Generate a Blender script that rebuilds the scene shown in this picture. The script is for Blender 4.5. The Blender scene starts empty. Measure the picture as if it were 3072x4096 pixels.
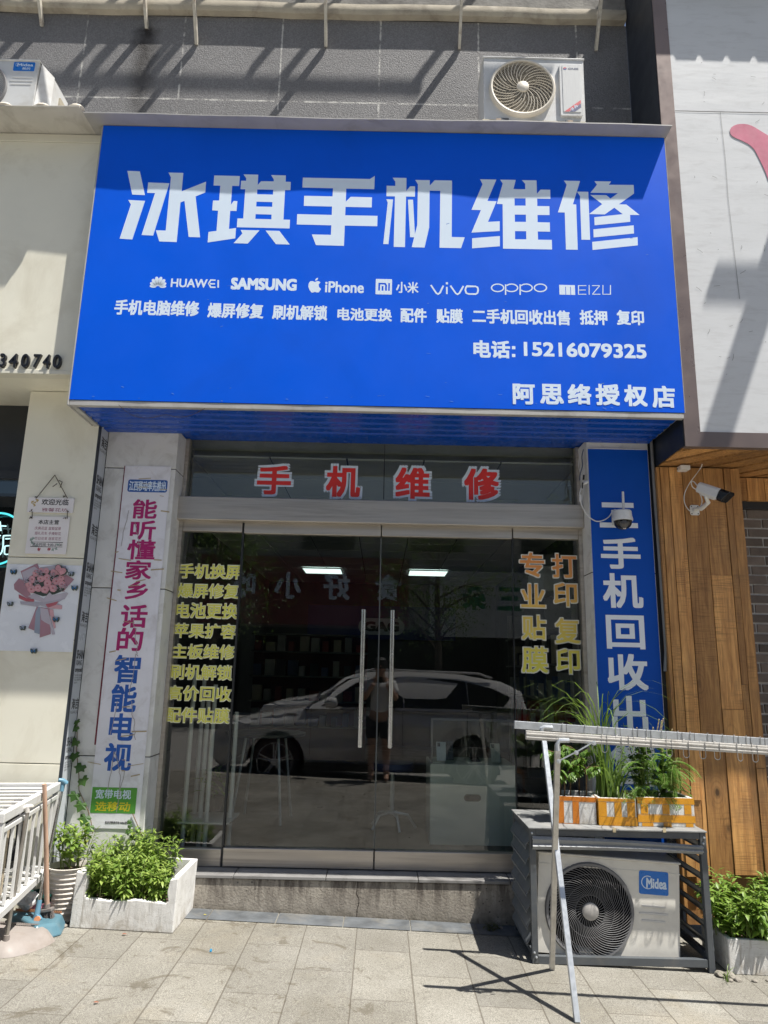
import bpy, bmesh, math, random
from mathutils import Vector, Matrix, noise as mnoise
from mathutils.geometry import tessellate_polygon
R = math.radians
random.seed(7)
SC = bpy.context.scene
COL = SC.collection
# ------------------------------------------------------------------ camera
PITCH, ROLL, FPX, CAMH = R(12.66), R(1.25), 2850.0, 1.5
cd = bpy.data.cameras.new('camera'); cam = bpy.data.objects.new('camera', cd); COL.objects.link(cam)
cd.sensor_fit = 'VERTICAL'; cd.sensor_height = 36; cd.sensor_width = 27
cd.lens = FPX / 4096 * 36; cd.clip_start = .02; cd.clip_end = 500
_F = Vector((0, math.cos(PITCH), math.sin(PITCH))); _R0 = Vector((1, 0, 0)); _U0 = Vector((0, -math.sin(PITCH), math.cos(PITCH)))
_c, _s = math.cos(ROLL), math.sin(ROLL)
CR, CU = _c*_R0 + _s*_U0, -_s*_R0 + _c*_U0
cam.matrix_world = Matrix(((CR.x, CU.x, -_F.x, 0), (CR.y, CU.y, -_F.y, 0), (CR.z, CU.z, -_F.z, CAMH), (0, 0, 0, 1)))
SC.camera = cam
# ------------------------------------------------------------------ world, sun, exposure
SUN = Vector((.389, -.218, 1.0)).normalized()          # towards the sun, measured from the cage and rack shadows
elev = math.asin(SUN.z)
w = bpy.data.worlds.new('World'); SC.world = w; w.use_nodes = True
nt = w.node_tree; bg = nt.nodes['Background']
sk = nt.nodes.new('ShaderNodeTexSky'); sk.sky_type = 'NISHITA'; sk.sun_disc = False
sk.sun_elevation = elev; sk.sun_rotation = math.atan2(SUN.x, SUN.y); sk.air_density = 1.0; sk.dust_density = 1.5; sk.ozone_density = 1.0
nt.links.new(sk.outputs[0], bg.inputs[0]); bg.inputs[1].default_value = .056
sl = bpy.data.lights.new('sun', 'SUN'); sl.energy = 5.0; sl.angle = R(.53); sl.color = (1, .955, .88)
so = bpy.data.objects.new('sun', sl); COL.objects.link(so); so.location = (4, -3, 10)
so.rotation_euler = SUN.to_track_quat('Z', 'Y').to_euler()
SC.view_settings.view_transform = 'Standard'; SC.view_settings.look = 'None'; SC.view_settings.gamma = 1; SC.view_settings.exposure = .77
SC.render.resolution_x, SC.render.resolution_y = 768, 1024
try:
    SC.cycles.max_bounces = 8; SC.cycles.transparent_max_bounces = 16; SC.cycles.sample_clamp_indirect = 6
except Exception: pass

# ------------------------------------------------------------------ measuring: a photograph pixel (3072x4096) to a point of the place
def ray(px, py):
    u, v = (px-1536)/FPX, (2048-py)/FPX
    return _F + u*CR + v*CU
def PY(px, py, y): d = ray(px, py); return Vector((0, 0, CAMH)) + d*(y/d.y)
def PZ(px, py, z): d = ray(px, py); return Vector((0, 0, CAMH)) + d*((z-CAMH)/d.z)
SLOPE = .03
def gz(x): return -SLOPE*max(-9, min(9, x))
def PG(px, py): d = ray(px, py); return Vector((0, 0, CAMH)) + d*(CAMH/(-SLOPE*d.x - d.z))
q = .92586
CROP = {1: (0, 0, q), 2: (1536, 0, q), 3: (0, 1024, q), 4: (1536, 1024, q), 5: (0, 2048, q), 6: (1536, 2048, q), 7: (0, 3072, q), 8: (1536, 3072, q),
        'L': (0, 1600, 800/1659), 'l': (0, 2900, 800/1659), 'r': (2300, 1500, 772/1659), 'h': (400, 1050, 1100/1659), 'm': (1460, 1090, 1040/1659),
        'k': (1980, 2750, 1092/1659), 'c': (2000, 3150, 1072/1659), 'b': (0, 2230, 330/1659), 'i': (600, 2700, 1500/1659), 'd': (0, 3050, 420/1093),
        't': (600, 1740, 1900/1659), 'g': (1880, 200, 620/1659), 'a': (0, 180, 500/1659)}
def cp(k, x, y): o = CROP[k]; return o[0]+x*o[2], o[1]+y*o[2]
def QY(k, x, y, Y): return PY(*cp(k, x, y), Y)

# ------------------------------------------------------------------ mesh builder
def frontal(Y): return lambda s, t, d: (s, Y-d, t)          # a plane that faces the street
def sideways(X): return lambda s, t, d: (X+d, s, t)         # a plane that faces +x
class MB:
    def __init__(s): s.V = []; s.F = []; s.I = []; s.mi = 0; s.A = []
    def add(s, vs, fs, mi=None):
        n = len(s.V); s.A.append((n, len(s.F))); s.V += [tuple(v) for v in vs]
        for f in fs: s.F.append(tuple(i+n for i in f)); s.I.append(s.mi if mi is None else mi)
    def box(s, x0, x1, y0, y1, z0, z1, T=None):
        vs = [Vector(p) for p in ((x0,y0,z0),(x1,y0,z0),(x1,y1,z0),(x0,y1,z0),(x0,y0,z1),(x1,y0,z1),(x1,y1,z1),(x0,y1,z1))]
        if T: vs = [T @ v for v in vs]
        s.add(vs, [(3,2,1,0),(4,5,6,7),(0,1,5,4),(1,2,6,5),(2,3,7,6),(3,0,4,7)])
    def bar(s, a, b, w, h, up=(0,0,1)):                      # a rectangular bar from a to b
        a, b = Vector(a), Vector(b); d = (b-a).normalized(); up = Vector(up)
        x = d.cross(up)
        if x.length < 1e-4: x = d.cross(Vector((0,1,0)))
        x.normalize(); y = x.cross(d).normalized(); x = x*w/2; y = y*h/2
        s.add([a-x-y, a+x-y, a+x+y, a-x+y, b-x-y, b+x-y, b+x+y, b-x+y], [(0,3,2,1),(4,5,6,7),(0,1,5,4),(1,2,6,5),(2,3,7,6),(3,0,4,7)])
    def tube(s, pts, r, n=6, caps=True):
        pts = [Vector(p) for p in pts]; m = len(pts); rs = r if isinstance(r, (list, tuple)) else [r]*m
        up = None; vs = []
        for i, p in enumerate(pts):
            d = (pts[min(i+1, m-1)] - pts[max(i-1, 0)]).normalized()
            if up is None:
                up = Vector((0,0,1)) if abs(d.z) < .9 else Vector((1,0,0))
            x = d.cross(up).normalized(); up = x.cross(d).normalized()
            for k in range(n):
                a = 2*math.pi*k/n; vs.append(p + (x*math.cos(a) + up*math.sin(a))*rs[i])
        fs = [(i*n+k, i*n+(k+1)%n, (i+1)*n+(k+1)%n, (i+1)*n+k) for i in range(m-1) for k in range(n)]
        if caps: fs += [tuple(range(n-1, -1, -1)), tuple((m-1)*n+k for k in range(n))]
        s.add(vs, fs)
    def lathe(s, prof, n=24, T=None, caps=True):
        vs = []; m = len(prof)
        for r_, z in prof:
            for k in range(n):
                a = 2*math.pi*k/n; v = Vector((r_*math.cos(a), r_*math.sin(a), z)); vs.append(T @ v if T else v)
        fs = [(i*n+k, i*n+(k+1)%n, (i+1)*n+(k+1)%n, (i+1)*n+k) for i in range(m-1) for k in range(n)]
        if caps: fs += [tuple(range(n-1, -1, -1)), tuple((m-1)*n+k for k in range(n))]
        s.add(vs, fs)
    def prism(s, pts, mp, d0, d1, holes=(), back=False):     # an outline on a plane, raised from d0 to d1
        loops = [list(pts)] + [list(h) for h in holes]
        flat = [p for l in loops for p in l]
        tr = tessellate_polygon([[Vector((p[0], p[1], 0)) for p in l] for l in loops])
        n = len(flat)
        s.add([mp(p[0], p[1], d1) for p in flat], [tuple(t) for t in tr])
        if back: s.add([mp(p[0], p[1], d0) for p in flat], [tuple(reversed(t)) for t in tr])
        if d1 - d0 > 1e-6:
            k = 0
            for l in loops:
                m = len(l)
                vs = [mp(p[0], p[1], d1) for p in l] + [mp(p[0], p[1], d0) for p in l]
                s.add(vs, [(i, (i+1) % m, m+(i+1) % m, m+i) for i in range(m)])
    def ribbon(s, pts, wd, mp, d, closed=False):             # a flat drawn line
        pts = [Vector((p[0], p[1], 0)) for p in pts]; m = len(pts); vs = []
        for i, p in enumerate(pts):
            a = pts[(i-1) % m] if closed else pts[max(i-1, 0)]; b = pts[(i+1) % m] if closed else pts[min(i+1, m-1)]
            t = (b-a).normalized(); nn = Vector((-t.y, t.x, 0)); d0 = (p-a).normalized() if (i or closed) else t
            cs = max(.45, abs(t.dot(d0))); vs += [p + nn*wd/2/cs, p - nn*wd/2/cs]
        s.add([mp(v.x, v.y, d) for v in vs], [(2*i, 2*i+1, (2*i+3) % (2*m), (2*i+2) % (2*m)) for i in range(m if closed else m-1)])
    def each(s, name, mats, parent=None, **kw):              # every added piece becomes an object of its own
        out = []
        for k, (v0, f0) in enumerate(s.A):
            v1, f1 = s.A[k+1] if k+1 < len(s.A) else (len(s.V), len(s.F))
            m = MB(); m.V = s.V[v0:v1]; m.F = [tuple(i-v0 for i in f) for f in s.F[f0:f1]]; m.I = s.I[f0:f1]; out.append(m.build(name, mats, parent, **kw))
        return out
    def build(s, name, mats, parent=None, smooth=False, bevel=0, seg=2, local=False):
        me = bpy.data.meshes.new(name); me.from_pydata(s.V, [], s.F)
        mats = mats if isinstance(mats, (list, tuple)) else [mats]
        for m in mats: me.materials.append(m)
        me.polygons.foreach_set('material_index', s.I)
        bm = bmesh.new(); bm.from_mesh(me)
        if smooth or bevel: bmesh.ops.remove_doubles(bm, verts=bm.verts, dist=1e-5)
        bmesh.ops.recalc_face_normals(bm, faces=bm.faces) if smooth != 'keep' else None
        bm.to_mesh(me); bm.free()
        if smooth:
            me.polygons.foreach_set('use_smooth', [True]*len(me.polygons)); me.set_sharp_from_angle(angle=R(38))
        me.update()
        o = bpy.data.objects.new(name, me); COL.objects.link(o)
        if bevel:
            b = o.modifiers.new('edge', 'BEVEL'); b.width = bevel; b.segments = seg; b.limit_method = 'ANGLE'; b.angle_limit = R(40); b.harden_normals = False
        if parent:
            o.parent = parent
            if not local: o.matrix_parent_inverse = parent_inv(parent)
        return o
def parent_inv(p):
    m = Matrix.Identity(4); o = p
    ch = []
    while o: ch.append(o); o = o.parent
    for o in reversed(ch): m = m @ (o.matrix_parent_inverse @ o.matrix_basis)
    return m.inverted()
def tag(o, label=None, cat=None, group=None, kind=None):
    if label: o['label'] = label
    if cat: o['category'] = cat
    if group: o['group'] = group
    if kind: o['kind'] = kind
    return o
def empty(name, loc, label, cat, group=None, rot=(0,0,0)):
    o = bpy.data.objects.new(name, None); COL.objects.link(o); o.location = loc; o.rotation_euler = rot; o.empty_display_size = .1
    return tag(o, label, cat, group)
def kids(o): return [c for c in bpy.data.objects if c.parent == o]
def copy_tree(o, parent=None):
    c = o.copy(); COL.objects.link(c); c.parent = parent
    for ch in kids(o): copy_tree(ch, c)
    return c

def spline(pts, n=6, closed=False):                           # Catmull-Rom through the points
    pts = [Vector(p) for p in pts]; m = len(pts); out = []
    for i in range(m if closed else m-1):
        g = (lambda j: pts[j % m]) if closed else (lambda j: pts[max(0, min(m-1, j))])
        a, b, c, d = g(i-1), g(i), g(i+1), g(i+2)
        for k in range(n):
            t = k/n; out.append(.5*((2*b)+(c-a)*t+(2*a-5*b+4*c-d)*t*t+(3*b-a-3*c+d)*t**3))
    if not closed: out.append(pts[-1])
    return out
# ------------------------------------------------------------------ lettering
_tc = bpy.data.curves.new('glyphs', 'FONT'); _to = bpy.data.objects.new('glyphs', _tc); _tc.resolution_u = 3
_gl = {}
def glyph(body):
    if body not in _gl:
        _tc.body = body; me = _to.to_mesh()
        v = [(p.co.x, p.co.y) for p in me.vertices]; f = [tuple(p.vertices) for p in me.polygons]
        _to.to_mesh_clear()
        x = [p[0] for p in v]; y = [p[1] for p in v]
        _gl[body] = (v, f, min(x), max(x), min(y), max(y))
    return _gl[body]
def text(mb, body, x0, x1, z0, z1, mp, bold=.02, d=.0003, n=8, mi=None):
    v, f, a, b, c, e = glyph(body)
    h = (z1-z0); bw = bold*h
    fx, fz = (x1-x0-2*bw)/(b-a), (h-2*bw)/max(1e-6, e-c)
    sh = [(0, 0)] + ([(a_*bw, b_*bw) for a_, b_ in ((-1,-1),(0,-1),(1,-1),(1,0),(1,1),(0,1),(-1,1),(-1,0))] if bold else [])
    for k, (sx, sz) in enumerate(sh):
        mb.add([mp(x0+bw+(p[0]-a)*fx+sx, z0+bw+(p[1]-c)*fz+sz, d+k*.00002) for p in v], f, mi)
def tbox(mb, body, k, x0, y0, x1, y1, Y, **kw):              # text filling a box measured on the photograph, on the plane Y
    a = QY(k, x0, (y0+y1)/2, Y); b = QY(k, x1, (y0+y1)/2, Y)
    t = QY(k, (x0+x1)/2, y0, Y); u = QY(k, (x0+x1)/2, y1, Y)
    text(mb, body, a.x, b.x, u.z, t.z, frontal(Y), **kw)
def trow(mb, body, k, L, Rr, h, Y, **kw):                    # text along a row given by its two end centres
    a = QY(k, *L, Y); b = QY(k, *Rr, Y); z = (a.z+b.z)/2
    t = QY(k, (L[0]+Rr[0])/2, (L[1]+Rr[1])/2-h/2, Y).z; u = QY(k, (L[0]+Rr[0])/2, (L[1]+Rr[1])/2+h/2, Y).z
    text(mb, body, a.x, b.x, z-(t-u)/2, z+(t-u)/2, frontal(Y), **kw)

# ------------------------------------------------------------------ materials
def S(r, g, b): return tuple(((c/255+.055)/1.055)**2.4 if c > 10 else c/255/12.92 for c in (r, g, b))
def nn(t, ty, **kw):
    n = t.nodes.new(ty)
    for k, v in kw.items():
        if k.startswith('i'): n.inputs[int(k[1:])].default_value = v
        else: setattr(n, k, v)
    return n
def mix(t, f, a, b, mode='MIX'):
    n = t.nodes.new('ShaderNodeMix'); n.data_type = 'RGBA'; n.blend_type = mode; n.clamp_factor = True
    for i, v in ((0, f), (6, a), (7, b)):
        if hasattr(v, 'is_output'): t.links.new(v, n.inputs[i])
        elif v is not None: n.inputs[i].default_value = (*v, 1) if isinstance(v, tuple) and len(v) == 3 else v
    return n.outputs[2]
def mth(t, op, a, b=None, c=None):
    n = t.nodes.new('ShaderNodeMath'); n.operation = op
    for i, v in enumerate((a, b, c)):
        if v is None: continue
        if hasattr(v, 'is_output'): t.links.new(v, n.inputs[i])
        else: n.inputs[i].default_value = v
    return n.outputs[0]
def ramp(t, f, p0, p1, c0=(0,0,0,1), c1=(1,1,1,1)):
    n = t.nodes.new('ShaderNodeValToRGB'); n.color_ramp.elements[0].position = p0; n.color_ramp.elements[1].position = p1
    n.color_ramp.elements[0].color = c0; n.color_ramp.elements[1].color = c1
    t.links.new(f, n.inputs[0]); return n.outputs[0]
def coords(t, sx=1, sy=1, sz=1):
    g = t.nodes.new('ShaderNodeTexCoord'); m = t.nodes.new('ShaderNodeMapping'); m.inputs[3].default_value = (sx, sy, sz)
    t.links.new(g.outputs['Object'], m.inputs[0]); return m.outputs[0]
def noise(t, v, scale, detail=4, rough=.55, dist=0):
    n = nn(t, 'ShaderNodeTexNoise'); n.inputs['Scale'].default_value = scale; n.inputs['Detail'].default_value = detail
    n.inputs['Roughness'].default_value = rough; n.inputs['Distortion'].default_value = dist; t.links.new(v, n.inputs['Vector']); return n.outputs[0]
def bump(t, h, strength, dist=.01, prev=None):
    b = nn(t, 'ShaderNodeBump'); b.inputs['Strength'].default_value = strength; b.inputs['Distance'].default_value = dist
    t.links.new(h, b.inputs['Height'])
    if prev: t.links.new(prev, b.inputs['Normal'])
    return b.outputs[0]
_M = {}
def mat(name, col, rough=.5, metal=0., var=.12, vs=6., bmp=0., bs=80., spec=.5, island=0., dirt=None, ani=(1,1,1), emit=0., coat=0.):
    """plain procedural surface: mottled colour, optional stains (colour, amount, scale), small bumps, per-piece tint"""
    if name in _M: return _M[name]
    m = bpy.data.materials.new(name); m.use_nodes = True; t = m.node_tree; p = t.nodes['Principled BSDF']; _M[name] = m
    v = coords(t, *ani); c = col
    n1 = noise(t, v, vs, 5)
    c = mix(t, ramp(t, n1, .3, .72), tuple(x*(1-var) for x in col), tuple(min(1, x*(1+var)) for x in col))
    if island:
        g = t.nodes.new('ShaderNodeNewGeometry')
        k = ramp(t, g.outputs['Random Per Island'], 0, 1, (1-island,)*3+(1,), (1+island,)*3+(1,))
        c = mix(t, 1., c, k, 'MULTIPLY')
    if dirt:
        n2 = noise(t, v, dirt[2], 7, .65, .6)
        c = mix(t, mth(t, 'MULTIPLY', ramp(t, n2, .5, .72), dirt[1]), c, dirt[0])
    t.links.new(c, p.inputs['Base Color'])
    r = ramp(t, noise(t, v, vs*2.3, 4), .25, .75, (max(0, rough-.1),)*3+(1,), (min(1, rough+.1),)*3+(1,))
    t.links.new(r, p.inputs['Roughness'])
    p.inputs['Metallic'].default_value = metal; p.inputs['Specular IOR Level'].default_value = spec; p.inputs['Coat Weight'].default_value = coat
    if bmp: t.links.new(bump(t, noise(t, v, bs, 3), bmp, .004), p.inputs['Normal'])
    if emit:
        t.links.new(c, p.inputs['Emission Color']); p.inputs['Emission Strength'].default_value = emit
    return m
def glass(name, tint, strength=1.9):
    m = bpy.data.materials.new(name); m.use_nodes = True; t = m.node_tree; t.nodes.clear()
    o = nn(t, 'ShaderNodeOutputMaterial'); tr = nn(t, 'ShaderNodeBsdfTransparent'); tr.inputs[0].default_value = (*tint, 1)
    gl = nn(t, 'ShaderNodeBsdfGlossy'); gl.inputs['Roughness'].default_value = 0; gl.inputs[0].default_value = (1, 1, 1, 1)
    fr = nn(t, 'ShaderNodeFresnel'); fr.inputs[0].default_value = 1.5
    ge = nn(t, 'ShaderNodeNewGeometry')
    f = mth(t, 'MULTIPLY', mth(t, 'MULTIPLY', fr.outputs[0], strength), mth(t, 'SUBTRACT', 1., ge.outputs['Backfacing']))
    mx = nn(t, 'ShaderNodeMixShader'); t.links.new(f, mx.inputs[0]); t.links.new(tr.outputs[0], mx.inputs[1]); t.links.new(gl.outputs[0], mx.inputs[2])
    t.links.new(mx.outputs[0], o.inputs[0]); return m
def leafmat(name, c0, c1, trans=.35, rough=.45):
    m = bpy.data.materials.new(name); m.use_nodes = True; t = m.node_tree; p = t.nodes['Principled BSDF']; o = t.nodes['Material Output']
    g = t.nodes.new('ShaderNodeNewGeometry'); c = mix(t, g.outputs['Random Per Island'], c0, c1)
    c = mix(t, ramp(t, noise(t, coords(t), 90, 2), .35, .7), c, mix(t, .3, c, (.09, .11, .02)))
    t.links.new(c, p.inputs['Base Color']); p.inputs['Roughness'].default_value = rough
    tl = nn(t, 'ShaderNodeBsdfTranslucent'); t.links.new(mix(t, .5, c, (.25, .4, .03)), tl.inputs[0])
    mx = nn(t, 'ShaderNodeMixShader', i0=trans); t.links.new(p.outputs[0], mx.inputs[1]); t.links.new(tl.outputs[0], mx.inputs[2]); t.links.new(mx.outputs[0], o.inputs[0])
    return m
# ------------------------------------------------------------------ materials used in many places
stainless = mat('brushed stainless steel', (.55, .505, .45), .42, .7, .16, 3, .06, 300, ani=(.25, 1, 6), dirt=((.20, .16, .12), .55, 3))
steel_rail = mat('zinc coated steel', (.55, .58, .61), .38, .55, .12, 30, .05, 200)
white_paint = mat('white painted metal', (.62, .62, .61), .38, 0, .05, 5, dirt=((.42, .38, .3), .35, 9))
alu_white = mat('white aluminium panel', (.74, .74, .725), .45, 0, .06, 3, dirt=((.30, .28, .25), .45, 7))
cream = mat('cream aluminium panel', (.80, .775, .655), .42, 0, .05, 1.5, dirt=((.42, .36, .24), .3, 2.2))
black_rubber = mat('black rubber', (.02, .02, .022), .6)
dark_frame = mat('dark window frame', (.025, .027, .03), .4)
navy = mat('navy painted panel', (.024, .03, .042), .45, 0, .15, 3)
white_film = mat('white cut film', (.69, .80, .93), .5, 0, .03, 3, spec=.2)
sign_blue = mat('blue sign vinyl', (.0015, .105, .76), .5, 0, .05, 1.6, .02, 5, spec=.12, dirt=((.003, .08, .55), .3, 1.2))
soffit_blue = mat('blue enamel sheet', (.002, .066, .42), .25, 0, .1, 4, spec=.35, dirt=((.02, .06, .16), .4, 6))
banner_blue = mat('blue banner print', (.004, .080, .46), .5, 0, .07, 2.5, .06, 7, spec=.2)
concrete = mat('weathered concrete', (.33, .305, .265), .85, 0, .16, 5, .5, 60, dirt=((.07, .06, .05), .75, 3.2), ani=(1, 1, .45))
ledge_m = mat('dirty beige render', (.40, .36, .285), .85, 0, .14, 6, .35, 50, dirt=((.10, .08, .06), .6, 4))
soil = mat('dry potting soil', (.075, .05, .034), .95, 0, .4, 40, .9, 90)
def foam_mat():
    m = bpy.data.materials.new('white polystyrene'); m.use_nodes = True; t = m.node_tree; p = t.nodes['Principled BSDF']; v = coords(t); sp = nn(t, 'ShaderNodeSeparateXYZ'); t.links.new(v, sp.inputs[0])
    c = mix(t, ramp(t, noise(t, v, 14, 5), .3, .7), (.64, .635, .61), (.76, .76, .745))
    low = mth(t, 'MULTIPLY', ramp(t, sp.outputs[2], .0, .11, (1,1,1,1), (.12,.12,.12,1)), ramp(t, noise(t, v, 11, 7, .7, .8), .42, .66)); c = mix(t, mth(t, 'MULTIPLY', low, .75), c, (.30, .25, .18))
    v2 = coords(t, 1, 1, .12); c = mix(t, mth(t, 'MULTIPLY', ramp(t, noise(t, v2, 26, 5, .7, .4), .58, .68), .5), c, (.34, .30, .25))
    vo = nn(t, 'ShaderNodeTexVoronoi', i2=210.); t.links.new(v, vo.inputs[0])
    sc = ramp(t, mth(t, 'ABSOLUTE', mth(t, 'SUBTRACT', noise(t, coords(t, .5, .5, 2), 7, 4, .6, .8), .5)), .0, .008, (1,1,1,1), (0,0,0,1)); c = mix(t, mth(t, 'MULTIPLY', sc, .45), c, (.28, .25, .2))
    t.links.new(c, p.inputs['Base Color']); p.inputs['Roughness'].default_value = .8; p.inputs['Specular IOR Level'].default_value = .25
    b = bump(t, vo.outputs[0], .18, .003); b = bump(t, noise(t, coords(t, 1, 1, .25), 22, 4), .5, .012, b); t.links.new(b, p.inputs['Normal']); return m
foam = foam_mat()
cable_white = mat('white cable', (.7, .7, .69), .45)
gal_grey = mat('grey powder coated steel', (.085, .095, .105), .42, 0, .14, 6, .05, 200, dirt=((.22, .2, .17), .3, 9))
pane_glass = glass('shop window glass', (.89, .92, .895), 2.1)
thin_glass = glass('display case glass', (.9, .95, .93), 1.7)
led = mat('lit ceiling diffuser', (.78, .95, .92), .5, emit=1.05)

# ------------------------------------------------------------------ ground: pavement, edging strip, road
def pavement_mat():
    m = bpy.data.materials.new('granite paving'); m.use_nodes = True; t = m.node_tree; p = t.nodes['Principled BSDF']
    v = coords(t); sp = nn(t, 'ShaderNodeSeparateXYZ'); t.links.new(v, sp.inputs[0])
    wob = mth(t, 'MULTIPLY', mth(t, 'SUBTRACT', noise(t, v, 14, 3), .5), .006)
    u = mth(t, 'DIVIDE', mth(t, 'ADD', mth(t, 'ADD', sp.outputs[0], .107), wob), .3004); iu = mth(t, 'FLOOR', u); fu = mth(t, 'FRACT', u)
    odd = mth(t, 'FRACT', mth(t, 'MULTIPLY', iu, .5))                           # 0 or .5
    y = mth(t, 'ADD', mth(t, 'DIVIDE', mth(t, 'SUBTRACT', sp.outputs[1], 3.756), .609), odd)
    iy = mth(t, 'FLOOR', y); fy = mth(t, 'FRACT', y)
    dx = mth(t, 'MULTIPLY', mth(t, 'MINIMUM', fu, mth(t, 'SUBTRACT', 1., fu)), .3004)
    dy = mth(t, 'MULTIPLY', mth(t, 'MINIMUM', fy, mth(t, 'SUBTRACT', 1., fy)), .609)
    wn = nn(t, 'ShaderNodeTexWhiteNoise'); wn.noise_dimensions = '2D'; cb = nn(t, 'ShaderNodeCombineXYZ')
    t.links.new(iu, cb.inputs[0]); t.links.new(iy, cb.inputs[1]); t.links.new(cb.outputs[0], wn.inputs[0])
    gap = mth(t, 'ADD', .0016, mth(t, 'MULTIPLY', ramp(t, wn.outputs[0], .45, .6), .0012))
    e = mth(t, 'MINIMUM', mth(t, 'SUBTRACT', dx, gap), mth(t, 'SUBTRACT', dy, .0013))
    joint = mth(t, 'SUBTRACT', 1., ramp(t, mth(t, 'MULTIPLY', e, 300), 0, .5))
    g1 = noise(t, v, 330, 2, .6); g2 = noise(t, v, 85, 4, .65)
    c = mix(t, ramp(t, g1, .36, .62), (.118, .115, .103), (.375, .367, .333))
    c = mix(t, mth(t, 'MULTIPLY', ramp(t, g2, .5, .64), .5), c, (.115, .106, .095))
    tint = ramp(t, wn.outputs[0], 0, 1, (.84, .835, .83, 1), (1.1, 1.095, 1.08, 1)); c = mix(t, 1., c, tint, 'MULTIPLY')
    big = ramp(t, noise(t, v, 1.6, 6, .6), .38, .68, (.8, .78, .74, 1), (1.08, 1.07, 1.06, 1)); c = mix(t, 1., c, big, 'MULTIPLY')
    ru = ramp(t, noise(t, v, .9, 5, .7, .5), .55, .75); c = mix(t, mth(t, 'MULTIPLY', ru, .22), c, (.33, .26, .15))
    st = ramp(t, noise(t, v, 4.2, 7, .7, 1.2), .565, .62); sx = ramp(t, sp.outputs[0], -1.1, -.1, (1,1,1,1), (.25,.25,.25,1))
    c = mix(t, mth(t, 'MULTIPLY', mth(t, 'MULTIPLY', st, sx), .6), c, (.10, .085, .06))
    dots = nn(t, 'ShaderNodeTexVoronoi', i2=4.5); t.links.new(v, dots.inputs[0])
    c = mix(t, mth(t, 'MULTIPLY', ramp(t, dots.outputs[0], .05, .075, (1,1,1,1), (0,0,0,1)), .55), c, (.09, .085, .08))
    c = mix(t, mth(t, 'MULTIPLY', joint, .62), c, (.085, .07, .052))
    t.links.new(c, p.inputs['Base Color']); p.inputs['Roughness'].default_value = .78; p.inputs['Specular IOR Level'].default_value = .3
    b1 = bump(t, g1, .25, .002); b2 = bump(t, mth(t, 'SUBTRACT', 1., joint), .6, .004, b1); t.links.new(b2, p.inputs['Normal'])
    return m
pave_m = pavement_mat()
mb = MB()
xs = [-40, -9, -5, -3, -1, 0, 1, 3, 5, 9, 40]; ys = [-.35, 1, 3, 4.2, 4.9, 5.4]
mb.add([(x, y, gz(x)) for y in ys for x in xs], [(j*11+i, j*11+i+1, (j+1)*11+i+1, (j+1)*11+i) for j in range(5) for i in range(10)])
tag(mb.build('pavement', pave_m), kind='structure')
mb = MB(); mb.add([(x, y, gz(x)+z) for (y, z) in ((-.35, .002), (-.55, .002), (-.55, -.15)) for x in xs], [(j*11+i, j*11+i+1, (j+1)*11+i+1, (j+1)*11+i) for j in range(2) for i in range(10)])
tag(mb.build('kerb', concrete), kind='structure')
asphalt = mat('dusty concrete road', (.27, .262, .245), .85, 0, .2, 3, .5, 120)
mb = MB(); mb.add([(x, y, gz(x)-.15) for y in (-.55, -4, -9) for x in xs], [(j*11+i, j*11+i+1, (j+1)*11+i+1, (j+1)*11+i) for j in range(2) for i in range(10)])
tag(mb.build('road', asphalt), kind='structure')
mb = MB(); mb.add([(x, y, gz(x)-.02 if y > -60 else gz(x)-.02) for y in (-9, -13, -40) for x in xs], [(j*11+i, j*11+i+1, (j+1)*11+i+1, (j+1)*11+i) for j in range(2) for i in range(10)])
mb.add([(x, -9, gz(x)+z) for z in (-.15, -.02) for x in xs], [(i, i+1, 12+i, 11+i) for i in range(10)])
tag(mb.build('far_pavement', mat('grey paving', (.36, .34, .31), .8, 0, .15, 3)), kind='structure')
slate = mat('dark slate edging', (.105, .115, .125), .6, 0, .3, 9, .3, 40, dirt=((.26, .24, .2), .5, 5))
mb = MB()
ed = [-1.42, -1.008, -.597, -.192, .216, .62, 1.03]
for i in range(6):
    a, b = ed[i]+.003, ed[i+1]-.003; sag = .03*(1-abs((a+b)/2+.2))
    mb.add([(a, 4.70, gz(a)+.004), (b, 4.70, gz(b)+.004), (b, 4.878, gz(b)+.006), (a, 4.878, gz(a)+.006)], [(0, 1, 2, 3)])
tag(mb.build('edging_strip', slate), kind='structure')

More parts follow.
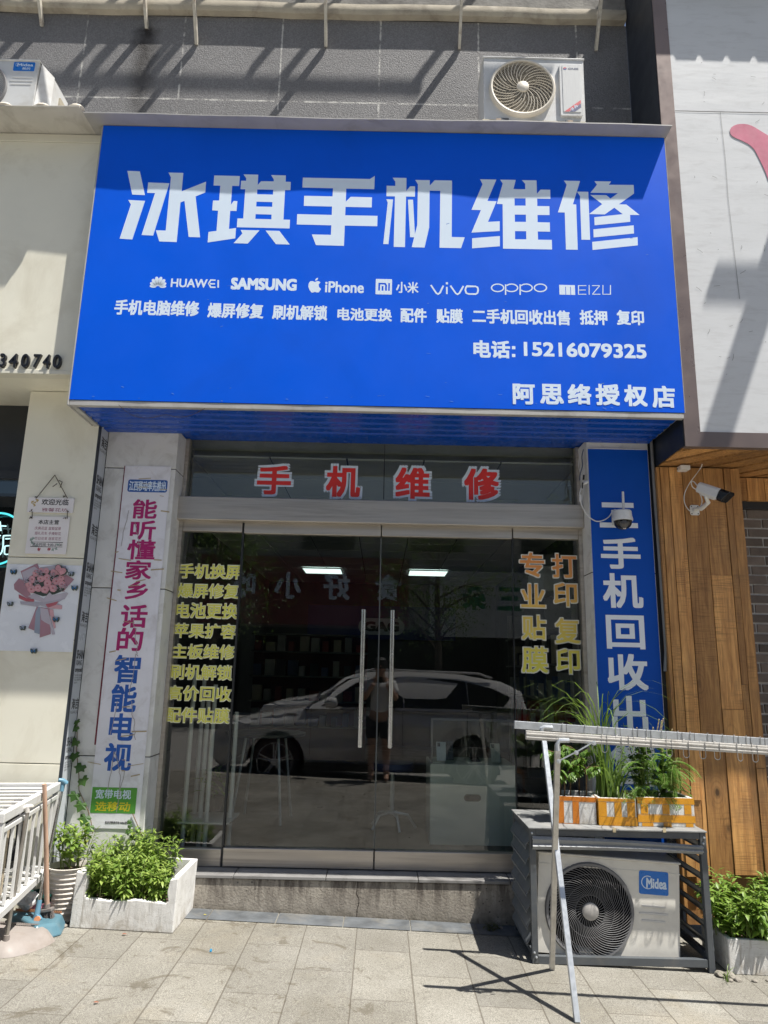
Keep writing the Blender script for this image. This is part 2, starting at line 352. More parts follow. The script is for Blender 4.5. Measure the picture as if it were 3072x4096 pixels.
# ------------------------------------------------------------------ the phone repair shop
YW, YG, YP, ZS = 4.87, 5.093, 4.86, .233
shop = empty('shop_building', (0, 4.9, 0), 'grey rendered shop front with double glass doors under the big blue sign', 'shop')
def stucco():
    m = bpy.data.materials.new('grey spray render'); m.use_nodes = True; t = m.node_tree; p = t.nodes['Principled BSDF']
    v = coords(t); sp = nn(t, 'ShaderNodeSeparateXYZ'); t.links.new(v, sp.inputs[0])
    n1 = noise(t, v, 95, 4, .6); c = mix(t, ramp(t, n1, .38, .66), (.15, .148, .151), (.24, .237, .24))
    c = mix(t, ramp(t, noise(t, v, 1.3, 5), .35, .7), c, mix(t, .35, c, (.085, .083, .086)))
    c = mix(t, mth(t, 'MULTIPLY', ramp(t, noise(t, v, 70, 2), .70, .76), .5), c, (.5, .49, .47))
    u = mth(t, 'FRACT', mth(t, 'DIVIDE', mth(t, 'ADD', sp.outputs[0], .115), .807)); du = mth(t, 'MULTIPLY', mth(t, 'MINIMUM', u, mth(t, 'SUBTRACT', 1., u)), .807)
    dz = mth(t, 'ABSOLUTE', mth(t, 'SUBTRACT', sp.outputs[2], 5.96))
    jn = mth(t, 'SUBTRACT', mth(t, 'MINIMUM', du, dz), mth(t, 'MULTIPLY', ramp(t, noise(t, v, 18, 4, .7), .4, .65), .004))
    j = mth(t, 'LESS_THAN', jn, .005)
    jc = mix(t, ramp(t, noise(t, v, 9, 5, .7), .42, .56), (.17, .165, .165), (.50, .49, .46))
    c = mix(t, j, c, jc)
    # soot where the water from one rod foot runs down
    rx = mth(t, 'ABSOLUTE', mth(t, 'SUBTRACT', mth(t, 'ADD', sp.outputs[0], mth(t, 'MULTIPLY', noise(t, v, 9, 5), .14)), -1.97))
    ru = mth(t, 'MULTIPLY', ramp(t, rx, .02, .13, (1,1,1,1), (0,0,0,1)), ramp(t, mth(t, 'SUBTRACT', sp.outputs[2], 5.6), .1, 1.12, (.35,.35,.35,1), (1,1,1,1)))
    ru = mth(t, 'MULTIPLY', ru, ramp(t, mth(t, 'SUBTRACT', mth(t, 'ADD', sp.outputs[2], mth(t, 'MULTIPLY', noise(t, v, 12, 4), .10)), 6.0), .66, .72, (1,1,1,1), (0,0,0,1))); c = mix(t, mth(t, 'MULTIPLY', ru, mth(t, 'ADD', .55, mth(t, 'MULTIPLY', noise(t, v, 16, 4), .8))), c, (.018, .014, .012))
    ry = mth(t, 'FRACT', mth(t, 'DIVIDE', mth(t, 'ADD', sp.outputs[0], .56), 1.09)); 
    t.links.new(c, p.inputs['Base Color']); p.inputs['Roughness'].default_value = .7
    b = bump(t, n1, .9, .008); b = bump(t, noise(t, v, 130, 3), .9, .006, b); t.links.new(b, p.inputs['Normal'])
    return m
mb = MB(); mb.box(-1.99, 1.9155, YW, 5.35, 3.28, 6.765); mb.box(-4.2, -1.9905, YW, 5.35, 3.40, 6.765); mb.build('wall', stucco(), shop)
mb = MB(); prof = [(4.87, 6.768), (4.815, 6.768), (4.803, 6.785), (4.80, 6.83), (4.808, 6.865), (4.83, 6.875)]
mb.add([(x, y, z + .006*math.sin(x*3.1)+.004*math.sin(x*9)) for (y, z) in prof for x in [-4.2+.305*i for i in range(21)]], [(j*21+i, j*21+i+1, (j+1)*21+i+1, (j+1)*21+i) for j in range(5) for i in range(20)])
mb.add([(1.9, y, z) for y, z in prof], [(5, 4, 3, 2, 1, 0)])
mb.build('ledge', ledge_m, shop, smooth=True)
mb = MB(); mb.box(-4.2, 1.905, 4.833, 5.35, 6.878, 8.2); mb.build('parapet', mat('mouldy grey render', (.23, .22, .2), .85, 0, .3, 7, .6, 50, dirt=((.06, .055, .05), .8, 3)), shop)

# left pillar: white aluminium cladding with seams, shadow gaps between the panels
def pillar(x0, x1, zs, xr):
    mb = MB(); z0 = -.06
    for a, b in zip(zs[:-1], zs[1:]):
        mb.box(x0, x1, YP, 5.12, a+.003, b-.003)
    return mb.build('pillar', alu_white, shop, bevel=.004)
pillar(-1.981, -1.480, [-.06, .93, 2.02, 2.87, 3.16], 0)
pillar(1.437, 1.875, [-.06, 1.05, 2.20, 3.16], 0)
mb = MB(); mb.box(-1.972, -1.483, YP+.01, 5.11, -.06, 3.15); mb.box(1.44, 1.872, YP+.01, 5.11, -.06, 3.15); mb.each('pillar_core', dark_frame, shop)
def step_mat():
    m = bpy.data.materials.new('stained cement step'); m.use_nodes = True; t = m.node_tree; p = t.nodes['Principled BSDF']; v = coords(t); v2 = coords(t, 1, 1, .16); sp = nn(t, 'ShaderNodeSeparateXYZ'); t.links.new(v, sp.inputs[0])
    c = mix(t, ramp(t, noise(t, v, 9, 6, .65), .3, .7), (.25, .225, .19), (.40, .365, .31))
    c = mix(t, ramp(t, noise(t, v, 60, 4), .55, .7), c, (.22, .19, .16))
    top = ramp(t, sp.outputs[2], .02, .21, (.15,.15,.15,1), (1,1,1,1)); st = mth(t, 'MULTIPLY', ramp(t, noise(t, v2, 13, 6, .7, .3), .46, .60), top); c = mix(t, mth(t, 'MULTIPLY', st, .9), c, (.075, .06, .05))
    bot = mth(t, 'MULTIPLY', ramp(t, sp.outputs[2], -.03, .07, (1,1,1,1), (0,0,0,1)), ramp(t, noise(t, v, 8, 6, .7), .4, .6)); c = mix(t, mth(t, 'MULTIPLY', bot, .75), c, (.085, .075, .05))
    vo = nn(t, 'ShaderNodeTexVoronoi', i2=26.); t.links.new(v, vo.inputs[0]); c = mix(t, mth(t, 'MULTIPLY', ramp(t, vo.outputs[0], .1, .16, (1,1,1,1), (0,0,0,1)), ramp(t, noise(t, v, 3, 3), .45, .6)), c, (.05, .045, .04))
    cr = mth(t, 'ABSOLUTE', mth(t, 'SUBTRACT', mth(t, 'ADD', sp.outputs[0], mth(t, 'MULTIPLY', noise(t, v, 12, 4), .05)), -.09)); c = mix(t, mth(t, 'LESS_THAN', cr, .003), c, (.06, .05, .04))
    t.links.new(c, p.inputs['Base Color']); p.inputs['Roughness'].default_value = .85; t.links.new(bump(t, noise(t, v, 70, 5), .5, .006), p.inputs['Normal']); return m
# step with a tiled top
mb = MB(); mb.box(-1.55, 1.50, 4.884, 5.30, -.2, ZS-.02); mb.build('step', step_mat(), shop, bevel=.008)
tile_m = mat('grey step tile', (.25, .245, .24), .35, 0, .1, 4, dirt=((.07, .065, .06), .7, 5))
mb = MB()
for i in range(5): mb.box(-1.478+i*.582, -1.478+i*.582+.578, 4.874, 5.30, ZS-.019, ZS)
mb.build('step_tread', tile_m, shop, bevel=.003)
# lintel, transom, side windows, doors
mb = MB(); mb.box(-1.50, 1.435, 4.99, 5.12, 2.535, 2.708); mb.build('lintel', stainless, shop, bevel=.006)
mb = MB(); mb.box(-1.478, -1.452, 5.05, 5.12, .3, 3.16); mb.box(1.41, 1.435, 5.05, 5.12, .3, 3.16); mb.each('frame_post', stainless, shop)
tw = MB(); tw.box(-1.452, 1.41, YG-.006, YG+.006, 2.712, 3.16); transom = tw.build('transom_window', pane_glass, shop)
mb = MB(); mb.box(-.008, -.002, YG-.008, YG-.0065, 2.737, 3.158); mb.build('seam', dark_frame, transom)
for x0, x1 in ((-1.452, -1.022), (.936, 1.41)):
    wn = MB(); wn.box(x0, x1, YG-.006, YG+.006, .345, 2.462); wd = wn.build('side_window', pane_glass, shop)
    mb = MB(); mb.box(x0, x1, 5.055, 5.115, 2.464, 2.556); mb.box(x0, x1, 5.06, 5.112, ZS+.002, .343); mb.each('rail', stainless, wd, bevel=.004)
    if x0 < 0: win_l = wd
    else: win_r = wd
mb = MB(); mb.box(-1.023, -1.010, 5.07, 5.11, ZS, 2.556); mb.box(.93, .935, 5.07, 5.11, ZS, 2.556); mb.each('jamb_strip', dark_frame, shop)
for k, (x0, x1) in enumerate(((-1.007, -.020), (-.012, .928))):
    d = MB(); d.box(x0, x1, YG-.006, YG+.006, .355, 2.455); dr = d.build('door', pane_glass, shop)
    mb = MB(); mb.box(x0, x1, 5.055, 5.12, 2.457, 2.548); mb.box(x0, x1, 5.052, 5.12, ZS+.006, .353); mb.each('rail', stainless, dr, bevel=.004)
    hx = PY(1777 if k == 0 else 1864, 2760, 5.0); hx = {0: -.128, 1: .075}[k]
    mb = MB(); zt, zb = PY(*cp('i', 930, -290), 5.03).z, PY(*cp('i', 925, 320), 5.03).z
    mb.tube([(hx, 5.03, zb), (hx, 5.03, zt)], .016, 14)
    for z in (zb+.18, zt-.18): mb.tube([(hx, 5.03, z), (hx, YG, z)], .008, 8)
    mb.build('handle', mat('polished steel tube', (.62, .62, .61), .22, 1, .05), dr, smooth=True)
mb = MB(); mb.box(-.021, -.012, YG-.004, YG+.004, .36, 2.45); mb.build('door_gap', mat('grey seal', (.1, .11, .11), .5), shop)
# roof of the opening: roller shutter box behind the transom, back of the sign
mb = MB(); mb.box(-1.5, 1.45, 5.2, 5.5, 3.12, 3.3); mb.build('shutter_box', mat('grey shutter', (.22, .22, .21), .6), shop)
# interior shell
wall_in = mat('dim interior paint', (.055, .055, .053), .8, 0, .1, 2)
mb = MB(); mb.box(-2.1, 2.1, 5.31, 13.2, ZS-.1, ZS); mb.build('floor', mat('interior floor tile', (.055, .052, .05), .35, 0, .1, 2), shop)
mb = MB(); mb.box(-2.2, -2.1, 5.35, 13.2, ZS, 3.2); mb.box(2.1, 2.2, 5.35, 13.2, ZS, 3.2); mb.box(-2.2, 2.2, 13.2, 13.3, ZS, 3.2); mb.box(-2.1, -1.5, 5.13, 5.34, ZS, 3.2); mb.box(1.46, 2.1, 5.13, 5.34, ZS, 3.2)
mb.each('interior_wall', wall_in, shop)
mb = MB()
for i in range(7):
    for j in range(13): mb.box(-2.09+i*.6, -2.09+i*.6+.585, 5.32+j*.605, 5.32+j*.605+.59, 3.10, 3.115)
mb.build('ceiling', mat('ceiling tile', (.52, .53, .52), .8, 0, .06, 3), shop)
mb = MB(); mb.box(-2.1, 2.1, 5.35, 13.2, 3.12, 3.2); mb.build('ceiling_void', mat('ceiling grid', (.05, .05, .05), .7), shop)
for k, x in enumerate((-.97, .73)):
    t_ = empty('ceiling_light', (x, 11.5, 3.09), 'lit white ceiling panel light seen through the %s door leaf' % ('left' if k == 0 else 'right'), 'ceiling light', 'ceiling panel lights inside the shop')
    mb = MB(); mb.box(x-.30, x+.30, 11.2, 11.8, 3.078, 3.09); mb.build('diffuser', led, t_)
    mb = MB()
    for a in ((x-.32, x-.301, 11.18, 11.82), (x+.301, x+.32, 11.18, 11.82), (x-.30, x+.30, 11.18, 11.199), (x-.30, x+.30, 11.801, 11.82)): mb.box(*a, 3.074, 3.09)
    mb.each('frame', white_paint, t_)

# lettering stuck on the glass
red = mat('red cut film', (.80, .045, .042), .5, 0, .08, 9)
lo, ro = MB(), MB(); Yl = YG-.0075
for ch, b in (('手', ('t', 367, 100, 500, 215)), ('机', ('t', 608, 102, 741, 224)), ('维', ('t', 850, 107, 984, 230)), ('修', ('t', 1090, 110, 1226, 234))):
    k, x0, y0, x1, y1 = b; m_ = 7
    tbox(lo, ch, k, x0-2, y0-2, x1+2, y1+1, Yl, bold=.075, d=.0)
    tbox(ro, ch, k, x0+m_, y0+m_, x1-m_, y1-m_, Yl, bold=.032, d=.0008); lo.build('letter_outline', white_film, transom); ro.build('lettering', red, transom); lo, ro = MB(), MB()
lime = mat('pale lime cut film', (.82, .80, .17), .5, 0, .04, 9, spec=.1); pale = mat('pale cut film edge', (.90, .90, .62), .5, spec=.1)
lo, ro = MB(), MB()
rows = ['手机换屏', '爆屏修复', '电池更换', '苹果扩容', '主板维修', '刷机解锁', '高价回收', '配件贴膜']
bx = [(775, 225, 1040, 288), (768, 310, 1033, 372), (760, 393, 1027, 460), (750, 482, 1020, 545), (743, 572, 1015, 635), (732, 660, 1003, 725), (722, 752, 1000, 817), (715, 845, 992, 912)]
for s_, b in zip(rows, bx):
    tbox(lo, s_, 5, b[0]-2, b[1]-2, b[2]+2, b[3]+2, Yl, bold=.042, d=0); tbox(ro, s_, 5, b[0]+2, b[1]+2, b[2]-2, b[3]-2, Yl, bold=.018, d=.0008)
lo.build('letter_outline', pale, win_l); ro.build('lettering', lime, win_l)
def grad_mat():
    m = bpy.data.materials.new('orange to yellow print'); m.use_nodes = True; t = m.node_tree; p = t.nodes['Principled BSDF']
    sp = nn(t, 'ShaderNodeSeparateXYZ'); t.links.new(coords(t), sp.inputs[0])
    f = mth(t, 'DIVIDE', mth(t, 'SUBTRACT', sp.outputs[2], 1.45), .85)
    r = nn(t, 'ShaderNodeValToRGB'); e = r.color_ramp.elements; e[0].position = .05; e[0].color = (.78, .74, .10, 1); e[1].position = .95; e[1].color = (.78, .30, .08, 1)
    k = e.new(.5); k.color = (.80, .58, .12, 1)
    t.links.new(f, r.inputs[0]); t.links.new(r.outputs[0], p.inputs['Base Color']); p.inputs['Roughness'].default_value = .5; return m
lo, ro = MB(), MB()
for ch, x0, y0, x1, y1 in (('专', 583, 172, 696, 285), ('业', 588, 308, 700, 416), ('贴', 592, 443, 703, 555), ('膜', 592, 578, 712, 698), ('打', 722, 178, 835, 288), ('印', 730, 303, 838, 412), ('复', 736, 455, 850, 572), ('印', 742, 588, 850, 702)):
    tbox(lo, ch, 6, x0-1, y0-1, x1+1, y1+1, Yl, bold=.042, d=0); tbox(ro, ch, 6, x0+4, y0+4, x1-4, y1-4, Yl, bold=.020, d=.0008)
lo.build('letter_outline', mat('white film edge', (.74, .72, .62), .5), win_r); ro.build('lettering', grad_mat(), win_r)

# ------------------------------------------------------------------ posters on the pillars
poster = empty('wall_poster', (-1.68, YP, 1.8), 'tall torn white poster with magenta and blue lettering on the white pillar', 'poster')
Yp = YP-.004
a, b_ = QY('L', 1040, 545, Yp), QY('L', 1420, 565, Yp); zb = QY(7, 500, 262, Yp).z
paper = mat('worn white poster paper', (.80, .80, .86), .55, 0, .05, 5, .35, 9, dirt=((.42, .38, .36), .4, 8))
mb = MB()
nx, nz = 5, 40
mb.add([(a.x+(b_.x-a.x)*i/nx, Yp-.0010-.0006*math.sin(i*2.1+j*.9)*(1 if 0 < i < nx else 0), zb+(a.z-zb)*j/nz) for j in range(nz+1) for i in range(nx+1)], [(j*(nx+1)+i, j*(nx+1)+i+1, (j+1)*(nx+1)+i+1, (j+1)*(nx+1)+i) for j in range(nz) for i in range(nx)])
mb.build('sheet', paper, poster, smooth=True)
mb = MB(); mb.add([(a.x-.012, Yp-.001, 1.0), (a.x-.002, Yp-.001, 1.0), (a.x, Yp-.001, a.z), (a.x-.006, Yp-.001, a.z)], [(0, 1, 2, 3)]); mb.build('border', mat('dark red tape', (.16, .01, .03), .5), poster)
Yt = Yp-.0019
mag, blu = MB(), MB()
for ch, k, x0, y0, x1, y1 in (('能', 'L', 1100, 825, 1303, 985), ('听', 'L', 1080, 998, 1293, 1158), ('懂', 'L', 1055, 1160, 1287, 1325), ('家', 'L', 1040, 1330, 1257, 1490), ('乡', 'L', 1040, 1500, 1228, 1655), ('话', 5, 522, 400, 637, 500), ('的', 5, 506, 500, 618, 600)):
    tbox(mag, ch, k, x0, y0, x1, y1, Yt, bold=.026)
for ch, k, x0, y0, x1, y1 in (('智', 5, 493, 618, 606, 740), ('能', 5, 479, 745, 590, 865), ('电', 5, 472, 870, 578, 988), ('视', 'l', 865, 150, 1092, 382)):
    tbox(blu, ch, k, x0, y0, x1, y1, Yt, bold=.026)
mag.build('magenta_lettering', mat('magenta print', (.42, .012, .15), .5, 0, .1, 8), poster); blu.build('blue_lettering', mat('blue print', (.01, .10, .44), .5, 0, .1, 8), poster)
def quad_panel(k, x0, y0, x1, y1, Y, d=0.): 
    l = QY(k, x0, (y0+y1)/2, Y); r_ = QY(k, x1, (y0+y1)/2, Y); t_ = QY(k, (x0+x1)/2, y0, Y); u = QY(k, (x0+x1)/2, y1, Y)
    return l.x, r_.x, u.z, t_.z
def rrect(x0, x1, z0, z1, r_, n=5):
    pts = []
    for cx, cz, a0 in ((x1-r_, z1-r_, 0), (x0+r_, z1-r_, 90), (x0+r_, z0+r_, 180), (x1-r_, z0+r_, 270)):
        for i in range(n+1): pts.append((cx+r_*math.cos(R(a0+90*i/n)), cz+r_*math.sin(R(a0+90*i/n))))
    return pts
mb = MB(); x0, x1, z0, z1 = quad_panel('L', 1060, 662, 1388, 765, Yt); mb.prism(rrect(x0, x1, z0, z1, .015), frontal(Yt), -.0006, .0002); mb.build('label_ground', mat('blue label print', (.02, .11, .42), .5), poster)
mb = MB(); tbox(mb, '江西移动率先推出', 'L', 1072, 672, 1376, 755, Yt-.0004, bold=.02); mb.build('white_lettering', white_film, poster)
mb = MB(); x0, x1, z0, z1 = quad_panel('l', 757, 518, 1130, 732, Yt); mb.add([(x0, Yt-.0002, z0), (x1, Yt-.0002, z0), (x1, Yt-.0002, z1), (x0, Yt-.0002, z1)], [(0, 1, 2, 3)]); mb.build('green_ground', mat('green print', (.10, .36, .05), .5, 0, .1, 9), poster)
mb = MB(); tbox(mb, '宽带电视', 'l', 790, 535, 1088, 614, Yt-.0003, bold=.022); mb.build('white_lettering', white_film, poster)
mb = MB(); tbox(mb, '选移动', 'l', 790, 636, 1080, 716, Yt-.0003, bold=.024); mb.build('yellow_lettering', mat('yellow print', (.68, .58, .03), .5), poster)
mb = MB(); tbox(mb, '具体详情请咨询10086或移动', 'l', 870, 799, 1082, 822, Yt, bold=.02); mb.build('small_lettering', mat('black print', (.02, .02, .022), .5), poster)
black_print = mat('black print', (.02, .02, .022), .5)
# glue marks and torn strips across the poster
mb = MB(); rnd = random.Random(3)
glue = mat('yellowed tape', (.45, .36, .22), .5, 0, .2, 20)
for i in range(26):
    z = rnd.uniform(.75, 2.8); x = rnd.uniform(-1.84, -1.52); l = rnd.uniform(.01, .05); h = rnd.uniform(.003, .009); an = rnd.uniform(-.3, .3)
    mb.add([(x-l, Yt-.0012-i*1e-5, z-an*l), (x+l, Yt-.0012-i*1e-5, z+an*l), (x+l, Yt-.0012-i*1e-5, z+h+an*l), (x-l, Yt-.0012-i*1e-5, z+h-an*l)], [(0, 1, 2, 3)])
mb.each('tape_residue', glue, poster)
mb = MB()
for i in range(9):
    z = rnd.uniform(.8, 2.7); x = rnd.uniform(-1.83, -1.6); pts = [(x, z)]
    for k in range(14): pts.append((pts[-1][0]+rnd.uniform(-.004, .012)*(1 if i % 2 else -.4), pts[-1][1]-rnd.uniform(.008, .028)))
    mb.ribbon(pts, .004, frontal(Yt), .0016+i*2e-5)
mb.each('glue_streak', mat('grey glue', (.38, .34, .35), .4), poster)
# blue banner on the right pillar
banner = empty('wall_banner', (1.66, YP, 1.8), 'tall blue banner with big white characters on the right pillar', 'banner')
x0, x1 = 1.443, 1.868
mb = MB(); nx, nz = 6, 40
mb.add([(x0+(x1-x0)*i/nx, YP-.006-(.0008*math.sin(i*1.7+j*.6)*(1 if 0 < i < nx else 0)), .1+(3.085-.1)*j/nz) for j in range(nz+1) for i in range(nx+1)], [(j*(nx+1)+i, j*(nx+1)+i+1, (j+1)*(nx+1)+i+1, (j+1)*(nx+1)+i) for j in range(nz) for i in range(nx)])
mb.build('sheet', banner_blue, banner, smooth=True)
mb = MB(); Yt2 = YP-.0074
for bb in ((230, 1097, 503, 1140), (213, 1270, 541, 1313)):
    xa, xb, za, zb_ = quad_panel('r', *bb, Yt2); mb.add([(xa, Yt2, za), (xb, Yt2, za), (xb, Yt2, zb_), (xa, Yt2, zb_)], [(0, 1, 2, 3)])
for ch, k, a0, b0, a1, b1 in (('手', 'r', 222, 1397, 562, 1667), ('机', 6, 945, 265, 1118, 415), ('回', 6, 960, 446, 1126, 592), ('收', 6, 965, 613, 1140, 770), ('出', 6, 984, 795, 1140, 970)):
    tbox(mb, ch, k, a0, b0, a1, b1, Yt2, bold=.028)
zz = QY(6, 1060, 995, Yt2).z; text(mb, '售', 1.49, 1.80, zz-.27, zz, frontal(Yt2), bold=.035)
mb.build('lettering', mat('bright white print', (.84, .87, .92), .5, 0, .03, 3, spec=.2), banner)
mb = MB(); mb.box(1.44, 1.86, YP-.012, YP-.002, 3.085, 3.093); mb.build('top_strip', white_paint, banner)

# ------------------------------------------------------------------ the big blue sign
YS = 4.30
sign = empty('shop_sign', (-.06, YS, 3.13), 'huge blue shop sign with white Chinese title, logos and phone number', 'shop sign')
X0, X1, Z0, Z1 = -2.030, 1.910, 3.160, 5.205
mb = MB(); nx, nz = 26, 14
def wav(x, z): return -.0045*abs(math.sin(x*6+z*3))*math.exp(-((z-3.20)/.045)**2)
mb.add([(X0+(X1-X0)*i/nx, YS-wav(X0+(X1-X0)*i/nx, Z0+(Z1-Z0)*j/nz), Z0+(Z1-Z0)*j/nz) for j in range(nz+1) for i in range(nx+1)], [(j*(nx+1)+i, j*(nx+1)+i+1, (j+1)*(nx+1)+i+1, (j+1)*(nx+1)+i) for j in range(nz) for i in range(nx)])
mb.build('panel', sign_blue, sign, smooth=True)
frame_m = mat('weathered grey trim', (.46, .45, .43), .5, .2, .12, 4, dirt=((.2, .17, .13), .5, 5))
mb = MB(); mb.box(X0, X1-.005, YS+.004, YS+.04, 3.122, 3.158); mb.box(X0-.012, X0-.001, YS, 4.85, 3.122, 5.2); mb.box(X1+.001, X1+.007, YS+.002, 4.85, 3.16, 5.2); mb.each('frame', frame_m, sign, bevel=.003)
mb = MB(); pts = [-2.16+.25*i for i in range(17)]; pts[-1] = 1.925
mb.add([(x, 4.19+.006*math.sin(x*2.3)*math.sin(x*5), 5.209+.004*math.sin(x*1.9)) for x in pts]+[(x, 4.865, 5.212) for x in pts]+[(x, 4.19+.006*math.sin(x*2.3)*math.sin(x*5), 5.217+.004*math.sin(x*1.9)) for x in pts]+[(x, 4.865, 5.222) for x in pts],
       [(i, i+1, 18+i, 17+i) for i in range(16)] + [(34+i, 51+i, 52+i, 35+i) for i in range(16)] + [(i, 34+i, 35+i, i+1) for i in range(16)] + [(0, 17, 51, 34), (16, 50, 67, 33)])
mb.build('top_flashing', mat('grey flashing', (.42, .41, .395), .5, .1, .1, 3, dirt=((.22, .2, .17), .5, 5)), sign)
mb = MB(); mb.add([(X0+.01, YS+.042, 3.16), (X1-.01, YS+.042, 3.16), (X1-.01, YS+.042, 5.19), (X0+.01, YS+.042, 5.19)], [(0, 1, 2, 3)]); mb.build('box_back', dark_frame, sign)
mb = MB(); rnd = random.Random(8)
for i in range(34):
    x, z = rnd.uniform(-1.95, 1.85), (rnd.uniform(3.17, 3.26) if i < 22 else rnd.uniform(3.3, 4.6)); l = rnd.uniform(.006, .03); an = rnd.uniform(-.5, .5); mb.ribbon([(x, z), (x+l*math.cos(an), z+l*math.sin(an))], rnd.uniform(.0012, .004), frontal(YS), .0005+i*1e-5)
mb.each('scuff', mat('pale scuff', (.10, .25, .62), .6), sign)
# corrugated soffit: the ribs run along the sign
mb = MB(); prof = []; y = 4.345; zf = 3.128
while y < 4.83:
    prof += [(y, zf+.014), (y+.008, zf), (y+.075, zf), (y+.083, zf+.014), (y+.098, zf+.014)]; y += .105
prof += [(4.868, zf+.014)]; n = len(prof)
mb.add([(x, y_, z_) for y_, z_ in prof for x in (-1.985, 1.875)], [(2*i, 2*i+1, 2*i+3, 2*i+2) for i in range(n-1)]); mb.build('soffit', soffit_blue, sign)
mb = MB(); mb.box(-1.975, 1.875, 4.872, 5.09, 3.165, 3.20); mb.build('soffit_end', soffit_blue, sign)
mb = MB(); mb.box(-2.02, -1.987, 4.33, 4.86, 3.118, 3.15); mb.build('soffit_edge', mat('dirty white edge', (.4, .4, .38), .6, 0, .2, 8), sign)
# title characters, drawn stroke by stroke
def P_(k, pts):
    ox, oy = k; s_ = 400/1659
    return [(lambda v: (v.x, v.z))(PY(ox+x*s_, oy+y*s_, YS)) for x, y in pts]
T = [((460, 660), [(205,97),(413,106),(497,500),(286,490)], []),
 ((460, 660), [(220,580),(499,595),(287,1236),(77,1222),(264,655)], []),
 ((460, 660), [(552,290),(903,303),(633,1171),(441,1162),(665,466),(534,462)], []),
 ((460, 660), [(887,126),(1134,133),(1106,437),(1511,277),(1497,456),(1337,521),(1412,1200),(1222,1194),(1153,595),(1087,620),(1023,1279),(735,1268),(677,1083),(841,1088),(928,206)], []),
 ((800, 660), [(237,174),(661,184),(649,349),(534,346),(512,662),(558,598),(620,600),(606,764),(501,761),(480,1062),(597,1046),(585,1217),(127,1285),(141,1112),(274,1093),(300,758),(203,753),(216,590),(318,590),(337,343),(225,340)], []),
 ((800, 660), [(722,156),(967,162),(957,333),(1013,270),(1224,272),(1224,237),(1180,167),(1425,174),(1421,278),(1507,281),(1500,418),(1411,416),(1384,906),(1494,909),(1485,1053),(611,1032),(622,887),(717,889),(751,403),(673,400),(683,261),(765,263),(767,218)],
   [[(949,406),(1215,411),(1211,492),(946,486)], [(937,609),(1201,616),(1198,695),(932,689)], [(922,815),(1188,823),(1184,901),(918,895)]]),
 ((800, 660), [(674,1078),(987,1085),(791,1304),(559,1297),(704,1137)], []), ((800, 660), [(1088,1088),(1317,1094),(1489,1320),(1259,1313)], []),
 ((1160, 670), [(214,168),(1325,192),(1406,142),(1398,360),(933,350),(926,568),(1007,487),(1361,495),(1355,662),(921,654),(915,793),(1452,803),(1447,975),(909,964),(895,1300),(430,1287),(363,1111),(679,1118),(686,959),(112,945),(120,774),(693,788),(698,648),(229,637),(236,470),(706,480),(713,345),(206,332)], []),
 ((1500, 680), [(294,129),(522,133),(519,349),(582,271),(665,271),(662,443),(515,441),(497,1280),(310,1276),(331,438),(190,435),(194,262),(337,265),(338,194)], []),
 ((1500, 680), [(188,486),(300,489),(223,1230),(137,1228),(212,539)], []),
 ((1500, 680), [(668,166),(908,170),(908,258),(991,171),(1278,176),(1272,1112),(1489,1117),(1427,1297),(1071,1290),(1083,345),(906,342),(899,955),(822,1287),(609,1281),(650,1117),(582,1114),(547,493),(631,493),(662,1064),(700,915),(712,236)], []),
 ((1860, 680), [(250,155),(520,159),(371,514),(524,519),(381,861),(576,851),(576,1012),(107,1039),(264,666),(107,661),(292,235)], []), ((1860, 680), [(118,1133),(578,1096),(578,1265),(118,1300)], []),
 ((1860, 680), [(583,161),(842,165),(803,318),(1000,320),(998,229),(944,169),(1186,172),(1193,395),(1253,325),(1413,328),(1417,478),(1196,475),(1199,599),(1400,601),(1402,748),(1202,746),(1204,866),(1407,871),(1410,1024),(1207,1020),(1211,1157),(1441,1160),(1444,1319),(631,1305),(624,567),(528,564),(626,225)],
   [[(821,470),(1004,470),(1006,592),(823,591)], [(826,740),(1010,741),(1011,862),(827,860)], [(829,1014),(1015,1015),(1017,1151),(830,1150)]]),
 ((2200, 690), [(232,136),(498,142),(379,529),(434,531),(460,1282),(264,1279),(245,664),(132,661),(277,204)], []), ((2200, 690), [(447,317),(634,321),(666,1117),(522,1115),(497,390)], []),
 ((2200, 690), [(738,145),(1013,149),(975,204),(1387,207),(1394,349),(1142,528),(1267,532),(1487,706),(1328,704),(1331,818),(740,876),(735,743),(1205,692),(1067,584),(908,696),(648,690),(866,525),(668,373),(934,376),(1003,433),(1127,343),(671,336),(779,204)], []),
 ((2200, 690), [(719,944),(1388,877),(1393,1012),(724,1078)], []), ((2200, 690), [(700,1152),(1452,1073),(1457,1209),(706,1286)], [])]
mb = MB(); SD = .0005
for k, pts, holes in T: mb.prism(P_(k, pts), frontal(YS), .0001, SD, [P_(k, h) for h in holes])
mb.build('title_lettering', white_film, sign)
mb = MB(); Yt = YS
for s_, k, L, Rr, h in (('手机电脑维修', 'h', (88, 265), (598, 283), 92), ('爆屏修复', 'h', (650, 287), (987, 294), 90), ('刷机解锁', 'h', (1040, 297), (1372, 306), 90),
   ('配件', 'm', (226, 272), (394, 275), 92), ('贴膜', 'm', (455, 275), (624, 279), 92), ('二手机回收出售', 'm', (685, 280), (1308, 287), 94), ('抵押', 'm', (1370, 286), (1546, 289), 94)):
    trow(mb, s_, k, L, Rr, h, Yt, bold=.03)
a = QY(3, 1458, 246, Yt); b_ = QY(4, 34, 260, Yt); text(mb, '电池更换', a.x, b_.x, (a.z+b_.z)/2-.046, (a.z+b_.z)/2+.046, frontal(Yt), bold=.03)
trow(mb, '复印', 4, (1005, 265), (1123, 268), 64, Yt, bold=.03)
mb.build('service_lettering', white_film, sign)
